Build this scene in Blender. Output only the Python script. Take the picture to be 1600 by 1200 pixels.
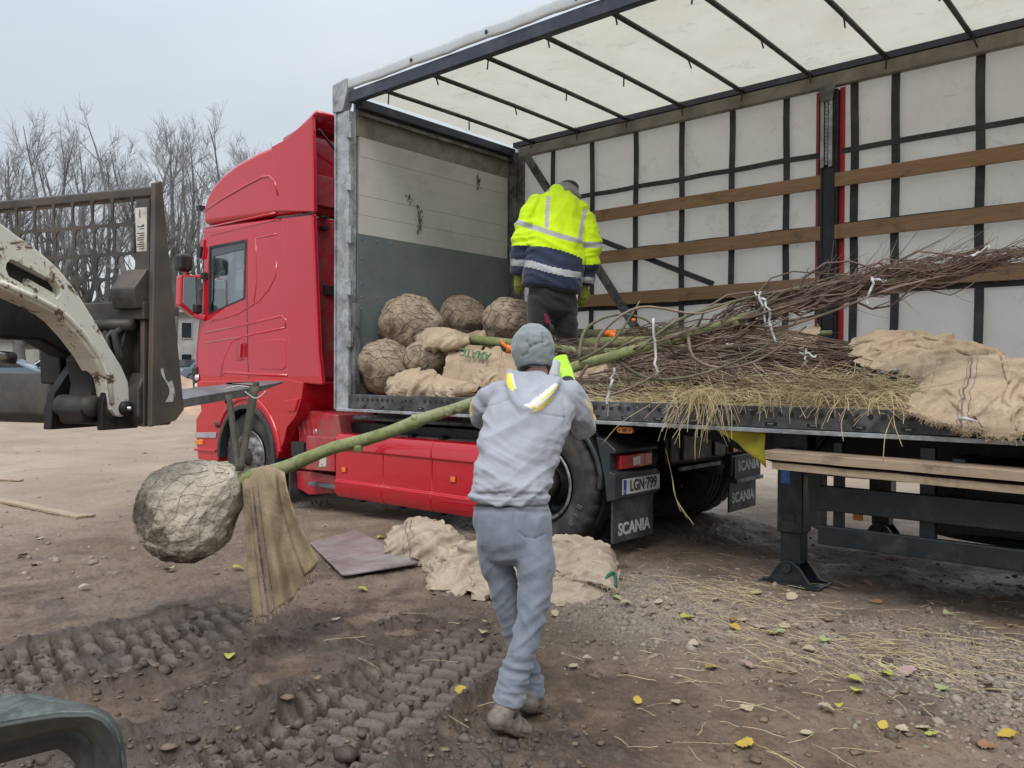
import bpy, bmesh, math, random
import numpy as np
from mathutils import Vector, Matrix, noise

for o in list(bpy.data.objects):
    bpy.data.objects.remove(o)
SC = bpy.context.scene
COL = SC.collection
rnd = random.Random(7)
R_ = math.radians

# ------------------------------------------------------------------ camera
CAM_H = 1.34
FPX = 1270.0                      # focal length in pixels of a 1600 px wide frame
YAW, PITCH, ROLL = R_(41.0), R_(-0.51), R_(0.285)
ca, sa, cp, sp = math.cos(YAW), math.sin(YAW), math.cos(PITCH), math.sin(PITCH)
FWD = Vector((-sa * cp, ca * cp, sp))
_r = Vector((ca, sa, 0)); _u = _r.cross(FWD)
RGT = _r * math.cos(ROLL) + _u * math.sin(ROLL)
UPV = -_r * math.sin(ROLL) + _u * math.cos(ROLL)
CAM = Vector((0, 0, CAM_H))
cam_d = bpy.data.cameras.new('camera'); cam_d.sensor_width = 36.0; cam_d.lens = FPX / 1600 * 36
cam_d.clip_start = 0.05; cam_d.clip_end = 3000
cam = bpy.data.objects.new('camera', cam_d); COL.objects.link(cam)
cam.matrix_world = Matrix(((RGT.x, UPV.x, -FWD.x, CAM.x), (RGT.y, UPV.y, -FWD.y, CAM.y), (RGT.z, UPV.z, -FWD.z, CAM.z), (0, 0, 0, 1)))
SC.camera = cam

# ------------------------------------------------------------------ sky, sun, exposure
SUN_EL, SUN_AZ = R_(52), R_(-60)
W = bpy.data.worlds.new('World'); SC.world = W; W.use_nodes = True
nt = W.node_tree; nt.nodes.clear()
_o = nt.nodes.new('ShaderNodeOutputWorld'); _b = nt.nodes.new('ShaderNodeBackground')
_s = nt.nodes.new('ShaderNodeTexSky'); _s.sky_type = 'NISHITA'; _s.sun_disc = False
_s.sun_elevation = SUN_EL; _s.sun_rotation = SUN_AZ; _s.air_density = 1.0; _s.dust_density = 4.0
# cloud deck: soft grey overcast layer laid over the clear sky
_tc = nt.nodes.new('ShaderNodeTexCoord'); _mp = nt.nodes.new('ShaderNodeMapping'); _mp.inputs['Scale'].default_value = (1, 1, 2.6)
_n = nt.nodes.new('ShaderNodeTexNoise'); _n.inputs['Scale'].default_value = 1.5; _n.inputs['Detail'].default_value = 4; _n.inputs['Roughness'].default_value = .5
_cr = nt.nodes.new('ShaderNodeValToRGB')
_cr.color_ramp.elements[0].position = .3; _cr.color_ramp.elements[0].color = (6.2, 6.95, 7.65, 1)
_cr.color_ramp.elements[1].position = .7; _cr.color_ramp.elements[1].color = (8.1, 8.65, 9.15, 1)
_mx = nt.nodes.new('ShaderNodeMix'); _mx.data_type = 'RGBA'; _mx.inputs['Factor'].default_value = .86
nt.links.new(_tc.outputs['Generated'], _mp.inputs['Vector']); nt.links.new(_mp.outputs['Vector'], _n.inputs['Vector'])
nt.links.new(_n.outputs['Fac'], _cr.inputs['Fac'])
nt.links.new(_s.outputs['Color'], _mx.inputs['A']); nt.links.new(_cr.outputs['Color'], _mx.inputs['B'])
# an overcast sky is brighter overhead than at the horizon
_sx = nt.nodes.new('ShaderNodeSeparateXYZ'); nt.links.new(_tc.outputs['Generated'], _sx.inputs[0])
_mr = nt.nodes.new('ShaderNodeMapRange'); _mr.interpolation_type = 'SMOOTHSTEP'; _mr.inputs['From Min'].default_value = .25; _mr.inputs['From Max'].default_value = 1.0; _mr.inputs['To Min'].default_value = 1.0; _mr.inputs['To Max'].default_value = 2.3
nt.links.new(_sx.outputs['Z'], _mr.inputs['Value'])
_vm = nt.nodes.new('ShaderNodeVectorMath'); _vm.operation = 'SCALE'; nt.links.new(_mx.outputs['Result'], _vm.inputs[0]); nt.links.new(_mr.outputs['Result'], _vm.inputs['Scale'])
nt.links.new(_vm.outputs['Vector'], _b.inputs['Color']); _b.inputs['Strength'].default_value = 0.078
nt.links.new(_b.outputs['Background'], _o.inputs['Surface'])
sun_d = bpy.data.lights.new('sun', 'SUN'); sun_d.energy = 1.3; sun_d.angle = R_(28); sun_d.color = (1.0, .97, .93)
sun = bpy.data.objects.new('sun', sun_d); COL.objects.link(sun)
# sun direction: behind the camera, high, diffused by cloud
sdir = Vector((math.sin(R_(150)) * math.cos(SUN_EL), math.cos(R_(150)) * math.cos(SUN_EL), math.sin(SUN_EL)))
_s.sun_rotation = R_(150)
sun.rotation_euler = sdir.to_track_quat('Z', 'Y').to_euler()
sun.location = (0, 0, 30)
SC.view_settings.view_transform = 'Standard'; SC.view_settings.look = 'None'
SC.view_settings.exposure = 0.38; SC.view_settings.gamma = 1.0; SC.view_settings.use_curve_mapping = False
SC.render.engine = 'CYCLES'
SC.cycles.use_denoising = True
SC.cycles.max_bounces = 8; SC.cycles.diffuse_bounces = 4; SC.cycles.glossy_bounces = 3; SC.cycles.transmission_bounces = 5; SC.cycles.transparent_max_bounces = 8
SC.cycles.caustics_reflective = False; SC.cycles.caustics_refractive = False

# ------------------------------------------------------------------ placing helpers (points at a real distance)
def ray(px, py):
    return FWD + RGT * ((px - 800) / FPX) + UPV * ((600 - py) / FPX)
def at(px, py, d):                 # point at distance d along the view axis
    return CAM + ray(px, py) * d
def S(px, py, y):                  # point on the plane Y = y (parallel to the side of the lorry)
    r = ray(px, py); return CAM + r * (y / r.y)
def SX(px, py, x):                 # point on the plane X = x (parallel to the front of the trailer)
    r = ray(px, py); return CAM + r * (x / r.x)
def SZ(px, py, z):                 # point on the level z
    r = ray(px, py); return CAM + r * ((z - CAM_H) / r.z)

# ------------------------------------------------------------------ objects
def tag(o, label=None, cat=None, group=None, kind=None):
    if label: o['label'] = label
    if cat: o['category'] = cat
    if group: o['group'] = group
    if kind: o['kind'] = kind
    return o
def thing(name, loc, label, cat, group=None):
    o = bpy.data.objects.new(name, None); o.empty_display_size = .2
    o.location = loc; COL.objects.link(o)
    return tag(o, label, cat, group)
def base_of(p):
    v = Vector((0, 0, 0))
    while p is not None:
        v += p.location; p = p.parent
    return v

class MB:
    def __init__(s): s.v = []; s.f = []; s.mi = []
    def add(s, vs, fs, mi=0):
        b = len(s.v); s.v += [tuple(v) for v in vs]; s.f += [tuple(i + b for i in f) for f in fs]; s.mi += [mi] * len(fs); return s
    def box(s, lo, hi, mi=0):
        (a, b, c), (d, e, f) = lo, hi
        return s.add([(a, b, c), (d, b, c), (d, e, c), (a, e, c), (a, b, f), (d, b, f), (d, e, f), (a, e, f)],
                     [(0, 3, 2, 1), (4, 5, 6, 7), (0, 1, 5, 4), (1, 2, 6, 5), (2, 3, 7, 6), (3, 0, 4, 7)], mi)
    def bar(s, p, q, w, h, up=(0, 0, 1), mi=0, w2=None, h2=None):
        p, q = Vector(p), Vector(q); d = (q - p).normalized(); up = Vector(up)
        x = d.cross(up)
        if x.length < 1e-4: x = d.cross(Vector((1, 0, 0)))
        x.normalize(); z = x.cross(d).normalized()
        w2 = w if w2 is None else w2; h2 = h if h2 is None else h2
        vs = [p - x * w / 2 - z * h / 2, p + x * w / 2 - z * h / 2, p + x * w / 2 + z * h / 2, p - x * w / 2 + z * h / 2,
              q - x * w2 / 2 - z * h2 / 2, q + x * w2 / 2 - z * h2 / 2, q + x * w2 / 2 + z * h2 / 2, q - x * w2 / 2 + z * h2 / 2]
        return s.add(vs, [(0, 1, 2, 3), (4, 7, 6, 5), (0, 4, 5, 1), (1, 5, 6, 2), (2, 6, 7, 3), (3, 7, 4, 0)], mi)
    def tube(s, pts, rad, n=8, mi=0, cap=True):
        pts = [Vector(p) for p in pts]
        if not hasattr(rad, '__len__'): rad = [rad] * len(pts)
        prev = None; vs = []; fs = []
        for i, p in enumerate(pts):
            d = (pts[min(i + 1, len(pts) - 1)] - pts[max(i - 1, 0)])
            if d.length < 1e-9: d = Vector((0, 0, 1))
            d.normalize()
            if prev is None:
                x = d.cross(Vector((0, 0, 1)))
                if x.length < .05: x = d.cross(Vector((1, 0, 0)))
            else:
                x = prev - d * prev.dot(d)
            x.normalize(); prev = x; y = d.cross(x)
            for k in range(n):
                a = 2 * math.pi * k / n
                vs.append(p + (x * math.cos(a) + y * math.sin(a)) * rad[i])
        for i in range(len(pts) - 1):
            for k in range(n):
                k2 = (k + 1) % n
                fs.append((i * n + k, i * n + k2, (i + 1) * n + k2, (i + 1) * n + k))
        if cap:
            fs.append(tuple(reversed(range(n)))); fs.append(tuple(range((len(pts) - 1) * n, len(pts) * n)))
        return s.add(vs, fs, mi)
    def prism(s, poly, y0, y1, mi=0, inset=None):   # poly of (x, z), extruded along Y; inset((x,z),side) may move points
        n = len(poly)
        vs = [(x, y0, z) for x, z in poly] + [(x, y1, z) for x, z in poly]
        ar = sum(poly[i][0] * poly[(i + 1) % n][1] - poly[(i + 1) % n][0] * poly[i][1] for i in range(n))
        idx = list(range(n)) if ar > 0 else list(reversed(range(n)))
        fs = [tuple(idx), tuple(i + n for i in reversed(idx))]
        for k in range(n):
            i, j = idx[k], idx[(k + 1) % n]
            fs.append((i, i + n, j + n, j))
        return s.add(vs, fs, mi)
    def lathe(s, prof, c, axis, n=32, mi=0, rmod=None, closed=False):    # prof of (radius, along)
        axis = Vector(axis).normalized(); c = Vector(c)
        x = axis.cross(Vector((0, 0, 1)))
        if x.length < .05: x = Vector((1, 0, 0))
        x.normalize(); y = axis.cross(x)
        vs = []; fs = []; m = len(prof)
        for k in range(n):
            a = 2 * math.pi * k / n; dv = x * math.cos(a) + y * math.sin(a)
            for j, (r, t) in enumerate(prof):
                rr = r + (rmod(j, k) if rmod else 0)
                vs.append(c + dv * rr + axis * t)
        for k in range(n):
            k2 = (k + 1) % n
            for j in range(m if closed else m - 1):
                j2 = (j + 1) % m
                fs.append((k * m + j, k2 * m + j, k2 * m + j2, k * m + j2))
        return s.add(vs, fs, mi)
    def grid(s, P, mi=0):            # P[i][j] points
        a, b = len(P), len(P[0]); vs = [p for r in P for p in r]
        fs = [(i * b + j, i * b + j + 1, (i + 1) * b + j + 1, (i + 1) * b + j) for i in range(a - 1) for j in range(b - 1)]
        return s.add(vs, fs, mi)
    def build(s, name, mats, parent=None, smooth=False, bevel=0, solid=0, sub=0, seg=2, normals=False):
        if not isinstance(mats, (list, tuple)): mats = [mats]
        b = base_of(parent)
        me = bpy.data.meshes.new(name); me.from_pydata([(x - b.x, y - b.y, z - b.z) for x, y, z in s.v], [], s.f)
        for m in mats: me.materials.append(m)
        if len(mats) > 1: me.polygons.foreach_set('material_index', s.mi)
        if smooth: me.polygons.foreach_set('use_smooth', [True] * len(me.polygons))
        me.update()
        if normals:
            bm = bmesh.new(); bm.from_mesh(me); bmesh.ops.recalc_face_normals(bm, faces=bm.faces); bm.to_mesh(me); bm.free()
        o = bpy.data.objects.new(name, me); COL.objects.link(o)
        if parent is not None: o.parent = parent
        if solid:
            m = o.modifiers.new('solid', 'SOLIDIFY'); m.thickness = solid; m.offset = 0
        if bevel:
            m = o.modifiers.new('bevel', 'BEVEL'); m.width = bevel; m.segments = seg; m.limit_method = 'ANGLE'; m.angle_limit = R_(35)
            me.polygons.foreach_set('use_smooth', [True] * len(me.polygons))
            m.harden_normals = True
        if sub:
            m = o.modifiers.new('sub', 'SUBSURF'); m.levels = sub; m.render_levels = sub
        return o
def np_mesh(name, V, F, mats, parent=None, smooth=True, attr=None):
    """big meshes straight from arrays; F is (n,3) or (n,4)"""
    V = np.asarray(V, np.float32).reshape(-1, 3); F = np.asarray(F, np.int32)
    b = base_of(parent); V = V - np.array(b, np.float32)
    me = bpy.data.meshes.new(name); k = F.shape[1]
    me.vertices.add(len(V)); me.vertices.foreach_set('co', V.ravel())
    me.loops.add(F.size); me.loops.foreach_set('vertex_index', F.ravel())
    me.polygons.add(len(F)); me.polygons.foreach_set('loop_start', np.arange(0, F.size, k, dtype=np.int32))
    me.update(calc_edges=True)
    if smooth: me.polygons.foreach_set('use_smooth', np.ones(len(F), bool))
    for m in (mats if isinstance(mats, (list, tuple)) else [mats]): me.materials.append(m)
    if attr is not None:
        for an, arr in attr.items():
            a = me.color_attributes.new(an, 'FLOAT_COLOR', 'POINT'); a.data.foreach_set('color', np.asarray(arr, np.float32).ravel())
    o = bpy.data.objects.new(name, me); COL.objects.link(o)
    if parent is not None: o.parent = parent
    return o
def dup(o, parent=None, loc=None):
    c = o.copy(); COL.objects.link(c)
    if parent is not None: c.parent = parent
    if loc is not None: c.location = loc
    return c
def apply_mods(o):
    dg = bpy.context.evaluated_depsgraph_get(); dg.update()
    me = bpy.data.meshes.new_from_object(o.evaluated_get(dg)); o.modifiers.clear(); old = o.data; o.data = me; bpy.data.meshes.remove(old)
    me.name = o.name
    return o
def lettering(name, body, mat, parent, origin, xdir, ydir, size, bold=0.0, depth=.002, sx=1.0, align='CENTER', shear=0):
    cu = bpy.data.curves.new(name, 'FONT'); cu.body = body; cu.size = size; cu.offset = bold; cu.extrude = depth; cu.align_x = align; cu.align_y = 'CENTER'; cu.shear = shear
    t = bpy.data.objects.new(name, cu); COL.objects.link(t)
    x = Vector(xdir).normalized(); y = Vector(ydir); y = (y - x * y.dot(x)).normalized(); z = x.cross(y)
    dg = bpy.context.evaluated_depsgraph_get(); dg.update()
    me = bpy.data.meshes.new_from_object(t.evaluated_get(dg)); bpy.data.objects.remove(t)
    b = base_of(parent); o3 = Vector(origin) - b
    me.transform(Matrix(((x.x * sx, y.x, z.x, o3.x), (x.y * sx, y.y, z.y, o3.y), (x.z * sx, y.z, z.z, o3.z), (0, 0, 0, 1))))
    me.materials.clear(); me.materials.append(mat)
    o = bpy.data.objects.new(name, me); COL.objects.link(o); o.parent = parent
    return o

# ------------------------------------------------------------------ numpy noise
def _h(i, j, k):
    n = (i * 374761393 + j * 668265263 + k * 974711) & 0x7fffffff
    n = ((n ^ (n >> 13)) * 1274126177) & 0x7fffffff
    return ((n ^ (n >> 16)) & 0xffff) / 65535.0
def vnoise(x, y, seed=0):
    i = np.floor(x).astype(np.int64); j = np.floor(y).astype(np.int64); u = x - i; v = y - j
    u = u * u * (3 - 2 * u); v = v * v * (3 - 2 * v)
    a = _h(i, j, seed); b = _h(i + 1, j, seed); c = _h(i, j + 1, seed); d = _h(i + 1, j + 1, seed)
    return (a * (1 - u) + b * u) * (1 - v) + (c * (1 - u) + d * u) * v
def fbm(x, y, oct=4, seed=0, gain=.5):
    s = 0; a = 1; t = 0
    for o in range(oct):
        s = s + a * vnoise(x * 2 ** o + 17.3 * o, y * 2 ** o - 9.1 * o, seed + o); t += a; a *= gain
    return s / t
def sstep(a, b, x):
    t = np.clip((x - a) / (b - a), 0, 1); return t * t * (3 - 2 * t)

# ------------------------------------------------------------------ materials
def lin(r, g, b):
    f = lambda c: (c / 255 / 12.92) if c <= 10 else ((c / 255 + .055) / 1.055) ** 2.4
    return (f(r), f(g), f(b), 1)
class NB:
    def __init__(s, name):
        s.m = bpy.data.materials.new(name); s.m.use_nodes = True; s.t = s.m.node_tree; s.b = s.t.nodes['Principled BSDF']; s.out = s.t.nodes['Material Output']
        s._co = None
    def n(s, ty, **kw):
        n = s.t.nodes.new(ty)
        for k, v in kw.items(): setattr(n, k, v)
        return n
    def l(s, a, b): s.t.links.new(a, b)
    def co(s):
        if s._co is None: s._co = s.n('ShaderNodeTexCoord').outputs['Object']
        return s._co
    def map(s, scale=(1, 1, 1), rot=(0, 0, 0)):
        m = s.n('ShaderNodeMapping'); m.inputs['Scale'].default_value = scale; m.inputs['Rotation'].default_value = rot; s.l(s.co(), m.inputs['Vector']); return m.outputs['Vector']
    def noise(s, scale, detail=4, rough=.55, vec=None, dist=0):
        n = s.n('ShaderNodeTexNoise'); n.inputs['Scale'].default_value = scale; n.inputs['Detail'].default_value = detail; n.inputs['Roughness'].default_value = rough; n.inputs['Distortion'].default_value = dist
        s.l(vec or s.co(), n.inputs['Vector']); return n.outputs['Fac']
    def ramp(s, fac, stops):
        r = s.n('ShaderNodeValToRGB'); cr = r.color_ramp
        while len(cr.elements) < len(stops): cr.elements.new(.5)
        for e, (p, c) in zip(cr.elements, stops):
            e.position = p; e.color = c if hasattr(c, '__len__') else (c, c, c, 1)
        s.l(fac, r.inputs['Fac']); return r.outputs['Color']
    def mix(s, fac, a, b, blend='MIX'):
        m = s.n('ShaderNodeMix', data_type='RGBA', blend_type=blend)
        for i, x in (('Factor', fac), ('A', a), ('B', b)):
            if hasattr(x, 'is_output'): s.l(x, m.inputs[i])
            else: m.inputs[i].default_value = x
        return m.outputs['Result']
    def math(s, op, a, b=0.0, clamp=False):
        m = s.n('ShaderNodeMath', operation=op, use_clamp=clamp)
        for i, x in ((0, a), (1, b)):
            if hasattr(x, 'is_output'): s.l(x, m.inputs[i])
            else: m.inputs[i].default_value = x
        return m.outputs[0]
    def bump(s, h, strength=.3, dist=.01, prev=None):
        b = s.n('ShaderNodeBump'); b.inputs['Strength'].default_value = strength; b.inputs['Distance'].default_value = dist; s.l(h, b.inputs['Height'])
        if prev is not None: s.l(prev, b.inputs['Normal'])
        s.l(b.outputs['Normal'], s.b.inputs['Normal']); return b.outputs['Normal']
    def set(s, **kw):
        for k, v in kw.items():
            i = s.b.inputs[k.replace('_', ' ')]
            if hasattr(v, 'is_output'): s.l(v, i)
            else: i.default_value = v
        return s
def simple(name, col, rough=.6, metal=0, var=.25, scale=8, dirt=None, dirt_amt=.5, dirt_scale=3, bump=.15, bscale=60, bdist=.004, coat=0, spec=.5, stretch=(1, 1, 1), rvar=.1):
    b = NB(name); v = b.map(stretch) if stretch != (1, 1, 1) else None
    f = b.noise(scale, 5, .6, v)
    c = b.mix(b.ramp(f, [(.3, 0), (.7, 1)]), tuple(x * (1 - var) for x in col[:3]) + (1,), tuple(min(1, x * (1 + var)) for x in col[:3]) + (1,))
    if dirt is not None:
        g = b.ramp(b.noise(dirt_scale, 8, .68, None, .4), [(max(0, .62 - dirt_amt * .35), 0), (min(1, .80 - dirt_amt * .25), 1)])
        g = b.math('MULTIPLY', g, min(1, dirt_amt + .3))
        c = b.mix(g, c, dirt)
    b.set(Base_Color=c, Metallic=metal, Coat_Weight=coat)
    b.b.inputs['Specular IOR Level'].default_value = spec
    r = b.ramp(b.noise(scale * 1.7, 4, .6), [(.3, max(0, rough - rvar)), (.7, min(1, rough + rvar))])
    b.set(Roughness=r)
    if bump: b.bump(b.noise(bscale, 5, .6, v), bump, bdist)
    return b.m
# ------------------------------------------------------------------ the materials of the place
MUD = (.11, .08, .06, 1)
M = {}
def red_paint():
    b = NB('red_lorry_paint')
    d = b.ramp(b.noise(2.2, 7, .65), [(.45, 0), (.8, .35)])
    sp = b.ramp(b.noise(45, 3, .5), [(.66, 0), (.76, .22)])
    c = b.mix(d, (.50, .005, .019, 1), (.40, .014, .026, 1)); c = b.mix(sp, c, (.36, .16, .14, 1))
    b.set(Base_Color=c, Roughness=b.ramp(b.noise(3, 5, .6), [(.3, .25), (.75, .45)]), Coat_Weight=.9, Coat_Roughness=.015, Coat_IOR=1.75)
    b.b.inputs['Specular IOR Level'].default_value = .08
    b.bump(b.noise(1.3, 2, .5), .05, .03)
    return b.m
M['red'] = red_paint()
M['red_dull'] = simple('red_dull_paint', (.42, .015, .03), .5, var=.2, dirt=(.25, .14, .11, 1), dirt_amt=.5, coat=.2, bump=.05)
M['red_tarp'] = simple('red_tarpaulin', (.45, .02, .03), .5, var=.2)
M['black'] = simple('black_plastic', (.018, .019, .021), .5, var=.3, dirt=(.11, .10, .09, 1), dirt_amt=.35)
M['slate'] = simple('dark_slate_plastic', (.022, .028, .033), .48, var=.2, dirt=(.09, .085, .08, 1), dirt_amt=.45, dirt_scale=2)
M['rubber'] = simple('tyre_rubber', (.021, .021, .022), .75, var=.25, scale=12, dirt=(.10, .085, .075, 1), dirt_amt=.5, dirt_scale=4)
M['flap'] = simple('mudflap_rubber', (.022, .023, .026), .6, var=.25, dirt=(.12, .11, .1, 1), dirt_amt=.55, dirt_scale=4)
M['chassis'] = simple('chassis_black_steel', (.010, .012, .015), .45, var=.3, dirt=(.05, .047, .044, 1), dirt_amt=.3, metal=.2)
M['guard'] = simple('painted_guard_steel', (.011, .015, .019), .4, var=.25, dirt=(.065, .07, .07, 1), dirt_amt=.3, dirt_scale=5, metal=.1)
M['steel_rim'] = simple('wheel_steel', (.32, .32, .33), .45, metal=.6, var=.3, dirt=(.08, .07, .06, 1), dirt_amt=.7, dirt_scale=9)
M['chrome'] = simple('bare_metal', (.6, .6, .6), .3, metal=1, var=.2, dirt=(.1, .09, .08, 1), dirt_amt=.4)
M['galv'] = simple('galvanised_steel', (.44, .47, .50), .5, metal=.35, var=.22, scale=14, dirt=(.16, .16, .15, 1), dirt_amt=.6, dirt_scale=7)
M['galv_dark'] = simple('worn_galvanised_steel', (.22, .23, .235), .55, metal=.4, var=.3, scale=10, dirt=(.05, .048, .045, 1), dirt_amt=.7, dirt_scale=5)
M['alu'] = simple('aluminium', (.55, .56, .57), .4, metal=.6, var=.15, dirt=(.2, .19, .18, 1), dirt_amt=.4)
M['grey_alu'] = simple('dirty_aluminium_sill', (.15, .155, .165), .5, metal=.4, var=.3, scale=9, dirt=(.05, .048, .045, 1), dirt_amt=.75, dirt_scale=6, stretch=(.5, 1, 1))
M['navy'] = simple('navy_rail_paint', (.028, .034, .058), .45, var=.2, dirt=(.10, .10, .11, 1), dirt_amt=.35, dirt_scale=3, stretch=(.3, 1, 1))
M['barsteel'] = simple('roof_bar_steel', (.045, .05, .052), .45, metal=.4, var=.3, dirt=(.12, .11, .1, 1), dirt_amt=.4)
M['panel'] = simple('cream_bulkhead_board', (.48, .48, .45), .6, var=.06, scale=2, dirt=(.35, .335, .30, 1), dirt_amt=.32, dirt_scale=2.4, bump=.05)
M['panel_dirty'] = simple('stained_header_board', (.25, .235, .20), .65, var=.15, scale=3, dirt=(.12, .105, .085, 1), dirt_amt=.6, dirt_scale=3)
M['kick'] = simple('grey_kick_plate', (.13, .158, .17), .5, var=.15, scale=3, dirt=(.17, .175, .17, 1), dirt_amt=.45, dirt_scale=4, metal=.1, bump=.08)
def tarp(name, col, col2, trans):
    b = NB(name)
    f = b.ramp(b.noise(1.6, 6, .65, None, .5), [(.35, 0), (.75, 1)])
    sp = b.ramp(b.noise(5, 8, .75, None, .6), [(.56, 0), (.74, .6)])
    c = b.mix(f, col, col2); c = b.mix(sp, c, tuple(x * .6 for x in col2[:3]) + (1,))
    b.set(Base_Color=c, Roughness=.55); b.bump(b.noise(2.2, 3, .5), .25, .05)
    t = b.n('ShaderNodeBsdfTranslucent'); b.l(c, t.inputs['Color'])
    mx = b.n('ShaderNodeMixShader'); mx.inputs[0].default_value = trans
    b.l(b.b.outputs[0], mx.inputs[1]); b.l(t.outputs[0], mx.inputs[2]); b.l(mx.outputs[0], b.out.inputs['Surface'])
    return b.m
M['roof_tarp'] = tarp('roof_tarpaulin', (.68, .65, .57, 1), (.60, .56, .47, 1), .52)
M['curtain'] = tarp('curtain_tarpaulin', (.72, .72, .69, 1), (.62, .61, .57, 1), .40)
M['white_tarp'] = simple('white_tarp_edge', (.47, .50, .52), .5, var=.06, dirt=(.42, .43, .43, 1), dirt_amt=.45, dirt_scale=2)
M['webbing'] = simple('dark_webbing', (.035, .038, .042), .8, var=.25, dirt=(.09, .085, .08, 1), dirt_amt=.4, bscale=200)
def wood(name, a, c2, scale=3, stretch=(.25, 3, 3), dark=(.05, .03, .02, 1)):
    b = NB(name); v = b.map(stretch)
    f = b.noise(scale * 3, 8, .65, v, 1.2); c = b.mix(b.ramp(f, [(.3, 0), (.7, 1)]), a, c2)
    g = b.ramp(b.noise(scale * 1.1, 6, .7), [(.56, 0), (.72, .8)]); c = b.mix(g, c, dark)
    b.set(Base_Color=c, Roughness=.6); b.bump(f, .3, .004); return b.m
M['slat_wood'] = wood('varnished_slat_wood', (.21, .115, .055, 1), (.33, .20, .105, 1), dark=(.07, .045, .03, 1))
M['plank_wood'] = wood('weathered_plank_wood', (.27, .19, .12, 1), (.42, .32, .23, 1), dark=(.10, .075, .055, 1))
M['ply'] = simple('wet_board', (.26, .24, .235), .35, var=.2, scale=3, dirt=(.12, .09, .085, 1), dirt_amt=.5, dirt_scale=2.5, rvar=.15)
def glass(name, tint=(.85, .9, .9, 1), refl=.16):
    b = NB(name)
    t = b.n('ShaderNodeBsdfTransparent'); t.inputs['Color'].default_value = tint
    g = b.n('ShaderNodeBsdfGlossy'); g.inputs['Roughness'].default_value = .02
    lw = b.n('ShaderNodeLayerWeight'); lw.inputs['Blend'].default_value = .35
    f = b.math('ADD', b.math('MULTIPLY', lw.outputs['Fresnel'], .6), refl, True)
    mx = b.n('ShaderNodeMixShader'); b.l(f, mx.inputs[0]); b.l(t.outputs[0], mx.inputs[1]); b.l(g.outputs[0], mx.inputs[2]); b.l(mx.outputs[0], b.out.inputs['Surface'])
    return b.m
M['glass'] = glass('window_glass')
M['tint'] = simple('tinted_window_band', (.06, .07, .085), .12, var=.1, bump=0)
M['mirror_glass'] = simple('mirror_glass', (.55, .6, .62), .04, metal=1, var=.03, bump=0, rvar=.02)
M['interior'] = simple('cab_interior', (.03, .03, .033), .7)
M['lens_red'] = simple('red_lens', (.42, .006, .012), .2, var=.35, scale=60, bump=.3, bscale=90, coat=.8)
M['lens_orange'] = simple('orange_lens', (.75, .22, .01), .25, var=.25, scale=50, coat=.7)
M['lens_clear'] = simple('clear_lens', (.7, .7, .68), .15, metal=.3, var=.2, scale=60)
M['plate'] = simple('number_plate_white', (.66, .67, .66), .4, var=.04, bump=0, dirt=(.4, .38, .35, 1), dirt_amt=.3)
M['blue'] = simple('blue_print', (.02, .06, .32), .4, var=.1, bump=0)
M['blue_label'] = simple('blue_label', (.03, .13, .36), .5, var=.3, scale=40, bump=0)
M['ink'] = simple('black_ink', (.012, .012, .013), .5, var=.1, bump=0)
M['white_letter'] = simple('white_lettering', (.5, .52, .53), .6, var=.2, scale=50, dirt=(.12, .115, .11, 1), dirt_amt=.3, dirt_scale=40, bump=0)
M['grey_letter'] = simple('worn_grey_lettering', (.33, .34, .35), .6, var=.2, scale=50, dirt=(.06, .06, .06, 1), dirt_amt=.8, dirt_scale=30, bump=0)
M['tyre_letter'] = simple('tyre_lettering', (.09, .09, .09), .7, var=.2, bump=0)
M['yellow'] = simple('yellow_sheet', (.52, .46, .03), .5, var=.15, scale=3, dirt=(.18, .16, .03, 1), dirt_amt=.5, dirt_scale=4)
M['tank'] = simple('pale_tank', (.42, .44, .43), .4, metal=.3, var=.15, dirt=(.17, .16, .14, 1), dirt_amt=.5)
# loads
def burlap(name, a, b2, dirtc, amt=.5):
    b = NB(name)
    w1 = b.n('ShaderNodeTexWave', wave_type='BANDS', bands_direction='X'); w1.inputs['Scale'].default_value = 170; w1.inputs['Distortion'].default_value = 1.5; b.l(b.co(), w1.inputs['Vector'])
    w2 = b.n('ShaderNodeTexWave', wave_type='BANDS', bands_direction='Z'); w2.inputs['Scale'].default_value = 170; w2.inputs['Distortion'].default_value = 1.5; b.l(b.co(), w2.inputs['Vector'])
    wv = b.math('MULTIPLY', w1.outputs['Fac'], w2.outputs['Fac'])
    c = b.mix(b.ramp(b.noise(5, 6, .65), [(.3, 0), (.7, 1)]), a, b2)
    c = b.mix(b.math('MULTIPLY', b.ramp(b.noise(120, 2, .5), [(.4, 0), (.7, 1)]), .3), c, tuple(x * .55 for x in a[:3]) + (1,))
    d = b.ramp(b.noise(4.2, 8, .74, None, .8), [(.53 - .08 * amt, 0), (.70, amt)])
    c = b.mix(d, c, dirtc)
    b.set(Base_Color=c, Roughness=.92); b.b.inputs['Specular IOR Level'].default_value = .15
    n = b.bump(wv, .25, .003); b.bump(b.noise(22, 4, .6), .35, .012, n); return b.m
M['burlap'] = burlap('burlap', (.40, .30, .205, 1), (.52, .415, .30, 1), (.17, .12, .085, 1), .75)
M['burlap_dark'] = burlap('old_burlap', (.27, .205, .13, 1), (.37, .29, .19, 1), (.10, .075, .05, 1), .7)
M['burlap_ground'] = burlap('ground_burlap', (.41, .32, .235, 1), (.53, .44, .345, 1), (.17, .12, .09, 1), .85)
M['purple_print'] = simple('purple_print', (.075, .05, .11), .9, var=.5, scale=30, dirt=(.3, .22, .15, 1), dirt_amt=.6, dirt_scale=20, bump=0)
M['green_print'] = simple('green_print', (.03, .16, .06), .9, var=.3, scale=30, dirt=(.4, .3, .2, 1), dirt_amt=.5, dirt_scale=25, bump=0)
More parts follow.
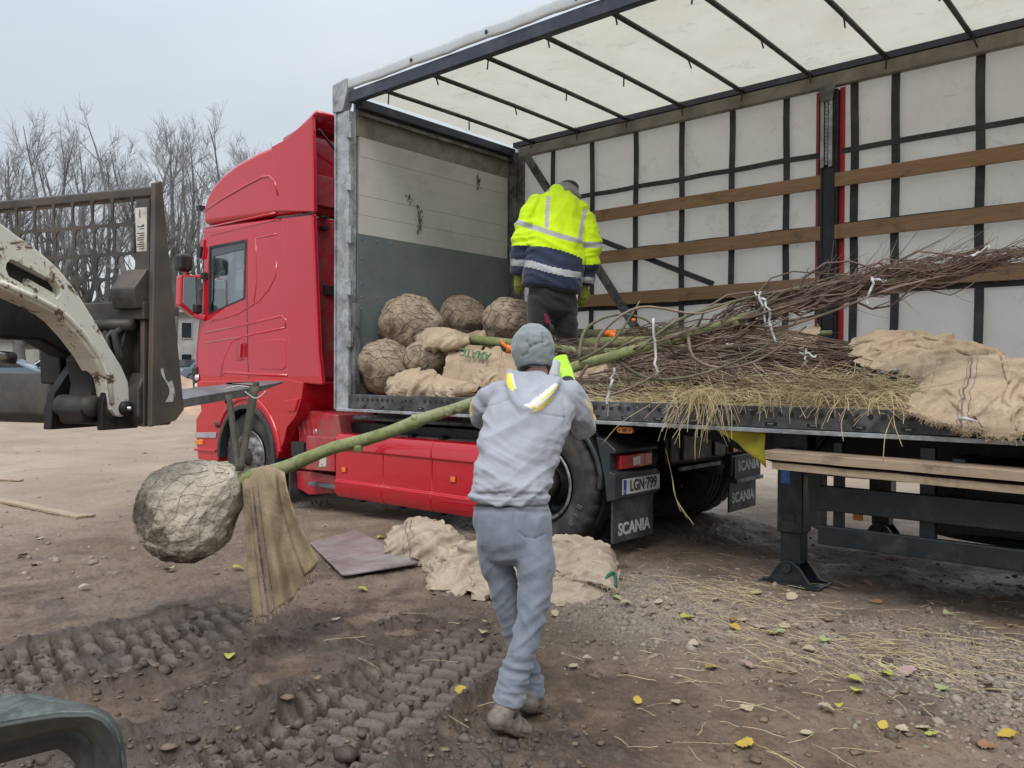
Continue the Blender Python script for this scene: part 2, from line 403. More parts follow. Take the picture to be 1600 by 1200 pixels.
def ballmat(name, pale, mid, dark, bias, stains=(), net=.7):
    b = NB(name)
    nn = b.n('ShaderNodeTexNoise'); nn.inputs['Scale'].default_value = 9; nn.inputs['Detail'].default_value = 4; b.l(b.co(), nn.inputs['Vector'])
    mp = b.n('ShaderNodeMix', data_type='VECTOR'); mp.inputs['Factor'].default_value = .16; b.l(b.co(), mp.inputs['A']); b.l(nn.outputs['Color'], mp.inputs['B'])
    v = b.n('ShaderNodeTexVoronoi', feature='DISTANCE_TO_EDGE'); v.inputs['Scale'].default_value = 13; v.inputs['Randomness'].default_value = .7; b.l(mp.outputs['Result'], v.inputs['Vector'])
    crack = b.ramp(v.outputs['Distance'], [(0.0, 1), (.040, 0)])
    part_ = b.ramp(b.noise(3.5, 3, .5), [(.36, .35), (.60, .95)])      # the net is drawn tight only in places
    big = b.ramp(b.noise(3.4, 8, .72, None, .8), [(bias - .07, 0), (bias + .09, 1)])
    for c_, r_ in stains:
        d = b.n('ShaderNodeVectorMath', operation='DISTANCE'); b.l(b.co(), d.inputs[0]); d.inputs[1].default_value = c_
        dd = b.math('ADD', d.outputs['Value'], b.math('MULTIPLY', b.math('SUBTRACT', b.noise(7, 8, .72), .5), .28)); k = b.ramp(b.math('DIVIDE', dd, r_), [(.62, 1), (1.05, 0)]); big = b.math('MAXIMUM', big, k)
    c = b.mix(b.ramp(b.noise(18, 7, .75), [(.3, 0), (.7, 1)]), mid, pale)
    soil = b.mix(b.ramp(b.noise(24, 7, .75), [(.35, 0), (.7, 1)]), dark, tuple(x * 3.4 for x in dark[:3]) + (1,))
    c = b.mix(b.math('MULTIPLY', big, .92), c, soil)
    c = b.mix(b.math('MULTIPLY', b.math('MULTIPLY', crack, part_), net), c, tuple(x * .8 for x in dark[:3]) + (1,))
    fib = b.noise(60, 6, .8, b.map((1, 1, 1), (.4, .7, .2)), 2.0)
    c = b.mix(b.math('MULTIPLY', b.ramp(fib, [(.42, 0), (.66, 1)]), .45), c, tuple(x * .5 for x in mid[:3]) + (1,))
    b.set(Base_Color=c, Roughness=.95); b.b.inputs['Specular IOR Level'].default_value = .1
    n = b.bump(b.ramp(v.outputs['Distance'], [(0, 0), (.07, 1)]), .35, .012); n = b.bump(b.noise(16, 5, .65, None, 1.2), .6, .02, n); b.bump(fib, .5, .006, n)
    return b.m
M['ball2'] = ballmat('root_ball_earthy_wrap', (.47, .38, .285, 1), (.32, .245, .175, 1), (.055, .041, .032, 1), .55)
def bark(name, a, b2, c3):
    b = NB(name)
    f = b.ramp(b.noise(5, 7, .7, None, .6), [(.38, 0), (.62, 1)])
    g = b.ramp(b.noise(19, 6, .72, b.map((2.2, 1, 1))), [(.53, 0), (.66, .85)])
    c = b.mix(f, a, b2); c = b.mix(g, c, c3); b.set(Base_Color=c, Roughness=.7)
    b.bump(b.noise(35, 6, .65, b.map((.5, 1, 1))), .5, .008); return b.m
M['bark_green'] = bark('mossy_young_bark', (.15, .185, .05, 1), (.255, .265, .14, 1), (.085, .08, .045, 1))
M['bark_dark'] = bark('dark_young_bark', (.085, .085, .045, 1), (.16, .155, .085, 1), (.05, .045, .03, 1))
M['twig'] = simple('brown_twigs', (.125, .082, .062), .7, var=.45, scale=5, bump=.1)
M['twig_pale'] = simple('pale_twigs', (.22, .165, .125), .7, var=.35, scale=5, bump=.1)
M['straw'] = simple('dry_straw', (.50, .395, .22), .75, var=.35, scale=9, bump=0)
M['ribbon'] = simple('white_ribbon', (.52, .53, .52), .5, var=.05, bump=0)
M['orange_tag'] = simple('orange_tag', (.85, .20, .03), .5, var=.1, bump=0)
M['sling'] = simple('olive_sling_webbing', (.085, .085, .065), .8, var=.25, scale=20, dirt=(.15, .13, .10, 1), dirt_amt=.4, bscale=160, bump=.4)
M['sling_green'] = simple('green_sling_webbing', (.17, .20, .165), .8, var=.2, scale=20, dirt=(.12, .10, .08, 1), dirt_amt=.5, bscale=160, bump=.4)
# loader
def chipped(name, paint, under, rust):
    b = NB(name)
    n1 = b.noise(9, 8, .72, None, .6)
    chip = b.ramp(n1, [(.575, 0), (.595, 1)]); edge = b.ramp(n1, [(.535, 0), (.585, 1)])
    st = b.ramp(b.noise(3, 5, .6), [(.4, 0), (.8, .35)])
    c = b.mix(st, paint, tuple(x * .62 for x in paint[:3]) + (1,)); c = b.mix(edge, c, rust); c = b.mix(chip, c, under)
    sp = b.ramp(b.noise(70, 3, .6), [(.68, 0), (.72, .8)]); c = b.mix(sp, c, rust)
    b.set(Base_Color=c, Roughness=.5); b.bump(chip, -.4, .004); return b.m
M['loader_white'] = chipped('chipped_cream_paint', (.72, .70, .60, 1), (.10, .075, .06, 1), (.24, .12, .06, 1))
M['rusty'] = simple('worn_rusty_steel', (.06, .055, .051), .5, metal=.3, var=.3, scale=5, dirt=(.14, .10, .07, 1), dirt_amt=.45, dirt_scale=4)
M['dark_steel'] = simple('oily_steel_and_rim_shade', (.022, .021, .021), .5, metal=.3, var=.35, scale=6, dirt=(.08, .058, .044, 1), dirt_amt=.4)
M['plate_steel'] = simple('scraped_plate_steel', (.095, .09, .085), .5, metal=.3, var=.35, scale=4, dirt=(.17, .105, .065, 1), dirt_amt=.45, dirt_scale=3.4)
M['fork_steel'] = simple('polished_fork_steel', (.24, .245, .25), .38, metal=.6, var=.25, scale=6, dirt=(.07, .065, .06, 1), dirt_amt=.5)
M['fork_top'] = simple('scuffed_fork_steel', (.34, .335, .33), .5, metal=.3, var=.2, scale=8, dirt=(.2, .14, .1, 1), dirt_amt=.4)
M['fender_top'] = simple('scuffed_fender_top', (.12, .14, .135), .5, var=.3, scale=20, dirt=(.035, .04, .04, 1), dirt_amt=.8, dirt_scale=22)
M['fender'] = simple('faded_fender_paint', (.028, .031, .031), .5, var=.3, scale=14, dirt=(.05, .055, .05, 1), dirt_amt=.65, dirt_scale=18)
M['sticker'] = simple('worn_sticker', (.55, .53, .48), .6, var=.1, dirt=(.2, .17, .13, 1), dirt_amt=.4, dirt_scale=14, bump=0)
# people
def cloth(name, a, var=.12, rough=.9, mel=.12, bscale=320, dirt=None):
    b = NB(name)
    c = b.mix(b.ramp(b.noise(4, 4, .6), [(.3, 0), (.7, 1)]), tuple(x * (1 - var) for x in a[:3]) + (1,), tuple(min(1, x * (1 + var)) for x in a[:3]) + (1,))
    c = b.mix(b.math('MULTIPLY', b.ramp(b.noise(230, 3, .7), [(.35, 0), (.65, 1)]), mel * 2), c, tuple(x * .6 for x in a[:3]) + (1,))
    if dirt: c = b.mix(b.ramp(b.noise(6, 5, .7), [(.62, 0), (.8, .5)]), c, dirt)
    b.set(Base_Color=c, Roughness=rough, Sheen_Weight=.25); b.b.inputs['Specular IOR Level'].default_value = .2
    n = b.bump(b.noise(bscale, 2, .5), .25, .002); b.bump(b.noise(28, 4, .55), .22, .008, n); return b.m
M['hoodie'] = cloth('grey_marl_sweatshirt', (.345, .36, .405))
M['hood_lining'] = cloth('hood_lining', (.46, .46, .50))
M['yellow_stripe'] = cloth('yellow_stripe', (.72, .58, .06), mel=.05)
M['pale_stripe'] = cloth('pale_stripe', (.66, .67, .66), mel=.05)
M['trousers'] = cloth('blue_grey_jogging_cloth', (.195, .22, .27), mel=.16)
M['trouser_cuff'] = cloth('jogging_cuff', (.24, .27, .32), mel=.1)
M['beanie'] = cloth('grey_fleece', (.22, .25, .26), mel=.05, bscale=200)
M['blackcloth'] = cloth('black_cloth', (.018, .018, .02), mel=.05)
M['skin'] = simple('skin', (.50, .27, .20), .5, var=.1, scale=12, bump=.08, bscale=80)
M['hair'] = simple('dark_hair', (.03, .022, .018), .6, var=.3, scale=60)
M['shoe'] = simple('muddy_leather', (.27, .24, .21), .75, var=.3, scale=8, dirt=(.10, .07, .054, 1), dirt_amt=.6, dirt_scale=7, bump=.3)
M['sole'] = simple('muddy_sole', (.075, .052, .04), .9, var=.4, scale=14, bump=.6, bscale=40, bdist=.01)
M['glove'] = cloth('lime_glove', (.42, .74, .05), mel=.06)
M['glove_grey'] = cloth('grey_glove', (.40, .41, .41), mel=.06)
M['hivis'] = cloth('hi_vis_yellow_cloth', (.60, .86, .005), mel=.03, var=.08, rough=.6)
M['navycloth'] = cloth('navy_cloth', (.024, .034, .07), mel=.05, rough=.7)
M['reflect'] = simple('reflective_tape', (.42, .43, .45), .45, var=.08, bump=.05)
M['worktrousers'] = cloth('dark_work_trousers', (.026, .025, .027), mel=.05)
M['redpatch'] = cloth('dark_red_trim', (.20, .01, .025), mel=.05)
M['hoodgrey'] = cloth('grey_hood_cloth', (.23, .235, .24), mel=.08)
M['glove_old'] = cloth('olive_work_glove', (.30, .34, .06), mel=.2, dirt=(.04, .04, .03, 1))
# background
M['tree_bark'] = simple('grey_tree_bark', (.15, .15, .15), .9, var=.3, scale=2, bump=.4, bscale=9, bdist=.05)
M['tree_twig'] = simple('hazed_grey_twigs', (.26, .26, .265), .9, var=.25, scale=1, bump=0)  # grey twigs lightened further so distance haze sits in their colour
M['plaster'] = simple('pale_plaster', (.56, .55, .52), .9, var=.1, scale=.6, dirt=(.36, .34, .31, 1), dirt_amt=.5, dirt_scale=.8)
M['roof_grey'] = simple('grey_roof', (.20, .21, .22), .8, var=.15, scale=.8)
M['door_brown'] = simple('mauve_brown_garage_door', (.20, .15, .15), .8, var=.12, scale=1)
M['dark_win'] = simple('dark_window_pane', (.025, .03, .035), .15, var=.2, bump=0)
M['car_blue'] = simple('grey_blue_car_paint', (.10, .145, .19), .3, var=.05, coat=.8, bump=0)
M['car_white'] = simple('white_car_paint', (.6, .6, .6), .3, var=.05, coat=.8, bump=0)
M['sand'] = simple('sandy_soil', (.42, .29, .21), .95, var=.2, scale=2, dirt=(.26, .17, .12, 1), dirt_amt=.5, dirt_scale=1.5, bump=.6, bscale=8, bdist=.08)
M['grass'] = simple('dull_grass', (.10, .115, .05), .95, var=.3, scale=2)
# ------------------------------------------------------------------ ground
def ground_pt(px, py):
    """point of the undisturbed ground seen at a pixel"""
    r = ray(px, py); p = SZ(px, py, -.1)
    for _ in range(8): p = SZ(px, py, float(base_h(np.array([p.x]), np.array([p.y]))[0]))
    return p
def base_h(x, y):
    return -0.15 * (1 - sstep(3.4, 5.0, y)) * (1 - sstep(40, 80, np.hypot(x, y))) - .10 * (1 - sstep(-7.6, -5.0, x)) * sstep(3.5, 5.5, y) * (1 - sstep(14, 22, y))
TRACKS = []      # each: two end points, half width
for (a, b, hw) in (((-60, 1066), (470, 952), .42), ((330, 1290), (760, 985), .30), ((20, 1205), (560, 1062), .13)):
    A = SZ(a[0], a[1], -.13); B = SZ(b[0], b[1], -.12); TRACKS.append((A, B, hw))
def track_fields(x, y):
    h = np.zeros_like(x); wet = np.zeros_like(x); pad = np.zeros_like(x)
    for k, (A, B, hw) in enumerate(TRACKS):
        dx, dy = B.x - A.x, B.y - A.y; L = math.hypot(dx, dy); ux, uy = dx / L, dy / L
        s = (x - A.x) * ux + (y - A.y) * uy; t = -(x - A.x) * uy + (y - A.y) * ux
        s = s + .05 * (fbm(x * 3, y * 3, 2, 31 + k) - .5); t = t + .10 * (fbm(x * 2.2, y * 2.2, 3, 41 + k) - .5)
        ins = sstep(-.35, .15, s + .3 * fbm(x * 2, y * 2, 2, 5)) * (1 - sstep(L - .45, L + .1, s + .5 * (fbm(x * 3, y * 3, 3, 8) - .5)))
        core = (1 - sstep(hw * .82, hw, np.abs(t))) * ins
        berm = np.exp(-((np.abs(t) - hw * 1.1) / .06) ** 2) * ins
        if k < 2:
            row = np.floor((t / hw + 1) * 1.8); ph = s / .105 + row * .5 + .35 * (t / hw) + .35 * (fbm(x * 4, y * 4, 2, 71 + k) - .5)
            lug = np.abs((ph % 1.0) - .5) * 2
            lug = sstep(.30, .55, lug)
            edge = np.abs(((t / hw + 1) * 1.8) % 1 - .5) * 2
            lug = lug * (1 - .95 * sstep(.70, .92, edge))
            brk = sstep(.53, .72, fbm(x * 4.5, y * 4.5, 3, 11 + k))
            pad = np.maximum(pad, core * lug * (1 - .7 * brk))
            h += core * (-.05 + (.060 + .012 * vnoise(x * 9, y * 9, 13)) * lug * (1 - .6 * brk) + .050 * brk * fbm(x * 20, y * 20, 4, 3) + .018 * (1 - lug) * fbm(x * 30, y * 30, 3, 6))
        else:
            h += core * (-.02 + .03 * fbm(x * 18, y * 18, 3, 3))
        h += berm * (.03 + .07 * (fbm(x * 12, y * 12, 4, 5, .65)) * sstep(.3, .6, vnoise(x * 5, y * 5, 9)))
        wet = np.maximum(wet, np.maximum(core * .95, berm))
    return h, wet, pad
_c0 = SZ(420, 1090, -.13); _c1 = SZ(1150, 1000, -.12); _c2 = SZ(120, 850, -.05); _c3 = SZ(1560, 1100, -.13); _c4 = SZ(850, 930, -.05)
def ground_fields(x, y):
    r = np.hypot(x, y)
    near = 1 - sstep(9, 16, r)
    n1 = fbm(x * .9, y * .9, 4, 1); n2 = fbm(x * 3.1, y * 3.1, 4, 2); n3 = fbm(x * 11, y * 11, 4, 3, .6); n4 = fbm(x * 34, y * 34, 3, 4, .6)
    blob = lambda c, sx: np.exp(-(((x - c.x) ** 2 + (y - c.y) ** 2) / sx ** 2))
    th, twet, pad = track_fields(x, y)
    churn = np.clip(blob(_c0, 1.05) * 1.2 + .8 * blob(SZ(640, 1080, -.13), .8) + .8 * blob(SZ(600, 960, -.1), .7) + .5 * blob(SZ(900, 1150, -.14), .5), 0, 1) * sstep(.34, .56, n2 + .06)
    mud = np.clip(np.maximum(churn * .9, twet), 0, 1)
    grav = np.clip(1.3 * blob(SZ(1010, 960, -.1), .55) + 1.2 * blob(SZ(900, 915, -.08), .5) + 1.1 * blob(SZ(1590, 1080, -.13), .5) + .8 * blob(SZ(1300, 1010, -.12), .45), 0, 1) * sstep(.3, .55, n2 + .1) * (1 - mud)
    h = base_h(x, y) + near * ((n1 - .5) * .05 + (n2 - .5) * .035 + (n3 - .5) * .028 + (n4 - .5) * .014 + .018 * np.maximum(0, fbm(x * 17, y * 17, 4, 61, .7) - .55) * sstep(.4, .6, n2))
    h += near * churn * (1 - np.clip(twet, 0, 1)) * ((fbm(x * 9, y * 9, 5, 21, .66) - .45) * .085)
    h += near * grav * (n4 - .4) * .015
    h += th
    # rutted road further back and humps near the left
    h += .05 * np.exp(-((y - 6.3 - .25 * (x + 9)) / .5) ** 2) * (1 - sstep(-9.5, -7.2, x)) * fbm(x * 4, y * 4, 3, 19)
    far_ = ((x * FWD.x + y * FWD.y) * 1.0); h += .80 * sstep(17, 34, far_) * (1 - sstep(150, 300, r))
    h += (1 - near) * (fbm(x * .16, y * .16, 3, 14) - .5) * .25 * sstep(16, 40, r) * (1 - sstep(90, 200, r))
    dry = sstep(6.0, 13, r + 3 * (n1 - .5))
    return h, mud, grav, dry, n1, n2, pad
def build_ground():
    t_r = []
    f, H = 813.0, 1.45
    off = np.concatenate([np.linspace(455, 36, 430), np.geomspace(35, .9, 60)])
    rr = np.concatenate([np.linspace(.4, f * H / 455 * .98, 10), f * H / off, [1600., 2600.]])
    dense = np.linspace(-37.5, 37.5, 900); rest = np.linspace(37.5, 322.5, 70)[1:-1]
    ang = np.radians(np.concatenate([dense, rest]))
    az = math.atan2(FWD.y, FWD.x) - ang
    Rr, Aa = np.meshgrid(rr, az, indexing='ij')
    X = Rr * np.cos(Aa); Y = Rr * np.sin(Aa)
    h, mud, grav, dry, n1, n2, pad = ground_fields(X, Y)
    V = np.stack([X, Y, h], -1).reshape(-1, 3)
    nr, na = X.shape; i = np.arange(nr - 1)[:, None]; j = np.arange(na)[None, :]; j2 = (j + 1) % na
    F = np.stack([i * na + j, (i + 1) * na + j + 0 * i, (i + 1) * na + j2, i * na + j2], -1).reshape(-1, 4)
    a = np.stack([mud, grav, dry, pad], -1).reshape(-1, 4)
    F = np.concatenate([F[:, ::-1]])
    o = np_mesh('ground', V, F, M['ground'], attr={'soil': a})
    bm = None
    tag(o, kind='structure', label='bare muddy building site ground with tyre ruts and gravel')
    return o
def ground_mat():
    b = NB('site_soil')
    at_ = b.n('ShaderNodeAttribute'); at_.attribute_name = 'soil'
    sep = b.n('ShaderNodeSeparateColor'); b.l(at_.outputs['Color'], sep.inputs[0])
    mud, grav, dry = sep.outputs[0], sep.outputs[1], sep.outputs[2]
    n_big = b.noise(.55, 6, .62); n_mid = b.noise(3.0, 7, .65); n_fine = b.noise(28, 6, .7); n_grit = b.noise(130, 3, .6)
    soil = b.mix(b.ramp(n_mid, [(.38, 0), (.62, 1)]), (.092, .061, .041, 1), (.205, .146, .102, 1))
    soil = b.mix(b.ramp(n_big, [(.42, 0), (.62, .8)]), soil, (.235, .18, .136, 1))
    soil = b.mix(b.ramp(b.noise(1.7, 7, .72, None, .5), [(.50, 0), (.62, .8)]), soil, (.075, .056, .045, 1))
    soil = b.mix(b.ramp(b.noise(1.1, 5, .6, None, .8), [(.58, 0), (.70, .55)]), soil, (.22, .115, .06, 1))
    soil = b.mix(b.ramp(n_fine, [(.52, 0), (.66, .75)]), soil, (.075, .053, .041, 1))
    soil = b.mix(b.ramp(n_grit, [(.62, 0), (.72, .55)]), soil, (.36, .31, .26, 1))
    pale = b.mix(b.ramp(b.noise(.35, 7, .7), [(.35, 0), (.65, 1)]), (.235, .172, .122, 1), (.37, .295, .22, 1))
    pale = b.mix(b.ramp(b.noise(2.2, 6, .7), [(.5, 0), (.7, .6)]), pale, (.27, .19, .15, 1))
    c = b.mix(dry, soil, pale)
    gr = b.mix(b.ramp(b.noise(60, 4, .65), [(.35, 0), (.65, 1)]), (.16, .125, .10, 1), (.40, .35, .29, 1))
    c = b.mix(b.math('MULTIPLY', grav, .75), c, gr)
    mm = b.mix(b.ramp(b.noise(9, 6, .7), [(.3, 0), (.7, 1)]), (.030, .022, .017, 1), (.085, .064, .050, 1))
    mm = b.mix(b.ramp(b.noise(2.5, 5, .6), [(.5, 0), (.7, .7)]), mm, (.125, .105, .095, 1))
    mm = b.mix(at_.outputs['Alpha'], mm, b.mix(b.noise(14, 5, .65), (.105, .083, .067, 1), (.185, .156, .132, 1)))
    c = b.mix(mud, c, mm)
    rg = b.ramp(b.noise(5, 5, .6), [(.35, .30), (.65, .7)])
    rough = b.mix(mud, b.ramp(b.noise(1.3, 6, .65), [(.42, .85), (.60, .5)]), rg)
    b.set(Base_Color=c, Roughness=rough); b.b.inputs['Specular IOR Level'].default_value = .35
    n0 = b.bump(n_mid, .25, .06); n1 = b.bump(n_fine, .6, .02, n0); b.bump(n_grit, .5, .006, n1)
    return b.m
M['ground'] = ground_mat()
build_ground()
def gz(x, y):
    return float(ground_fields(np.array([x], float), np.array([y], float))[0][0])
# stones and clods: real little lumps, far too many to count
def lumps(name, pts, sizes, mat, seed=3, flat=.7, squash=.5):
    rg = np.random.RandomState(seed)
    bm = bmesh.new(); bmesh.ops.create_icosphere(bm, subdivisions=1, radius=1)
    v0 = np.array([v.co[:] for v in bm.verts]); f0 = np.array([[v.index for v in f.verts] for f in bm.faces]); bm.free()
    vs = []; fs = []
    for k, (p, s) in enumerate(zip(pts, sizes)):
        a = rg.rand() * 6.28; v = v0 * (1 + squash * (rg.rand(len(v0), 1) - .5)) * (1, .6 + .5 * rg.rand(), flat * (.6 + .6 * rg.rand()))
        c, s_ = math.cos(a), math.sin(a); v = v @ np.array([[c, s_, 0], [-s_, c, 0], [0, 0, 1]])
        vs.append(v * s + p); fs.append(f0 + k * len(v0))
    o = np_mesh(name, np.concatenate(vs), np.concatenate(fs), mat, smooth=False)
    return tag(o, kind='stuff')
def scatter(n, x0, x1, y0, y1, dens, seed):
    """points picked in picture space rows so that density looks even, kept where dens(mud, grav, ...) says so"""
    rg = np.random.RandomState(seed)
    P = []
    px = rg.uniform(x0, x1, n * 6); py = y0 + (y1 - y0) * rg.rand(n * 6) ** .8
    r = np.array([ray(a, b)[:] for a, b in zip(px, py)]); t = (-.12 - CAM_H) / r[:, 2]
    x = r[:, 0] * t; y = r[:, 1] * t
    h, mud, grav, dry, a1, a2, _p = ground_fields(x, y)
    keep = rg.rand(len(x)) < dens(mud, grav, dry, a2)
    x, y, h = x[keep][:n], y[keep][:n], h[keep][:n]
    return np.stack([x, y, h], -1)
M['clod'] = simple('mud_clods', (.085, .064, .052), .7, var=.5, scale=5, bump=.5, bscale=40, bdist=.01)
M['pebble'] = simple('pale_pebbles', (.24, .205, .165), .8, var=.4, scale=7, bump=.3)
rg = np.random.RandomState(5)
p = scatter(1700, -40, 900, 905, 1230, lambda m, g, d, n: np.clip(m * .6 - .3 * 0, 0, 1), 11)
tag(lumps('mud_clods', p, rg.gamma(1.3, .0058, len(p)) + .003, M['clod'], 3, .7, .9), 'dark broken mud clods thrown up along the loader tracks')
p = scatter(1500, 450, 1620, 860, 1230, lambda m, g, d, n: np.clip(.10 + .1 * n - m, 0, 1), 12)
tag(lumps('soil_crumbs', p - (0, 0, .003), rg.gamma(2.0, .0042, len(p)) + .003, simple('soil_crumbs', (.115, .082, .064), .9, var=.5, scale=5), 4), 'small brown crumbs of soil scattered over the bare ground')
p = scatter(2600, 700, 1640, 880, 1200, lambda m, g, d, n: np.clip(g * .9, 0, 1), 13)
tag(lumps('gravel', p, rg.gamma(1.8, .0042, len(p)) + .0025, M['pebble'], 5), 'pale gravel scattered on the ground near the landing leg')
p = scatter(420, -20, 520, 690, 900, lambda m, g, d, n: np.clip(.25 * n, 0, 1), 14)
tag(lumps('pebbles', p, rg.gamma(2.2, .006, len(p)) + .004, M['pebble'], 6), 'small pale pebbles on the dry ground left of the lorry')

p = scatter(520, -20, 1640, 820, 1230, lambda m, g, d, n: np.clip(.06 + .45 * g + .12 * n, 0, 1), 15)
tag(lumps('leaf_litter', p + (0, 0, .004), rg.gamma(2.5, .0042, len(p)) + .005, simple('leaf_litter', (.20, .145, .095), .8, var=.6, scale=3, dirt=(.09, .06, .04, 1), dirt_amt=.5), 7, .22, .9), 'small trodden scraps of dead leaf and bark on the ground')
# ------------------------------------------------------------------ curtain-sided semi-trailer
YN, YF = 4.94, 7.40            # near side, far side
XF, XR = -6.40, 7.2            # front bulkhead, rear end
ZD = 1.15                      # deck
TR = thing('semi_trailer', (0, 6.1, 0), 'long curtain side semi trailer with its near side curtain open behind the red lorry', 'trailer')
def part(mb, name, mat, par=None, **k): return mb.build(name, mat, par or TR, **k)
# deck and chassis
m = MB(); m.box((XF - .12, YN + .06, ZD - .045), (XR, YF - .05, ZD)); part(m, 'deck_floor', M['plank_wood'])
for y in (5.78, 6.56):
    m = MB(); m.prism([(XF + .05, .98), (-3.0, .88), (-2.2, .66), (XR, .66), (XR, .74), (-2.2, .74), (-2.0, 1.02), (XR, 1.02), (XR, 1.09), (XF + .05, 1.09)], y - .07, y + .07)
    m.prism([(-2.2, .74), (XR, .74), (XR, 1.02), (-2.0, 1.02)], y - .012, y + .012); part(m, 'chassis_beam', M['chassis'], normals=True)
for k in range(22):
    x = XF + .3 + k * .62
    m = MB(); m.box((x - .03, YN + .08, 1.0), (x + .03, YF - .08, ZD - .048)); part(m, 'cross_member', M['chassis'])
m = MB(); m.box((XF - .05, YN + .4, .93), (-3.4, YF - .4, 1.0)); part(m, 'coupler_plate', M['chassis'])
def sill(y, s, mat):
    m = MB()
    m.prism([(0, 0)] * 0 or [(XF - .012, ZD - .125), (XR, ZD - .125), (XR, ZD + .012), (XF - .012, ZD + .012)], y, y + s * .055)
    o = part(m, 'side_sill', mat, bevel=.006)
    m = MB(); m.box((XF - .18, min(y - s * .022, y + s * .02), ZD - .155), (XR, max(y - s * .022, y + s * .02), ZD - .128)); part(m, 'sill_edge', M['galv'] if s > 0 else mat, o, bevel=.004)
    return o
SILL = sill(YN, 1, M['grey_alu']); sill(YF, -1, M['grey_alu'])
m = MB()
x = XF + .14
while x < 3.5:
    for g in range(8 if rnd.random() > .3 else 2):
        m.lathe([(.0, 0), (.017, 0), (.017, .02)], (x, YN - .002, ZD - .035), (0, 1, 0), 10)
        x += .072
    x += .11
o = part(m, 'lashing_hole', M['ink'], SILL); o['kind'] = 'stuff'
m = MB(); m2 = MB(); x = XF + .22
while x < 3.5:
    m.box((x - .04, YN - .002, ZD - .112), (x + .04, YN + .01, ZD - .088)); m2.tube([(x - .015, YN - .008, ZD - .1), (x + .02, YN - .008, ZD - .1)], .008, 6); x += .27
o = part(m, 'lashing_slot', M['ink'], SILL); o['kind'] = 'stuff'
o = part(m2, 'lashing_pin', M['galv_dark'], SILL); o['kind'] = 'stuff'
# bulkhead
ZK, ZC, ZT = 2.744, 3.70, 4.02
BH = part(MB().box((XF - .10, YN + .12, ZD - .1), (XF - .045, YF - .06, ZT + .06)), 'bulkhead', M['alu'])
n = 5
for k in range(n):
    a, b = ZK + (ZC - ZK) * k / n, ZK + (ZC - ZK) * (k + 1) / n
    part(MB().box((XF - .044, YN + .13, a + .0005), (XF - .012 + .0015 * ((k * 7) % 3), YF - .12, b - .0005)), 'bulkhead_board', M['panel'], BH, bevel=.0015)
KP = part(MB().box((XF - .044, YN + .10, ZD + .002), (XF - .006, YF - .075, ZK)), 'kick_plate', M['kick'], BH, bevel=.004)
m = MB()
for z in (ZK - .05, ZK - .62, ZK - 1.2):
    for k in range(12): m.lathe([(0, .006), (.010, .004), (.013, 0)], (XF - .006, YN + .16 + k * .185, z), (1, 0, 0), 8)
for k in range(6): m.lathe([(0, .006), (.010, .004), (.013, 0)], (XF - .006, YN + .15, ZD + .1 + k * .25), (1, 0, 0), 8)
o = part(m, 'rivet', M['kick'], BH); o['kind'] = 'stuff'
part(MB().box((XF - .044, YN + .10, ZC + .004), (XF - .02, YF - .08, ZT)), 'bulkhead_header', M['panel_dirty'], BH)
m = MB(); m.box((XF - .05, YN + .10, ZT - .06), (XF + .06, YF - .06, ZT + .03)); part(m, 'bulkhead_top_rail', M['navy'], BH, bevel=.01)
m = MB(); m.bar((XF + .02, YN + .12, ZT - .11), (XF + .02, YF - .1, ZT - .11), .03, .03); part(m, 'bulkhead_trim', M['galv_dark'], BH)
# scuff marks on the boards (dried mud) : small raised splashes
def splash(cx, cz, w, h, cnt, seed):
    r = random.Random(seed); m = MB()
    for _ in range(cnt):
        y = cx + r.gauss(0, w); z = cz + r.gauss(0, h); s = r.uniform(.004, .016); pts = []
        for a in range(7):
            q = a / 7 * 6.28; rr = s * r.uniform(.5, 1.3); pts.append((XF + .0005, y + rr * math.cos(q) * .7, z + rr * math.sin(q) * 1.6))
        b = len(m.v); m.v += pts + [(XF - .001, y, z)]; m.f += [(b + i, b + (i + 1) % 7, b + 7) for i in range(7)]; m.mi += [0] * 7
        m.v[-1] = (XF + .004, y, z)
    o = part(m, 'mud_splash', simple('dried_mud_splash', (.10, .07, .05), .9), BH); o['kind'] = 'stuff'
q = SX(655, 345, XF); splash(q.y, q.z, .025, .075, 45, 1)
q = SX(640, 308, XF); splash(q.y, q.z, .02, .04, 16, 2)
q = SX(748, 280, XF); splash(q.y, q.z, .018, .05, 22, 3)
# corner posts
P1 = MB().box((XF - .20, YN - .004, ZD - .16), (XF - .015, YN + .095, 3.93)); P1 = part(P1, 'corner_post', M['galv'], bevel=.008)
part(MB().box((XF - .235, YN - .012, 3.3), (XF - .205, YN + .03, 4.02)), 'tensioner_tube', M['galv'], P1, bevel=.006)
part(MB().box((XF - .215, YN - .02, ZD - .14), (XF - .20, YN + .05, 3.95)), 'post_flange', M['galv'], P1)
part(MB().box((XF - .012, YN + .03, ZD - .0), (XF + .05, YN + .09, 2.05)), 'post_foot_strip', M['galv_dark'], P1, bevel=.004)
for py in (203, 285, 367, 449, 530):
    z = S(550, py, YN).z
    m = MB(); m.box((XF - .03, YN - .022, z - .07), (XF + .022, YN + .03, z + .07)); m.lathe([(.0, -.08), (.014, -.08), (.014, .08), (0, .08)], (XF + .024, YN - .012, z), (0, 0, 1), 8)
    part(m, 'hinge', M['galv'], P1, bevel=.004)
P2 = part(MB().box((XF - .06, YF - .10, ZD - .1), (XF + .10, YF - .005, 4.0)), 'corner_post', M['galv_dark'], bevel=.008)
part(MB().box((XF + .105, YF - .085, ZD), (XF + .20, YF - .05, 3.95)), 'post_flange', M['galv_dark'], P2)
a, b_ = S(822, 243, YF - .10), S(1016, 548, YF - .10)
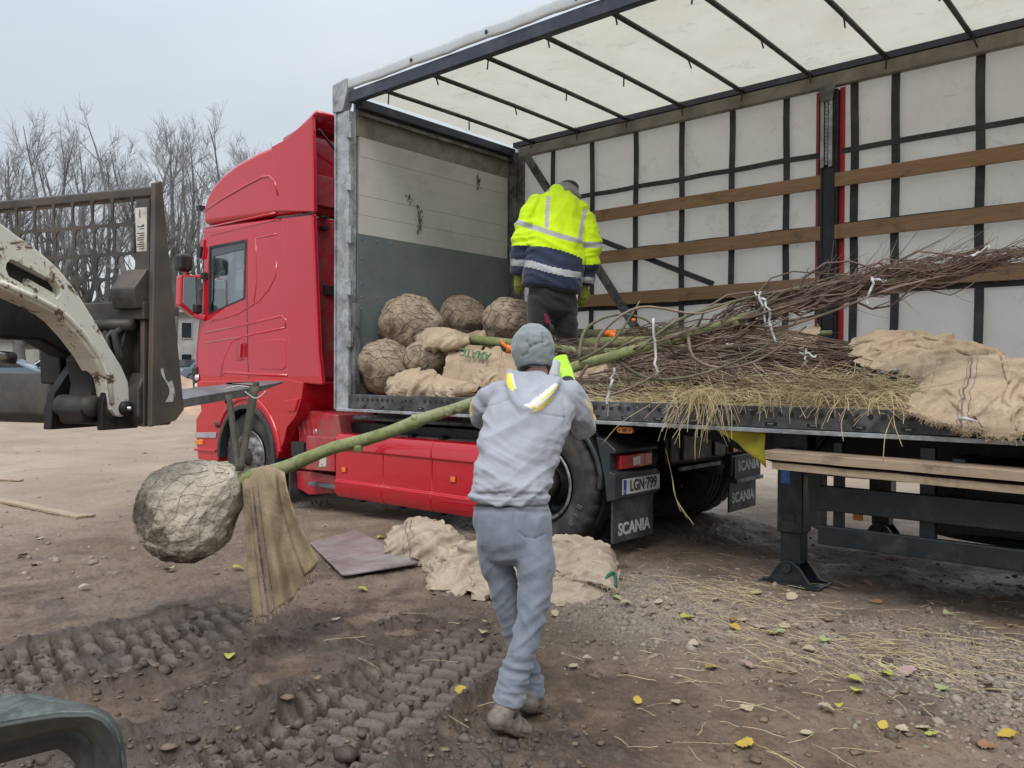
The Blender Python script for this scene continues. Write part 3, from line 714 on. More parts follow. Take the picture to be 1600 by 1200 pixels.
part(MB().bar(a, b_, .02, .10, (1, 0, 0)), 'diagonal_brace', M['galv_dark'], bevel=.004)
a, b_ = S(930, 372, YF - .05), S(1115, 444, YF - .05)
part(MB().bar(a, b_, .008, .055, (1, 0, 0)), 'diagonal_strap', M['webbing'])
# roof
part(MB().box((XF - .02, YN, 4.00), (XR, YN + .075, 4.115)), 'roof_rail', M['navy'], bevel=.01)
wt = MB(); nseg = 60
for k in range(nseg):
    pass
prof = [(YN - .010, 4.122), (YN - .014, 4.15), (YN - .012, 4.205), (YN - .004, 4.232), (YN + .03, 4.240), (YN + .10, 4.242)]
rows = []
for i in range(121):
    x = XF - .10 + (XR - XF + .1) * i / 120; w = .006 * math.sin(i * .9) + .004 * math.sin(i * 2.3)
    rows.append([(x, y + w * .5, z + w) for y, z in prof])
RT = part(wt.grid(rows), 'roof_tarp_edge', M['white_tarp'], smooth=True, solid=.006)
m = MB()
for k in range(14):
    x = XF + .9 + k * .92; m.lathe([(0, -.004), (.016, -.004), (.018, 0)], (x, YN - .018, 4.18), (0, 1, 0), 10)
o = part(m, 'eyelet', M['ink'], RT); o['kind'] = 'stuff'
# corner cap
part(MB().prism([(XF - .25, 4.215), (XF - .02, 4.24), (XF - .02, 4.12), (XF - .06, 3.985), (XF - .10, 3.93), (XF - .25, 3.94)], YN - .025, YN + .07), 'roof_corner_cap', M['galv'], bevel=.008)
# roof sheet sagging between the bars
bars = [XF + .06 + .3] + []
BX = [-6.04 + .6475 * k for k in range(21)]
xs = []; 
for i in range(len(BX) * 6 + 6):
    xs.append(XF - .06 + i * (XR - XF) / (len(BX) * 6 + 5))
rows = []
for x in xs:
    t = ((x - BX[0]) / .6475) % 1.0; sag = -.018 * math.sin(math.pi * t)
    row = []
    for j in range(17):
        v = j / 16; y = YN + .06 + (YF - YN - .1) * v
        row.append((x, y, 4.118 + .03 * math.sin(math.pi * v) + sag * math.sin(math.pi * v) + .006 * noise.noise(Vector((x * 2, y * 2, 3)))))
    rows.append(row)
part(MB().grid(rows), 'roof_tarp', M['roof_tarp'], smooth=True)
for i, x in enumerate(BX):
    m = MB(); m.tube([(x, YN + .04, 4.065), (x, YN + .6, 4.072), (x, (YN + YF) / 2, 4.076), (x, YF - .6, 4.072), (x, YF - .03, 4.065)], .021, 8)
    b0 = part(m, 'roof_bar', M['barsteel'], smooth=True)
    if i < 12:
        for v in (.04, .52, .97):
            y = YN + .08 + (YF - YN - .16) * v; h = rnd.uniform(.09, .13); s = rnd.uniform(-.03, .03)
            m = MB(); m.tube([(x, y, 4.10), (x + .015, y, 4.05), (x + .02 + s, y + .01, 4.08 - h)], .007, 5); part(m, 'roof_strap_hook', M['webbing'], b0, smooth=True)
# far side: header beam, curtain, straps, slats, pillar
part(MB().box((XF + .12, YF - .09, 3.93), (XR, YF - .02, 4.055)), 'far_roof_rail', M['panel_dirty'], bevel=.012)
part(MB().box((XF + .05, YF - .10, 4.058), (XR, YF - .01, 4.115)), 'far_gutter', M['navy'])
rows = []
for i in range(260):
    x = XF - .1 + (XR - XF + .1) * i / 259
    rows.append([(x, YF + .010 + .022 * noise.noise(Vector((x * 1.3, z * .5, 1))) + .008 * noise.noise(Vector((x * 4, z * 1.5, 4))), z) for z in np.linspace(ZD - .2, 4.08, 24)])
part(MB().grid(rows), 'curtain', M['curtain'], smooth=True)
YC = YF - .022
def vstrap(px, w=.055, z0=ZD, z1=3.95, mat='webbing'):
    x = S(px, 400, YC).x
    m = MB(); n = 14
    rows = [[(x + sx * w / 2 + .004 * math.sin(i * 1.1 + px), YC - .004 + .004 * math.sin(i * .7 + px), z0 + (z1 - z0) * i / n) for sx in (-1, 1)] for i in range(n + 1)]
    part(m.grid(rows), 'curtain_strap', M[mat], solid=.004)
for px in (864, 925, 993, 1065, 1143, 1228, 1334, 1398, 1530, 1680, 1850): vstrap(px, .07 if px > 1300 else .062)
def hstrap(z, x0, x1, w=.05):
    m = MB(); n = 30; rows = [[(x0 + (x1 - x0) * i / n, YC - .012, z + sz * w / 2 + .004 * math.sin(i)) for sz in (-1, 1)] for i in range(n + 1)]
    part(m.grid(rows), 'curtain_strap', M['webbing'], solid=.004)
xp = S(1295, 300, YF - .06).x
for z0, xa in ((S(930, 304, YC).z, -6.2), (S(1100, 381 - 3, YC).z, -6.2), (S(1100, 472, YC).z, -6.2)):
    hstrap(z0, xa, xp - .10); hstrap(z0 + (.0 if z0 > 3 else 0), xp + .10, XR)
for zt, th in ((3.157, .125), (2.70, .128), (2.243, .130)):
    for xa, xb in ((S(905, 400, YF - .08).x, xp - .055), (xp + .055, XR)):
        part(MB().box((xa, YF - .105, zt - th), (xb, YF - .078, zt)), 'side_slat', M['slat_wood'], bevel=.004)
PIL = part(MB().box((xp - .085, YF - .10, ZD), (xp + .085, YF - .02, 3.9)), 'pillar', M['navy'] if 0 else M['chassis'], bevel=.006)
part(MB().box((xp - .055, YF - .112, ZD), (xp - .04, YF - .10, 3.9)), 'pillar_rib', M['chassis'], PIL)
part(MB().box((xp + .05, YF - .112, ZD), (xp + .065, YF - .10, 3.9)), 'pillar_rib', M['chassis'], PIL)
for s in (-1, 1):
    part(MB().box((xp + s * .105 - .022, YF - .035, ZD), (xp + s * .105 + .022, YF - .022, 3.92)), 'red_edge_strip', M['red_tarp'], PIL)
zb0, zb1 = S(1292, 262, YF - .11).z, S(1292, 137, YF - .11).z
m = MB(); m.box((xp - .052, YF - .135, zb0), (xp - .022, YF - .114, zb1 - .08)); m.box((xp + .018, YF - .135, zb0), (xp + .05, YF - .114, zb1 - .08))
m.box((xp - .012, YF - .130, zb0 + .02), (xp + .010, YF - .1135, zb1 - .1))
BR = part(m, 'pillar_bracket', M['galv'], PIL, bevel=.003)
part(MB().prism([(xp - .075, zb1), (xp + .075, zb1), (xp + .05, zb1 - .13), (xp - .05, zb1 - .13)], YF - .14, YF - .11), 'bracket_head', M['galv_dark'], PIL, bevel=.006)
m = MB()
for k in range(16): m.lathe([(0, 0), (.006, 0)], (xp - .001, YF - .1312, zb0 + .05 + k * (zb1 - zb0 - .2) / 16), (0, -1, 0), 6)
o = part(m, 'bracket_hole', M['ink'], PIL); o['kind'] = 'stuff'
# underside: landing leg, side guard, lamps, yellow sheet, wheels
def landing_leg(y):
    xl = S(1241, 800, 5.2).x
    L = part(MB().box((xl - .085, y - .08, .34), (xl + .085, y + .08, .93)), 'landing_leg', M['guard'], bevel=.012)
    part(MB().box((xl - .068, y - .065, .14), (xl + .068, y + .065, .36)), 'inner_leg', M['guard'], L, bevel=.01)
    part(MB().box((xl - .12, y - .10, .86), (xl + .12, y + .06, 1.0)), 'leg_bracket', M['guard'], L, bevel=.008)
    m = MB()
    m.prism([(xl - .17, .03), (xl - .13, .035), (xl - .07, .13), (xl - .03, .165), (xl + .03, .165), (xl + .07, .13), (xl + .14, .035), (xl + .19, .03), (xl + .19, .012), (xl - .17, .012)], y - .10, y - .075)
    m.prism([(xl - .17, .03), (xl - .13, .035), (xl - .07, .13), (xl - .03, .165), (xl + .03, .165), (xl + .07, .13), (xl + .14, .035), (xl + .19, .03), (xl + .19, .012), (xl - .17, .012)], y + .075, y + .10)
    m.box((xl - .19, y - .12, .0), (xl + .21, y + .12, .022)); m.lathe([(0, -.13), (.03, -.13), (.03, .13), (0, .13)], (xl, y, .12), (0, 1, 0), 12)
    part(m, 'foot_plate', M['guard'], L, bevel=.004)
    m = MB(); m.box((xl - .058, y - .0825, .66), (xl + .002, y - .0805, .76)); part(m, 'blue_sticker', M['blue_label'], L)
    part(MB().box((xl - .05, y - .086, .42), (xl + .04, y - .081, .47)), 'leg_plate', M['chassis'], L)
    return xl
XL = landing_leg(5.20); landing_leg(7.05)
yg = 5.0
G = part(MB().prism([(S(1262, 740, yg).x, .86), (S(1284, 740, yg).x, .86), (S(1284, 740, yg).x, .40), (S(1266, 740, yg).x, .43)], yg - .01, yg + .10), 'guard_bracket', M['guard'], bevel=.006)
for pa, pb in ((758, 797), (820, 850)):
    za, zb = S(1285, pa, yg).z, S(1285, pb, yg).z
    part(MB().box((S(1280, 780, yg).x, yg - .025, zb), (3.6, yg + .02, za)), 'side_guard_rail', M['guard'], bevel=.008)
for px, w in ((1310, .05), (1450, .08), (1720, .08), (1950, .08)):
    x = S(px, 800, yg + .05).x
    part(MB().box((x - w / 2, yg + .025, .35), (x + w / 2, yg + .10, .95)), 'guard_upright', M['guard'], bevel=.006)
x = S(1336, 806, yg + .06).x
part(MB().box((x - .028, yg + .105, S(1336, 815, yg + .06).z), (x + .028, yg + .125, S(1336, 795, yg + .06).z)), 'side_reflector', M['lens_orange'], bevel=.004)
# rack bars that carry the loose planks
for px in (1222, 1500, 1900):
    x = S(px, 740, yg).x; part(MB().box((x - .03, YN + .03, .86), (x + .03, yg + .35, .90)), 'plank_rack', M['guard'])
# equipment box, spare wheel and axles under the deck
part(MB().box((S(1505, 830, 5.3).x, 5.25, .45), (S(1505, 830, 5.3).x + 1.3, 6.0, .86)), 'tool_box', M['chassis'], bevel=.02)
def tyre_prof(R, w, r0):
    h = w / 2
    return [(r0, -h * .78), (r0 + .02, -h * .9), (r0 + .09, -h * 1.02), (R - .075, -h * 1.0), (R - .03, -h * .96), (R - .008, -h * .86), (R, -h * .6), (R, -h * .32), (R - .012, -h * .30), (R - .012, -h * .26), (R, -h * .24), (R, h * .24), (R - .012, h * .26), (R - .012, h * .30), (R, h * .32), (R, h * .6), (R - .008, h * .86), (R - .03, h * .96), (R - .075, h * 1.0), (R - .02 - .07, h * 1.02), (r0 + .02, h * .9), (r0, h * .78)]
def tyre_mesh(c, R, w, r0, axis=(0, 1, 0), n=120, lug=True):
    prof = tyre_prof(R, w, r0); m = MB()
    rm = (lambda j, k: (-.016 if (j in (4, 5, 6, 15, 16, 17) and k % 4 == 0) else 0)) if lug else None
    return m.lathe(prof, c, axis, n, rmod=rm)
c = S(1590, 770, 5.9)
SW = part(tyre_mesh((S(1545, 870, 5.6).x + .12, 5.75, .50), .5, .32, .29, (0, .25, 1), 64, False), 'spare_wheel', M['rubber'], smooth=True)
part(MB().lathe([(0, .05), (.10, .05), (.12, .02), (.26, 0), (.29, .04)], (S(1545, 870, 5.6).x + .12, 5.75, .48), (0, .25, 1), 32), 'spare_rim', M['steel_rim'], SW, smooth=True)
for ax in (3.2, 4.5, 5.8):
    for y in (5.15, 7.2):
        w = part(tyre_mesh((ax, y, .5), .5, .36, .29, (0, 1, 0), 64, False), 'wheel', M['rubber'], smooth=True)
        part(MB().lathe([(0, -.1), (.12, -.1), (.14, -.02), (.26, .0), (.29, -.13)], (ax, y, .5), (0, 1, 0), 32), 'rim', M['steel_rim'], w, smooth=True)
    part(MB().tube([(ax, 5.2, .5), (ax, 7.15, .5)], .07, 10), 'axle', M['chassis'], smooth=True)
# orange side marker lamp
mk = S(977, 672, YN + .06)
m = MB(); pts = []
for k in range(20):
    a = 2 * math.pi * k / 20; pts.append((mk.x + (.045 if math.cos(a) > 0 else -.045) + .024 * math.cos(a), mk.z + .024 * math.sin(a)))
ML = part(m.prism(pts, YN + .05, YN + .075), 'marker_lamp', M['lens_orange'], bevel=.004)
part(MB().box((mk.x - .05, YN + .076, mk.z - .01), (mk.x + .05, YN + .12, 1.0)), 'lamp_bracket', M['chassis'], ML)
m = MB()
for s in (-1, 1): m.prism([(mk.x + s * .055, mk.z), (mk.x + s * .04, mk.z + .009), (mk.x + s * .04, mk.z - .009)], YN + .0485, YN + .0505)
m.box((mk.x - .018, YN + .0485, mk.z - .010), (mk.x + .018, YN + .0505, mk.z + .010))
o = part(m, 'lamp_marks', simple('dark_amber_mark', (.16, .06, .01), .5), ML); o['kind'] = 'stuff'
# yellow sheet hanging under the sill
yy = YN + .10
pts = [S(1112, 668, yy), S(1196, 672, yy), S(1196, 730, yy), S(1150, 697, yy)]
rows = []
for i in range(9):
    a = i / 8
    top = pts[0].lerp(pts[1], a); bot = pts[0].lerp(pts[2], a) + Vector((0, 0, .02 * math.sin(math.pi * a)))
    rows.append([top.lerp(bot, j / 6) + Vector((0, .012 * math.sin(i * 1.1 + j * .8), .004 * math.sin(i * 2.1))) for j in range(7)])
part(MB().grid(rows), 'yellow_flap', M['yellow'], smooth=True, solid=.006)
# ------------------------------------------------------------------ red tractor unit
YT = 4.97                       # near side of the cab
YB = 7.43                       # far side
TK = thing('lorry_tractor', (-6, 6.2, 0), 'red lorry tractor unit with high roof cab coupled under the open trailer', 'lorry')
def tp(mb, name, mat, par=None, **k): return mb.build(name, mat, par or TK, **k)
def P(*pp, y=YT): return [(S(a, b, y).x, S(a, b, y).z) for a, b in pp]
def cut(o, cutters):
    for c in cutters:
        m = o.modifiers.new('cut', 'BOOLEAN'); m.object = c; m.operation = 'DIFFERENCE'; m.solver = 'EXACT'
    apply_mods(o)
    for c in cutters: bpy.data.objects.remove(c)
xe = S(493, 420, YT).x          # rear edge of the side fairings
xw = S(470, 420, YT).x          # rear wall
xf = S(303, 600, YT).x          # front
# lower cab : hollow shell with window openings
cabpoly = P((311, 612), (304, 600), (303, 560), (307, 515), (313, 470), (316, 400), (315.5, 354)) + [(xw, S(470, 334, YT).z), (xw, S(470, 600, YT).z)]
CAB = MB().prism(cabpoly, YT, YB).build('cab', M['red'], TK, bevel=.05, seg=3)
apply_mods(CAB)
win = P((327, 385), (383, 374), (385, 378), (383, 467), (326, 491))
c1 = MB().prism(win, YT - .3, YB + .3).build('cutter', M['red'])
zi0, zi1 = S(400, 520, YT).z, S(400, 345, YT).z
c2 = MB().box((xf + .12, YT + .07, zi0), (xw - .07, YB - .07, zi1)).build('cutter', M['red'])
c3 = MB().box((xf - .4, YT + .22, S(310, 490, YT).z), (xf + .3, YB - .22, S(310, 375, YT).z)).build('cutter', M['red'])
cut(CAB, [c2, c1, c3])
for f in CAB.data.polygons: f.use_smooth = False
w2 = P((329, 388), (381, 377.5), (382.5, 381), (380.5, 465.5), (328, 488.5))
gl = tp(MB().prism(win, YT + .018, YT + .024), 'side_window', M['glass'])
# black rubber surround as a ring
m = MB(); n = len(win)
for y in (YT - .004, YT + .02): m.v += [(x, y, z) for x, z in win] + [(x, y, z) for x, z in w2]
for i in range(n):
    j = (i + 1) % n
    m.f += [(i, j, n + j, n + i), (2 * n + i, 3 * n + i, 3 * n + j, 2 * n + j), (n + i, n + j, 3 * n + j, 3 * n + i)]; m.mi += [0] * 3
tp(m, 'window_seal', M['black'], gl, normals=True)
tb = P((328, 387), (383, 375.5), (384, 388), (333, 400), (331, 470), (328, 478))
tp(MB().prism(tb, YT + .008, YT + .016), 'wind_deflector', M['tint'], gl)
tp(MB().prism(win, YB - .024, YB - .018), 'side_window', M['glass'])
tp(MB().box((xf + .10, YT + .22, S(310, 490, YT).z), (xf + .106, YB - .22, S(310, 375, YT).z)), 'windscreen', M['glass'])
# cab interior: dashboard, wheel, seats
tp(MB().box((xf + .12, YT + .10, zi0 + .02), (xf + .55, YB - .1, S(340, 482, YT).z)), 'dashboard', M['interior'], bevel=.05)
m = MB(); cc = Vector((xf + .72, YT + .62, S(365, 468, YT).z)); ax = Vector((.55, 0, .85)).normalized(); ex = Vector((0, 1, 0)); ey = ax.cross(ex)
m.tube([cc + (ex * math.cos(a) + ey * math.sin(a)) * .21 for a in [2 * math.pi * k / 20 for k in range(21)]], .018, 6, cap=False); m.bar(cc - ex * .2, cc + ex * .2, .03, .02); m.bar(cc, cc - ax * .3, .05, .05)
tp(m, 'steering_wheel', M['interior'], smooth=True)
for y in (YT + .6, YB - .6):
    s = tp(MB().box((xw - .75, y - .24, zi0 + .02), (xw - .3, y + .24, zi0 + .18)), 'seat', M['interior'], bevel=.05)
    tp(MB().box((xw - .42, y - .23, zi0 + .18), (xw - .28, y + .23, zi0 + .75)), 'seat_back', M['interior'], s, bevel=.05)
# door skin, seams, swage lines
def seam(pp, w=.013, y=YT, name='panel_seam', mat='black', out=.0015):
    m = MB()
    for a, b in zip(pp[:-1], pp[1:]):
        A, B = S(a[0], a[1], y), S(b[0], b[1], y); A.y = B.y = y - out + .004; m.bar(A, B, w, .008, (0, 1, 0))
    return tp(m, name, M[mat])
def ridge(pp, r=.012, y=YT, name='swage_line'):
    m = MB(); m.tube([Vector((S(a, b, y).x, y + r * .95, S(a, b, y).z)) for a, b in pp], r * 1.7, 12); return tp(m, name, M['red'], smooth=True)
seam([(386, 372), (386, 470), (387, 560), (389, 592)])
seam([(318, 398), (316, 460), (313, 500), (309, 540), (308, 598)], .006)
ridge([(330, 503), (352, 496), (372, 490), (388, 480), (405, 470), (420, 452), (430, 432), (432, 408)], .010)
ridge([(396, 478), (401, 440), (400, 402), (399, 372)], .008)
ridge([(400, 372), (432, 366)], .007)
# lower recess frame + hatch
tp(MB().prism(P((403, 533), (443, 529), (447, 533), (447, 574), (442, 578), (408, 577), (403, 573)), YT - .006, YT + .01), 'locker_hatch', M['red'], bevel=.008)
ridge([(344, 587), (352, 582), (400, 585), (449, 587)], .011)
ridge([(344, 587), (350, 560), (362, 534), (376, 528)], .007)
ridge([(320, 520), (388, 506), (440, 494), (446, 500), (446, 512)], .010)
ridge([(322, 536), (388, 524), (446, 512)], .008)
# door handle: recess and bar
dh = tp(MB().prism(P((369, 536), (376, 533), (382, 535), (383, 562), (369, 564)), YT - .004, YT + .004), 'handle_recess', M['red_dull'], bevel=.004)
tp(MB().bar(S(377, 536, YT - .03), S(376, 558, YT - .03), .03, .03, (0, 1, 0)), 'door_handle', M['red'], dh, bevel=.01)
# rear pillar / side fairing panels (both sides) reaching past the rear wall
for y, s in ((YT, 1), (YB, -1)):
    poly = P((440, 338), (489.5, 333), (493, 420), (498, 547), (504, 602), (470, 599), (454, 596), (450, 520), (446, 440))
    m = MB(); m.prism(poly, y - s * .012, y + s * .05); tp(m, 'side_fairing', M['red'], bevel=.022, seg=3)
# roof
roof = P((315.5, 352), (316, 322), (322, 305), (331, 288), (347, 270), (370, 252.5), (402, 235), (435, 221), (452, 212)) + [(xw, S(470, 200, YT).z), (xw, S(470, 332, YT).z)]
RF = MB().prism(roof, YT + .004, YB - .004).build('roof', M['red'], TK, bevel=.075, seg=5)
# gentle tumblehome of the roof sides
for y, s in ((YT + .002, 1), (YB - .002, -1)):
    poly = P((428, 330), (431, 290), (426, 255), (423, 229), (441, 219.5), (463, 206), (479, 190), (487, 180), (489, 260), (490, 331))
    tp(MB().prism(poly, y - s * .001, y + s * .05), 'roof_fairing_wing', M['red'], bevel=.014, seg=3)
m = MB(); sp_ = P((441, 218), (463, 204), (480, 188), (493, 173.5)); rows = []
for x, z in sp_: rows.append([(x, YT + .01 + (YB - YT - .02) * j / 10, z + .05 * math.sin(math.pi * j / 10)) for j in range(11)])
tp(m.grid(rows), 'roof_spoiler', M['red'], smooth=True, solid=.03)
a, b_ = S(508, 222, 5.5), S(523, 254, 5.5)
tp(MB().bar((xe - .02, YT + .05, S(492, 200, YT).z), (xw + .02, YT + .75, S(470, 262, YT).z), .02, .02), 'spoiler_stay', M['chassis'])
ridge([(318, 330), (345, 312), (380, 292), (408, 277), (420, 275), (428, 283), (434, 305)], .010)
ridge([(320, 356), (380, 343), (430, 333)], .008)
tp(MB().bar(S(430, 341, YT - .013), S(489, 333.5, YT - .013), .012, .012), 'roof_seam', M['black'])
tp(MB().bar(S(330, 368, YT - .001), S(430, 344, YT - .001), .006, .010), 'roof_seam', M['red_dull'])
tp(MB().box((xf + .02, YT + .02, S(316, 326, YT).z), (xf + .09, YT + .10, S(316, 318, YT).z)), 'roof_bracket', M['black'])
tp(MB().prism(P((310, 405), (317, 373), (321, 374), (319, 406)), YT - .02, YT + .12), 'sun_visor_end', M['red'], bevel=.01)
tp(MB().prism(P((312, 402), (316, 385), (320, 386), (318, 404)), YT - .05, YT + .02), 'visor_lamp', M['black'], bevel=.008)
# rear wall details
y0 = YT + .06
RW = tp(MB().box((xw - .01, y0, S(470, 598, YT).z + .05), (xw + .02, YB - .06, S(470, 330, YT).z - .06)), 'rear_wall', M['red_dull'], bevel=.01)
tp(MB().box((xw, y0 + .06, S(470, 318, YT).z), (xw + .05, YB - .12, S(470, 268, YT).z)), 'rear_wall_panel', M['red_dull'], RW, bevel=.02)
q = SX(517, 455, xw + .02)
tp(MB().box((xw + .015, q.y - .10, q.z - .05), (xw + .05, q.y + .20, q.z + .06)), 'rear_vent', M['black'], RW, bevel=.008)
for py in (340, 357):
    q = SX(507, py, xw + .03); tp(MB().box((xw + .01, q.y - .06, q.z - .015), (xw + .07, q.y + .03, q.z + .015)), 'rear_catch', M['black'], RW)
# mirrors
mx = S(309, 460, 4.90).x
q0, q1 = SX(281, 460, mx), SX(310, 460, mx)
zz0, zz1 = SX(295, 491, mx).z, SX(295, 431, mx).z
pl = [(q0.y, zz0 + .10), (q0.y + .01, zz1), (q1.y - .03, zz1 + .02), (q1.y, zz1 - .01), (q1.y, zz0 + .0), (q1.y - .06, zz0 - .02)]
def prismx(poly, x0, x1):
    m = MB().prism(poly, x0, x1); m.v = [(b, a, c) for a, b, c in m.v]; m.f = [tuple(reversed(f)) for f in m.f]; return m
MR = tp(prismx(pl, mx - .12, mx), 'mirror_housing', M['red'], bevel=.02, seg=3)
cy, cz = (q0.y + q1.y) / 2, (zz0 + zz1) / 2
tp(prismx([(cy + (y - cy) * .80 + .012, cz + (z - cz) * .86 + .01) for y, z in pl], mx - .01, mx + .004), 'mirror_glass', M['mirror_glass'], MR, bevel=.003)
a0, a1 = SX(279, 410, mx), SX(303, 410, mx); z0, z1 = SX(290, 424, mx).z, SX(290, 396, mx).z
MR2 = tp(MB().box((mx - .14, a0.y, z0), (mx + .0, a1.y, z1)), 'wide_angle_mirror', M['black'], bevel=.05, seg=3)
tp(MB().box((mx - .10, a1.y - .085, zz1), (mx - .04, a1.y - .03, z0 + .03)), 'mirror_neck', M['red'], MR2, bevel=.01)
tp(MB().bar(Vector((mx - .05, q1.y - .02, zz1 - .0)), Vector((mx + .06, YT + .02, zz1 + .01)), .06, .045), 'mirror_arm', M['red'], MR, bevel=.012)
tp(MB().bar(Vector((mx - .05, q1.y - .04, zz0 + .0)), Vector((mx + .04, YT + .02, zz0 - .04)), .10, .07), 'mirror_arm', M['red'], MR, bevel=.02)
tp(MB().box((mx - .02, q1.y - .06, zz0 + .02), (mx + .05, q1.y + .03, zz0 + .13)), 'mirror_knuckle', M['black'], MR, bevel=.02)
tp(MB().box((mx + .02, YT - .05, zz1 - .03), (mx + .11, YT, zz1 + .05)), 'mirror_bracket', M['black'], MR, bevel=.006)
# front: headlamp, bumper, fender with the wheel arch
wc = S(391, 720, YT + .02); WX, WZ, WR = wc.x, .42, .52
def arch(x, z, r, a0, a1, n=18): return [(x + r * math.cos(R_(a0 + (a1 - a0) * k / n)), z + r * math.sin(R_(a0 + (a1 - a0) * k / n))) for k in range(n + 1)]
fend = P((309, 600), (311, 596), (454, 593), (478, 598), (475, 622), (466, 650), (452, 668), (447, 690))
fend = [(S(311, 600, YT).x, S(309, 600, YT).z)] + fend[1:] + [(WX + .60, WZ + .02)] + arch(WX, WZ, .585, 2, 178) + [(WX - .60, .36), (S(343, 735, YT).x, .32), (S(313, 731, YT).x, .32), (S(310, 680, YT).x, S(308, 680, YT).z), (S(310, 656, YT).x, S(308, 655, YT).z), (S(318, 645, YT).x, S(330, 642, YT).z)]
FD = tp(MB().prism(fend, YT - .03, YT + .42), 'front_fender', M['red'], bevel=.03, seg=3)
tp(MB().prism([(x, z) for x, z in [(xf - .0, .32), (xf - .0, S(308, 650, YT).z), (xf + .0, S(309, 600, YT).z), (xf + .35, S(309, 600, YT).z), (xf + .35, .32)]], YT + .42, YB - .02), 'front_bumper', M['red'], bevel=.03)
m = MB(); aa = arch(WX, WZ, .60, -4, 184, 24); ai = arch(WX, WZ, .545, -4, 184, 24)
tp(m.prism(aa + list(reversed(ai)), YT - .055, YT + .40), 'arch_liner', M['slate'], bevel=.008)
m = MB(); aa = arch(WX, WZ, .70, 8, 150, 20); ai = arch(WX, WZ, .645, 8, 150, 20)
tp(m.prism(aa + list(reversed(ai)), YT - .05, YT), 'fender_lip', M['red'], bevel=.018)
tp(MB().prism(P((449, 625), (472, 622), (466, 643), (455, 644)), YT - .045, YT), 'fender_pad', M['red'], bevel=.012)
HL = tp(MB().prism(P((301, 576), (309, 573), (310, 610), (304, 613)), YT - .02, YT + .4), 'headlamp', M['black'], bevel=.012)
for py in (590, 603):
    q = S(307, py, YT - .02); tp(MB().lathe([(0, -.012), (.03, -.01), (.04, .01)], (q.x, YT - .02, q.z), (0, 1, 0), 14), 'headlamp_lens', M['lens_clear'], HL, smooth=True)
tp(MB().prism(P((309.5, 676), (343, 675), (342, 684), (310, 683.5)), YT - .045, YT - .02), 'bumper_strip', M['alu'], bevel=.004)
sl = S(327, 679.5, YT - .05)
tp(MB().prism(P((310, 687), (322, 686), (322, 694), (310, 695)), YT - .045, YT - .02), 'indicator_lamp', M['lens_orange'], bevel=.004)
q = S(340, 663, YT - .04); tp(MB().lathe([(0, -.03), (.035, -.03), (.045, 0)], (q.x, YT - .03, q.z), (0, 1, 0), 14), 'tow_eye_cap', M['slate'], smooth=True)
tp(MB().prism(P((309, 700), (342, 702), (342, 706), (309, 704)), YT - .05, YT), 'bumper_ledge', M['red'], bevel=.006)
# wheels
def wheel(x, y, s, deep, zc_):
    """s = -1 : outer face towards the camera side"""
    w = tp(MB().lathe([(0, -.02 * s * -1), (.11, -.0), (.13, .02), (.13, .10), (.0, .10)], (x, y + s * .16, zc_), (0, -s, 0), 28), 'wheel', M['dark_steel'], smooth=True)
    tp(tyre_mesh((x, y, zc_), WR, .315, .29), 'tyre', M['rubber'], w, smooth=True)
    if deep: prof = [(.0, .05), (.10, .06), (.13, .10), (.17, .20), (.235, .215), (.25, .16), (.26, .05), (.275, .0), (.292, -.012), (.30, .0)]
    else: prof = [(.10, -.02), (.12, .0), (.17, -.015), (.215, .02), (.235, .05), (.25, .06), (.265, .02), (.292, -.012), (.30, .0)]
    if deep:
        prof = [(a_, -b_) for a_, b_ in prof]
        r_ = MB().lathe(prof[:7], (x, y + s * .155, zc_), (0, s, 0), 40, mi=1); r_.lathe(prof[6:], (x, y + s * .155, zc_), (0, s, 0), 40, mi=0)  # inner dish takes the dark steel: shade of the deep rim put into colour
        r_.v = [(a_, 2 * (y + s * .155) - b_, c_) if 0 else (a_, b_, c_) for a_, b_, c_ in r_.v]
        tp(r_, 'rim', [M['steel_rim'], M['dark_steel']], w, smooth=True)
    else: tp(MB().lathe(prof, (x, y + s * .155, zc_), (0, -s, 0), 40), 'rim', M['steel_rim'], w, smooth=True)
    pr = .195 if deep else .168; off = .21 if deep else -.015
    for k in range(10):
        a = 2 * math.pi * k / 10 + .2
        m = MB().lathe([(0, -.035), (.009, -.035), (.014, -.02), (.017, 0)], (x + pr * math.cos(a), y + s * (.155 - off), zc_ + pr * math.sin(a)), (0, -s, 0), 6)
        m.v = [(vx, (y + s * (.155 - off)) * 2 - vy, vz) for vx, vy, vz in m.v]
        tp(m, 'wheel_nut', M['chrome'], w, smooth=True)
    if deep:
        for k in range(10):
            a = 2 * math.pi * (k + .5) / 10 + .2
            tp(MB().lathe([(0, 0), (.028, 0), (.028, .004)], (x + .232 * math.cos(a), y + s * (.155 - .198), zc_ + .232 * math.sin(a)), (0, s, 0), 10), 'hand_hole', M['ink'], w)
    return w
wheel(WX, YT + .17, -1, False, WZ); wheel(WX, YB - .17, 1, False, WZ)
WD = .50
DXW = S(847, 770, YT + .02).x
DW = wheel(DXW, YT + .16, -1, True, WD); wheel(DXW, YB - .16, 1, True, WD)
for y in (YT + .50, YB - .50): tp(tyre_mesh((DXW, y, WD), WR, .30, .29, n=64, lug=False), 'inner_tyre', M['rubber'], smooth=True)
for k, ch in enumerate('818'):
    a = R_(-20 - 11 * k); d = Vector((math.cos(a), 0, math.sin(a)))
    lettering('tyre_lettering', ch, M['tyre_letter'], TK, Vector((DXW, YT - .004, WD)) + d * .405, Vector((-d.z, 0, d.x)) * -1, d, .07, .001, .003)
tp(MB().tube([(DXW, YT + .2, WD), (DXW, YB - .2, WD)], .12, 14), 'drive_axle', M['chassis'], smooth=True)
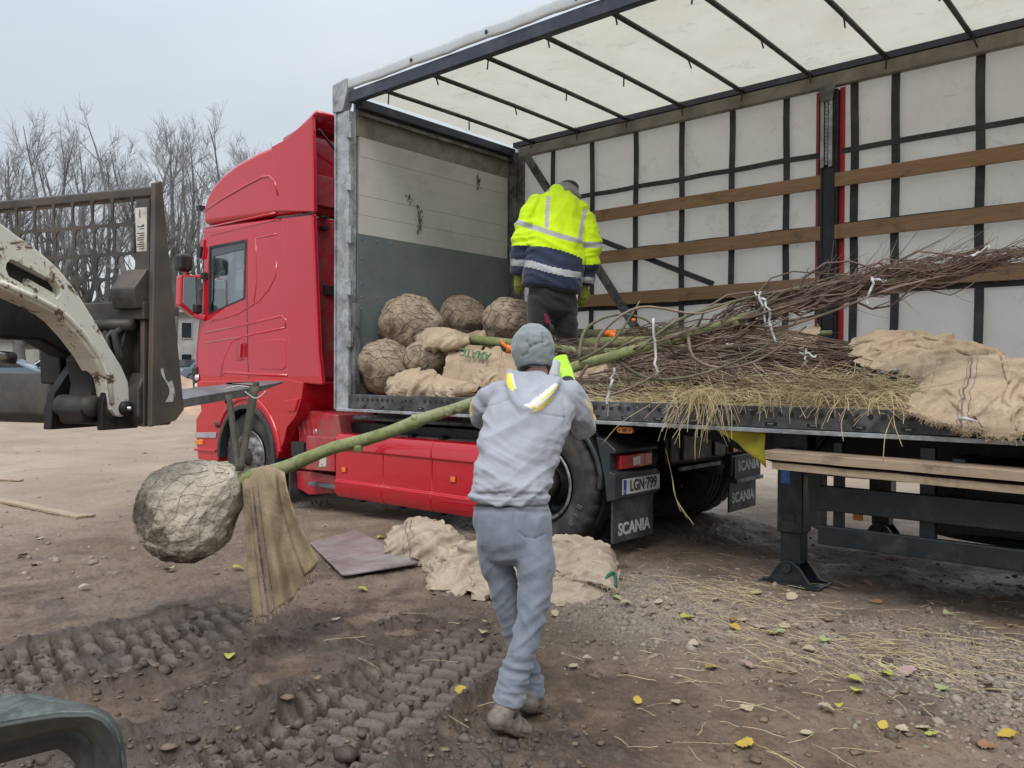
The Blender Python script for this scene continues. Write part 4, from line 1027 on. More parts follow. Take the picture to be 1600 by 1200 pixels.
tp(MB().tube([(WX, YT + .2, WZ - .05), (WX, YB - .2, WZ - .05)], .06, 10), 'front_axle', M['chassis'], smooth=True)
# chassis rails, fifth wheel, catwalk
xr = -3.33
for y in (5.82, 6.58): tp(MB().box((xf + .3, y - .04, .62), (xr - .02, y + .04, .90)), 'frame_rail', M['chassis'], bevel=.006)
tp(MB().box((-5.0, 5.75, .86), (-4.0, 6.65, .93)), 'fifth_wheel', M['chassis'], bevel=.02)
xa, xb = S(560, 655, 5.3).x, S(745, 655, 5.3).x
CW = tp(MB().box((xa, 5.22, S(650, 655, 5.3).z - .035), (xb + .7, 6.5, S(650, 655, 5.3).z)), 'catwalk', M['galv_dark'], bevel=.006)
m = MB(); zc = S(650, 655, 5.3).z
xk = xa + .02
while xk < xb + .6:
    m.lathe([(0, .008), (.014, .006), (.018, 0)], (xk, 5.26, zc), (0, 0, 1), 6); m.lathe([(0, .008), (.014, .006), (.018, 0)], (xk + .02, 5.32, zc), (0, 0, 1), 6); xk += .045
o = tp(m, 'tread_stud', M['alu'], CW); o['kind'] = 'stuff'
tp(MB().box((xa - .05, 5.24, zc - .25), (xb + .7, 5.30, zc - .06)), 'catwalk_beam', M['chassis'], bevel=.006)
# tanks under the catwalk, straps, skirts
xs0, xs1, xs2, xs3 = S(523, 740, YT).x, S(597.5, 740, YT).x, S(674, 740, YT).x, S(752, 740, YT).x
zt0 = S(640, 684, YT + .03).z; tz = zt0 - .22
m = MB(); m.prism([(0, 0)] * 0 or [(xs0 + .1, .40), (xs0 + .1, zt0 + .01), (xs3 + .25, zt0 + .01), (xs3 + .25, .40)], YT + .20, YT + .60)
TKK = tp(m, 'fuel_tank', M['tank'], bevel=.13, seg=6)
for px in (607, 652, 700):
    x = S(px, 680, YT + .3).x
    tp(MB().box((x - .03, YT + .188, .5), (x + .03, YT + .612, zt0 + .022)), 'tank_strap', M['black'], TKK, bevel=.12, seg=5)
q = S(611, 684, YT + .3)
tp(MB().box((q.x - .05, YT + .3, zt0 + .0), (q.x + .05, YT + .33, zt0 + .065)), 'amber_tag', M['lens_orange'], TKK)
q = S(605, 678, YT + .05)
def skirt(x0, x1, ztop, zb0, lamp):
    pr = [(YT + .10, ztop + .012), (YT + .03, ztop), (YT, ztop - .06), (YT - .005, ztop - .14), (YT + .012, ztop - .155), (YT + .012, zb0 + .17), (YT - .006, zb0 + .155), (YT - .004, zb0 + .05), (YT + .03, zb0)]
    m = MB(); rows = []
    for k, x in enumerate([x0 + .004, x0 + .012, x1 - .012, x1 - .004]):
        d = .012 if k in (0, 3) else 0
        rows.append([(x, y + d, z) for y, z in pr])
    s = tp(m.grid(rows), 'side_skirt', M['red'], solid=.012, bevel=.006)
    if lamp is not None:
        l = tp(MB().box((lamp.x - .034, YT - .004, lamp.z - .03), (lamp.x + .034, YT + .014, lamp.z + .03)), 'lamp_bezel', M['red_dull'], s, bevel=.004)
        tp(MB().box((lamp.x - .027, YT - .009, lamp.z - .023), (lamp.x + .027, YT + .004, lamp.z + .023)), 'side_marker', M['lens_orange'], s, bevel=.004)
    return s
zsk = S(640, 688, YT).z; zb = S(640, 794, YT).z
skirt(xs0, xs1, zsk, zb, S(537.5, 734, YT)); skirt(xs1, xs2, zsk, zb, None); skirt(xs2, xs3, zsk, zb, S(708, 749, YT))
tp(MB().box((xs0, YT + .015, zb + .02), (xs0 + .02, YT + .4, zsk)), 'skirt_end', M['red'])
for px in (568, 630, 693):
    x = S(px, 800, YT + .1).x; tp(MB().box((x - .03, YT + .05, zb - .035), (x + .03, YT + .13, zb + .03)), 'skirt_catch', M['chassis'], bevel=.005)
# step / battery box behind the front wheel
tp(MB().prism(P((453, 640), (512, 648), (517, 680), (513, 688), (474, 690), (474, 738), (452, 735), (450, 700)), YT + .12, YT + .6), 'inner_wing', M['red_dull'], bevel=.02)
for k in range(4):
    x0 = S(466 + k * 8, 660, YT + .12); tp(MB().bar((x0.x, YT + .115, x0.z + .02), (x0.x + .05, YT + .115, x0.z - .14), .02, .02, (0, 1, 0)), 'wing_rib', M['red_dull'], bevel=.006)
BB = tp(MB().prism(P((475, 681), (519, 684), (520, 738), (475, 734)), YT + .02, YT + .5), 'battery_box', M['red_dull'], bevel=.012)
tp(MB().prism(P((498, 714), (508, 713), (507, 729), (496, 730)), YT + .016, YT + .021), 'box_label', M['sticker'], BB)
tp(MB().prism(P((454, 690), (474, 692), (474, 712), (455, 714)), YT - .0, YT + .1), 'black_bracket', M['black'], bevel=.008)
tp(MB().prism(P((450, 737), (478, 739), (513, 745), (513, 772), (470, 775), (452, 765)), YT + .1, YT + .5), 'lower_valance', M['red_dull'], bevel=.012)
ST = tp(MB().box((S(480, 756, YT).x, YT - .0, S(500, 758, YT).z - .02), (S(524, 756, YT).x, YT + .22, S(500, 756, YT).z)), 'step', M['galv_dark'], bevel=.004)
q = S(496, 680, YT + .15)
tp(MB().lathe([(0, 0), (.045, 0), (.045, .075), (.03, .085), (0, .085)], (q.x, YT + .15, S(496, 682, YT + .15).z), (0, 0, 1), 14), 'filler_cap', M['tank'], smooth=True)
# front mud flap with lettering
xfl = S(462, 790, YT + .1).x
q0 = SX(464, 745, xfl)
tp(MB().box((xfl - .012, YT + .02, .02), (xfl + .012, YT + .56, .42)), 'mud_flap', M['flap'], bevel=.004)
lettering('flap_lettering', 'SCANIA', M['grey_letter'], TK, (xfl + .0125, YT + .33, SX(487, 789, xfl).z), (0, 1, 0), (0, 0, 1), .115, .003, .002, 1.0)
# rear mudguards: arch over the drive wheels
for y0_, s in ((YT - .01, 1), (YB + .01, -1)):
    aa = arch(DXW, WD, .60, 12, 206, 30); ai = arch(DXW, WD, .56, 12, 206, 30)
    aa = [(DXW + .575, .50)] + aa; ai = [(DXW + .54, .50)] + ai
    g = MB().prism(aa + list(reversed(ai)), y0_, y0_ + s * .66); tp(g, 'rear_mudguard', M['slate'], bevel=.02, seg=3)
    aa = arch(DXW, WD, .635, 25, 160, 20); ai = arch(DXW, WD, .60, 25, 160, 20)
    tp(MB().prism(aa + list(reversed(ai)), y0_ + s * .10, y0_ + s * .60), 'mudguard_rib', M['slate'], bevel=.012)
# tail block near side
def tail(y0_, s):
    yo = y0_; yi = y0_ + s * .60
    b = MB()
    z1, z2, z3, z4 = .86, .80, .52, .40
    b.prism([(xr - .16, .90), (xr - .08, .885), (xr + .02, .81), (xr + .02, .78), (xr - .03, .775), (xr - .03, .645), (xr + .02, .635), (xr + .015, .44), (xr - .06, .42), (xr - .08, .60)], min(yo, yi), max(yo, yi))
    T = tp(b, 'tail_housing', M['slate'], bevel=.012)
    L = tp(MB().box((xr - .03, min(yo + s * .09, yo + s * .42), .655), (xr + .008, max(yo + s * .09, yo + s * .42), .765)), 'tail_lamp', M['lens_red'], T, bevel=.010)
    tp(MB().box((xr - .03, min(yo + s * .26, yo + s * .36), .675), (xr + .0105, max(yo + s * .26, yo + s * .36), .745)), 'reverse_lens', M['lens_clear'], T, bevel=.006)
    tp(MB().box((xr - .03, min(yo + s * .425, yo + s * .54), .658), (xr + .004, max(yo + s * .425, yo + s * .54), .762)), 'tail_lamp', M['lens_red'], T, bevel=.010)
    F = tp(MB().box((xr - .03, min(yo + s * .02, yo + s * .58), .115), (xr - .012, max(yo + s * .02, yo + s * .58), .46)), 'mud_flap', M['flap'], bevel=.003)
    return T, F
T1, F1 = tail(YT - .01, 1)
PL = tp(MB().box((xr + .012, YT + .09, .470), (xr + .022, YT + .61, .585)), 'number_plate', M['plate'], bevel=.002)
tp(MB().box((xr + .0222, YT + .093, .473), (xr + .0235, YT + .135, .582)), 'blue_band', M['blue'], PL)
lettering('plate_lettering', 'LGN\u00b7799', M['ink'], TK, (xr + .0240, YT + .372, .527), (0, 1, 0), (0, 0, 1), .118, .0022, .0014, .86)
lettering('plate_country', 'LT', M['white_letter'], TK, (xr + .0238, YT + .114, .493), (0, 1, 0), (0, 0, 1), .028, .0005, .0005)
tp(MB().box((xr + .008, YT + .07, .455), (xr + .0115, YT + .63, .60)), 'plate_holder', M['black'])
lettering('flap_lettering', 'SCANIA', M['white_letter'], TK, (xr - .0115, YT + .30, .205), (0, 1, 0), (0, 0, 1), .125, .004, .002, 1.0)
# far tail
T2, F2 = tail(YB + .01, -1)
lettering('flap_lettering', 'SCANIA', M['white_letter'], TK, (xr - .0115, YB - .29, .235), (0, 1, 0), (0, 0, 1), .13, .004, .002, 1.0)
FB = tp(MB().box((xr + .02, YB - .55, .40), (xr + .03, YB + .0, .62)), 'flap_board', M['flap'], bevel=.003)
tp(MB().box((xr + .015, YB - .56, .385), (xr + .06, YB + .0, .42)), 'flap_bracket', M['galv_dark'], bevel=.004)
lettering('flap_lettering', 'SCANIA', M['white_letter'], TK, (xr + .031, YB - .27, .53), (0, 1, 0), (0, 0, 1), .125, .005, .002, 1.0)
# rear cross member, air bellows, hoses
ya, yb = SX(1060, 720, xr - .02).y, SX(1155, 720, xr - .02).y
m = MB(); z = S(1100, 700, 6.3).z
tp(MB().box((xr - .25, 5.72, .62), (xr + .02, 6.75, .90)), 'rear_cross_member', M['chassis'], bevel=.05, seg=4)
for y in (5.95, 6.5): tp(MB().box((xr + .018, y - .03, .66), (xr + .04, y + .03, .88)), 'towing_lug', M['chassis'], bevel=.01)
tp(MB().prism([(0, 0)] * 0 or [(xr + .0, .575), (xr + .03, .575), (xr + .03, .61), (xr + .0, .61)], 5.9, 6.6), 'lower_bar', M['galv_dark'], bevel=.004)
for x in (-4.45, -3.5):
    for y in (5.62, 6.78): tp(MB().lathe([(.0, -.15), (.11, -.15), (.14, -.08), (.11, 0), (.14, .08), (.11, .15), (0, .15)], (x, y, .62), (0, 0, 1), 20), 'air_bellows', M['rubber'], smooth=True)
for k in range(3):
    pts = [Vector((xw + .15, 5.7 + .1 * k, 1.5)), Vector((xw + .35, 5.65 + .1 * k, 1.1)), Vector((xw + .6, 5.6 + .12 * k, .97)), Vector((XF - .1, 5.8 + .1 * k, 1.03))]
    tp(MB().tube(pts, .014, 6), 'air_hose', M['red_dull'] if k == 1 else M['black'], smooth=True)
m = MB(); q = S(700, 648, 5.35)
for k in range(7): m.tube([(q.x - .14 + .05 * k, 5.32, zc + .02), (q.x - .11 + .05 * k, 5.36, zc + .06), (q.x - .08 + .05 * k, 5.42, zc + .02)], .012, 6)
tp(m, 'coiled_hose', M['red_tarp'], smooth=True)
# loose webbing strap lying on the battery box
sw = thing('webbing_strap', S(525, 681, YT + .2), 'dark crumpled ratchet strap with a metal hook lying on the red battery box', 'strap')
a = S(505, 681, YT + .15); m = MB(); rows = []
for i in range(26):
    t = i / 25; x = a.x + .42 * t; z = a.z + .022 + .030 * abs(math.sin(t * 14)) + .012 * math.sin(t * 31)
    y = YT + .17 + .05 * math.sin(t * 9)
    rows.append([(x, y, z), (x + .01, y + .05, z + .012 * math.cos(t * 17))])
m.grid(rows).build('strap_webbing', M['webbing'], sw, smooth=True, solid=.008)
m = MB(); m.tube([(a.x - .06, YT + .16, a.z + .02), (a.x - .02, YT + .15, a.z + .05), (a.x + .04, YT + .16, a.z + .03), (a.x - .01, YT + .17, a.z + .015), (a.x - .06, YT + .16, a.z + .02)], .008, 6); m.build('strap_hook', M['chrome'], sw, smooth=True)
# ------------------------------------------------------------------ loader with pallet forks (left)
FH = Vector((FWD.x, FWD.y, 0)).normalized(); RH = Vector((RGT.x, RGT.y, 0)).normalized(); UZ = Vector((0, 0, 1))
WV = (RH * -.94 + FH * .35).normalized()       # across the machine, away to the left
FV = (RH * .35 + FH * .94).normalized()        # the way the forks point
C0 = at(236, 589, 4.0); C0.z = 0
LD = thing('wheel_loader', C0 + WV * .6 - FV * 1.0, 'chipped cream loader arm with a rusty fork carriage reaching in from the left', 'loader')
def L(w, t, z): return C0 + WV * w + FV * t + UZ * z
def lp(mb, name, mat, par=None, **k): return mb.build(name, mat, par or LD, **k)
def wprism(poly, w0, w1):        # poly of (t, z), extruded across the machine
    m = MB(); n = len(poly)
    ar = sum(poly[i][0] * poly[(i + 1) % n][1] - poly[(i + 1) % n][0] * poly[i][1] for i in range(n))
    p = poly if ar > 0 else list(reversed(poly))
    m.v = [L(w0, t, z)[:] for t, z in p] + [L(w1, t, z)[:] for t, z in p]
    m.f = [tuple(range(n)), tuple(n + i for i in reversed(range(n)))] + [(i, i + n, (i + 1) % n + n, (i + 1) % n) for i in range(n)]
    m.mi = [0] * len(m.f); return m
def planeT(px, py, w):           # pixel -> (t, z) on the machine's side plane at offset w
    r = ray(px, py); nrm = WV; k = ((C0 + WV * w - CAM).dot(nrm)) / r.dot(nrm); p = CAM + r * k; return ((p - C0).dot(FV), p.z)
def planeW(px, py, t=0.0):       # pixel -> (w, z) on the carriage plane
    r = ray(px, py); k = ((C0 + FV * t - CAM).dot(FV)) / r.dot(FV); p = CAM + r * k; return ((p - C0).dot(WV), p.z)
# carriage : end plate, top bar, guard mesh
pl = [planeT(a, b, 0) for a, b in ((235, 286), (246, 283), (281, 640), (268, 657), (229, 667))]
EP = lp(wprism(pl, -.03, .0), 'carriage_end_plate', M['plate_steel'], bevel=.006)
t0, z0 = planeT(258, 600, -.032)
m = MB(); rows = []
for i in range(9):
    a = i / 8
    rows.append([L(-.032, t0 + .03 * math.sin(a * 5) + .022 * j * (1.2 - a), z0 - .09 + .17 * a + .012 * j * math.sin(i * 2)) for j in range(3)])
lp(m.grid(rows), 'bare_patch', M['sticker'], EP)
zt = planeW(235, 292)[1]
lp(MB().bar(L(.0, .03, zt - .022), L(1.6, .03, zt - .022), .07, .055), 'carriage_top_bar', M['rusty'], bevel=.014, seg=3)
zr_ = [planeW(200, y)[1] for y in (303, 350, 396, 435, 473)]
cw = .133; wa = .115
def rrect(w0, w1, z0, z1, r, n=4):
    pts = []
    for cx, cz, a0 in ((w1 - r, z1 - r, 0), (w0 + r, z1 - r, 90), (w0 + r, z0 + r, 180), (w1 - r, z0 + r, 270)):
        for k in range(n + 1):
            a = R_(a0 + 90 * k / n); pts.append((cx + r * math.cos(a), cz + r * math.sin(a)))
    return pts
m = MB()
def cell(w0, w1, z0, z1, bw, r, sh=0):
    inn = rrect(w0 + bw, w1 - bw, z0 + bw, z1 - bw, r); n = len(inn); q = n // 4
    cor = [(w1, z1), (w0, z1), (w0, z0), (w1, z0)]
    b = len(m.v)
    m.v += [L(w + sh * (z - z0) / (z1 - z0), 0, z)[:] for w, z in inn] + [L(w + sh * (z - z0) / (z1 - z0), 0, z)[:] for w, z in cor]
    for c in range(4):
        for k in range(q - 1): m.f.append((b + c * q + k, b + c * q + k + 1, b + n + c)); m.mi.append(0)
        d = (c + 1) % 4
        m.f.append((b + c * q + q - 1, b + d * q, b + n + d, b + n + c)); m.mi.append(0)
for row in range(4):
    for k in range(10):
        w0 = wa + k * cw - .012 * row; bw = .0075 if row < 3 else .007
        cell(w0, w0 + cw, zr_[row + 1], zr_[row], bw, .032 if row < 3 else .042)
GM = lp(m, 'guard_mesh', M['rusty'], solid=.007)
lp(MB().prism([(0, 0)] * 0 or [(0, 0)], 0, 0) if 0 else wprism([(-.012, zr_[4] - .02), (.012, zr_[4] - .02), (.012, zt - .06), (-.012, zt - .06)], .002, wa - .03), 'guard_side_plate', M['rusty'], bevel=.004)
a, b_ = planeW(228, 323, -.02), planeW(209, 393, -.02)
m = MB(); m.v = [L(w, -.0135, z)[:] for w, z in ((a[0], a[1]), (b_[0], a[1]), (b_[0] - .012, b_[1]), (a[0], b_[1]))]; m.f = [(0, 1, 2, 3)]; m.mi = [0]
SK = lp(m, 'sticker', M['sticker'])
m = MB()
for k in range(11):
    z = b_[1] + .01 + k * .011
    if k == 8: continue
    m.add([L(.03, -.0142, z)[:], L(.075 if k % 3 else .06, -.0142, z)[:], L(.075 if k % 3 else .06, -.0142, z + .004)[:], L(.03, -.0142, z + .004)[:]], [(0, 1, 2, 3)])
m.add([L(.055, -.0142, a[1] - .05)[:], L(.061, -.0142, a[1] - .05)[:], L(.061, -.0142, a[1] - .01)[:], L(.055, -.0142, a[1] - .01)[:]], [(0, 1, 2, 3)])
m.add([L(.03, -.0142, a[1] - .09)[:], L(.046, -.0142, a[1] - .09)[:], L(.046, -.0142, a[1] - .085)[:], L(.03, -.0142, a[1] - .085)[:]], [(0, 1, 2, 3)])
o = lp(m, 'sticker_print', M['ink'], SK); o['kind'] = 'stuff'
lp(wprism([(-.10, zr_[3] - .10), (-.10, zr_[3] - .06), (-.02, zr_[3] + .04), (.0, zr_[3] + .04), (.0, zr_[3] - .16), (-.08, zr_[3] - .16)], .005, .16), 'mesh_bracket', M['rusty'], bevel=.008)
lp(wprism([(-.05, zr_[4] - .09), (.03, zr_[4] - .09), (.03, zr_[4]), (-.05, zr_[4])], .0, 1.5), 'carriage_middle_bar', M['rusty'], bevel=.008)
zlow, zlt = planeW(100, 662, .0)[1], planeW(60, 582, .0)[1]
lp(wprism([(-.02, zlow), (.16, zlow), (.16, zlt), (-.02, zlt), (-.06, zlt - .08), (-.06, zlow + .05)], .02, 1.6), 'carriage_lower_bar', M['rusty'], bevel=.012)
lp(wprism([(-.20, zlow - .01), (.02, zlow - .01), (.02, zr_[4] - .09), (-.04, zr_[4] - .09), (-.12, zlt + .04), (-.20, zlow + .12)], .10, .135), 'coupler_plate', M['dark_steel'], bevel=.006)
lp(wprism([(-.26, zlow - .01), (.02, zlow - .01), (.02, zlt + .08), (-.10, zlt + .08), (-.24, zlow + .16)], .36, .41), 'coupler_plate', M['dark_steel'], bevel=.006)
lp(wprism([(-.03, zlow), (.0, zlow), (.0, zr_[4] - .05), (-.03, zr_[4] - .05)], .015, .04), 'carriage_rib', M['plate_steel'], bevel=.004)
lp(wprism([(-.01, zlow), (.02, zlow), (.02, zr_[4] - .09), (-.01, zr_[4] - .09)], .04, .55), 'carriage_back_plate', M['dark_steel'])
lp(wprism([(.06, 1.36), (.5, 1.36), (.5, 1.5), (.06, 1.5)], .5, .7) if 0 else MB().tube([L(.1, -.11, zlow + .08), L(.5, -.11, zlow + .08)], .07, 14), 'coupler_shaft', M['dark_steel'], smooth=True)
for k in range(5):
    w0 = .10 + .05 * k; pts = [L(w0, -.03, zr_[4] - .10), L(w0 + .03, -.10, zr_[4] - .16 - .02 * k), L(w0 - .02, -.12, zr_[4] - .26), L(w0 + .05, -.03, zr_[4] - .33)]
    lp(MB().tube(pts, .018, 7), 'hydraulic_hose', M['dark_steel'] if k % 2 else M['rubber'], smooth=True)
m = MB().tube([L(.06, -.06, zr_[4] - .115), L(.30, -.06, zr_[4] - .115)], .03, 12); lp(m, 'valve_block', M['rusty'], smooth=True)
# arm
wq = -.02 + .10
armpx = [(-320, 262), (-160, 284), (-60, 318), (-20, 336), (0, 347), (29, 369), (46, 380), (65, 395), (92, 419), (115, 448), (124, 461), (142, 490), (157, 515), (173, 544), (190, 571), (201, 596), (205, 634), (202, 645), (192, 652), (182, 650), (174, 640), (170, 610), (166, 592), (148, 560), (126, 530), (102, 503), (86, 491), (58, 476), (0, 450), (-60, 425), (-160, 386), (-320, 352)]
AR = lp(wprism([planeT(a, b, wq) for a, b in armpx], wq, wq + .13), 'loader_arm', M['loader_white'], bevel=.010)
apply_mods(AR)
slot = [planeT(a, b, wq) for a, b in ((9, 420), (10, 412), (16, 405), (22, 406), (60, 426), (88, 440), (95, 450), (96, 460), (90, 467), (82, 466), (40, 446), (14, 432))]
c = wprism(slot, wq - .1, wq + .055).build('cutter', M['rusty'])
cut(AR, [c])
for f in AR.data.polygons: f.use_smooth = False
lp(wprism(slot, wq + .050, wq + .054), 'arm_slot_back', M['dark_steel'])
a = planeT(55, 440, wq)
lp(MB().bar(L(wq + .04, a[0] - .02, a[1] + .0), L(wq + .04, a[0] + .12, a[1] - .055), .03, .03), 'slot_latch', M['loader_white'], bevel=.006)
# raised rib along the lower edge of the arm
rib = [(0, 441), (58, 467), (90, 484), (106, 497), (130, 522), (152, 553), (169, 588), (174, 632)]
m = MB(); m.tube([L(wq - .004, *planeT(a, b, wq)) for a, b in rib], .012, 6); lp(m, 'arm_rib', M['loader_white'], AR, smooth=True)
pn = planeT(194, 638, wq)
m = MB().lathe([(0, .03), (.028, .028), (.035, .02), (.035, -.02)], L(wq - .0, *pn), -WV, 18); lp(m, 'arm_pin', M['dark_steel'], AR, smooth=True)
lp(MB().lathe([(0, .045), (.010, .043), (.012, .02)], L(wq, *pn), -WV, 10), 'pin_nipple', M['chrome'], AR, smooth=True)
# lifting cylinder below the arm
cy = [(-260, 400), (-60, 440), (0, 458), (40, 472), (62, 484), (92, 505), (118, 540), (122, 552), (110, 560), (92, 556), (50, 532), (0, 530), (-60, 522), (-260, 470)]
lp(wprism([planeT(a, b, .42) for a, b in cy], .36, .50), 'tilt_lever', M['dark_steel'], bevel=.02, seg=3)
lp(MB().tube([L(.30, *planeT(-40, 555, .3)), L(.30, *planeT(20, 560, .3))], .03, 10), 'cylinder_rod', M['chrome'], smooth=True)
lk = [(120, 560), (128, 552), (134, 575), (150, 612), (158, 640), (150, 662), (112, 662), (108, 640), (124, 620), (128, 600)]
lp(wprism([planeT(a, b, .22) for a, b in lk], .16, .30), 'tilt_link', M['dark_steel'], bevel=.015)
m = MB().lathe([(0, .1), (.05, .1), (.055, .06), (.055, -.1), (0, -.1)], L(.24, *planeT(122, 634, .24)), -WV, 18); lp(m, 'link_pin', M['rusty'], smooth=True)
lp(wprism([planeT(a, b, .5) for a, b in ((88, 548), (125, 540), (128, 600), (90, 600))], .48, .62), 'tilt_bracket', M['dark_steel'], bevel=.01)
# fork tine
FZ0, FZ1 = planeT(290, 627, 0), planeT(444, 594, 0)
tA, tB = .06, FZ1[0]; zA = planeT(285, 613, .0)[1]; zB = FZ1[1]
tine = [(tA, zA), (tB - .10, zB - .008), (tB, zB - .006), (tB - .02, zB - .016), (tB - .35, zB - .068), (tA, zA - .095)]
tm = wprism(tine, .0, .125); tm.v = [(x, y, z - (.052 * (1 - (Vector((x, y, 0)) - C0).dot(FV) / tB) ** .6 if i < 6 and z > zA - .02 else 0)) if ((Vector((x, y, 0)) - C0).dot(WV) < .06) else (x, y, z) for i, (x, y, z) in enumerate(tm.v)]
FK = lp(tm, 'fork_tine', M['fork_steel'], bevel=.003)
lp(wprism([(.02, zA - .09), (.075, zA - .09), (.075, 1.95), (.035, 2.0), (.02, 2.0)], .0, .125), 'fork_shank', M['dark_steel'], bevel=.006)
# front fender of another machine in the near corner
FE = thing('machine_fender', at(90, 1150, 1.42), 'faded grey green metal fender corner with a rounded opening in the near left corner', 'fender')
outer = [(-160, 1128), (-60, 1104), (0, 1090), (45, 1086), (92, 1094), (140, 1104), (168, 1116), (184, 1136), (192, 1165), (196, 1210), (198, 1300)]
dz = [1.50 + .02 * i for i in range(len(outer))]
def fpts(pp, d): return [at(a, b, d) for a, b in pp]
face_o = [(-160, 1170), (-60, 1148), (0, 1132), (45, 1124), (92, 1117), (140, 1116), (162, 1124), (178, 1142), (187, 1168), (191, 1210), (193, 1300)]
face_i = [(-160, 1206), (-60, 1180), (0, 1162), (45, 1150), (92, 1138), (118, 1137), (134, 1146), (146, 1160), (151, 1184), (152, 1215), (152, 1300)]
back_o = fpts(outer, 1.50)
m = MB(); m.grid([fpts(face_i, 1.46), fpts([(.5 * (a + c), .5 * (b + d)) for (a, b), (c, d) in zip(face_i, face_o)], 1.412), fpts(face_o, 1.40)])
m.build('fender_sheet', M['fender'], FE, solid=.010, bevel=.003)
m = MB(); fo = fpts([(a + 1, b - 2) for a, b in face_o], 1.402); m.grid([fo, [p.lerp(q, .5) + UZ * .004 for p, q in zip(fo, back_o)], back_o]); m.build('fender_top', M['fender_top'], FE, solid=.008, bevel=.003)
cxo, cyo = 40, 1300
inner2 = [(a - (26 if a > 100 else 8), b + 30) for a, b in face_i]
m = MB(); m.grid([fpts([(a + 3, b - 3) for a, b in face_i], 1.455), fpts(inner2, 1.475), [p + FH * .10 - UZ * .01 for p in fpts(inner2, 1.475)]]); m.build('fender_inner_lip', M['black'], FE, smooth=True, solid=.008)
# ------------------------------------------------------------------ the tree being carried
def smooth_path(pts, k=4):
    out = []; n = len(pts)
    for i in range(n - 1):
        p0, p1, p2, p3 = pts[max(i - 1, 0)], pts[i], pts[i + 1], pts[min(i + 2, n - 1)]
        for j in range(k):
            t = j / k
            out.append(.5 * ((2 * p1) + (p2 - p0) * t + (2 * p0 - 5 * p1 + 4 * p2 - p3) * t * t + (3 * p1 - p0 - 3 * p2 + p3) * t ** 3))
    out.append(pts[-1]); return out
def twig_curve(p, d, L_, n, wob, grav=0, r=rnd):
    pts = [Vector(p)]; d = Vector(d).normalized(); st = L_ / n
    for i in range(n):
        d = (d + Vector((r.gauss(0, wob), r.gauss(0, wob), r.gauss(0, wob) + grav))).normalized(); pts.append(pts[-1] + d * st)
    return pts
def root_ball(name, c, rx, rz, axis, mat, parent, seed, sub=5, lump=.13):
    """burlap-wrapped, wire-tied ball of earth : lumpy sphere with net creases, narrowing to the trunk"""
    bm = bmesh.new(); bmesh.ops.create_icosphere(bm, subdivisions=sub, radius=1)
    axis = Vector(axis).normalized(); V = np.array([v.co[:] for v in bm.verts]); F = np.array([[v.index for v in f.verts] for f in bm.faces]); bm.free()
    rg = np.random.RandomState(seed); k = rg.normal(size=(210, 3)); k /= np.linalg.norm(k, axis=1)[:, None]
    dot = V @ k.T; srt = np.sort(dot, axis=1); edge = np.clip((srt[:, -1] - srt[:, -2]) / .016, 0, 1)
    soft = sstep(-.15, .25, np.array([noise.noise(Vector(v * 1.5) + Vector((seed * 3, 9, 1))) for v in V]))
    off = np.array([noise.noise(Vector(v * 1.6) + Vector((seed, 0, 0))) for v in V]) * lump * .75 + np.array([noise.noise(Vector(v * 5) + Vector((seed, 3, 0))) for v in V]) * .05 + np.array([noise.noise(Vector(v * 15) + Vector((seed, 3, 7))) for v in V]) * .022
    r = 1 + off + .024 * (edge ** .6 - 1) * (1 - .7 * soft) + .020 * np.array([1 - 2 * abs(noise.noise(Vector(v * 4) + Vector((seed, 5, 2)) + Vector((noise.noise(Vector(v * 3)), 0, 0)))) for v in V])
    a = np.array(axis); t = V @ a
    neck = np.exp(-((1 - t) / .10)) * .42; r = r + neck
    P_ = V * r[:, None] * np.array([rx, rx, rz]) + np.array(c)
    return np_mesh(name, P_, F, mat, parent)
def ribbon(par, p, q, w, mat, name='ribbon', wob=.01, n=8, side=None, seed=0):
    r = random.Random(seed); p, q = Vector(p), Vector(q); d = (q - p); s = side or d.cross(FH).normalized(); rows = []
    for i in range(n + 1):
        c = p.lerp(q, i / n) + Vector((r.gauss(0, wob), r.gauss(0, wob), r.gauss(0, wob))) * (1 if 0 < i < n else .2)
        tw = math.sin(i * .9 + seed) * .5; s2 = (s * math.cos(tw) + FH * math.sin(tw)); rows.append([c - s2 * w / 2, c + s2 * w / 2])
    return MB().grid(rows).build(name, mat, par, smooth=True, solid=.0015)
DA, DB = 4.40, 4.62
def dtr(px): return DA + (DB - DA) * (px - 375) / 1200
CT = thing('carried_tree', at(375, 745, dtr(375)), 'young tree with a long mossy trunk and wrapped root ball hanging from the fork', 'tree')
tpx = [(345, 762, 17), (375, 750, 17), (437, 733, 15.5), (470, 720, 15), (520, 700, 14), (560, 690, 14.5), (600, 678, 14), (628, 667, 14), (645, 661, 15.5), (662, 654, 14), (700, 642, 12.5), (740, 629, 13), (800, 606, 12.5), (860, 586, 12), (905, 571, 12), (960, 556, 12), (1020, 538, 11.5), (1070, 524, 11), (1120, 508, 10), (1180, 490, 9), (1240, 472, 7), (1300, 456, 6), (1380, 440, 5), (1470, 424, 4), (1600, 393, 3), (1760, 350, 2)]
tpx = [(a, b, r * .70 if a > 380 else r * .8) for a, b, r in tpx]
path = smooth_path([at(a, b, dtr(a)) for a, b, r in tpx], 3); rad = []
for i in range(len(tpx) - 1): rad += [(tpx[i][2] + (tpx[i + 1][2] - tpx[i][2]) * j / 3) * dtr(tpx[i][0]) / FPX for j in range(3)]
rad.append(tpx[-1][2] * dtr(1760) / FPX); rad = [r * (1 + .05 * noise.noise(Vector((i * .7, 1, 2)))) for i, r in enumerate(rad)]
TRK = MB().tube(path, rad, 14).build('trunk', M['bark_green'], CT, smooth=True)
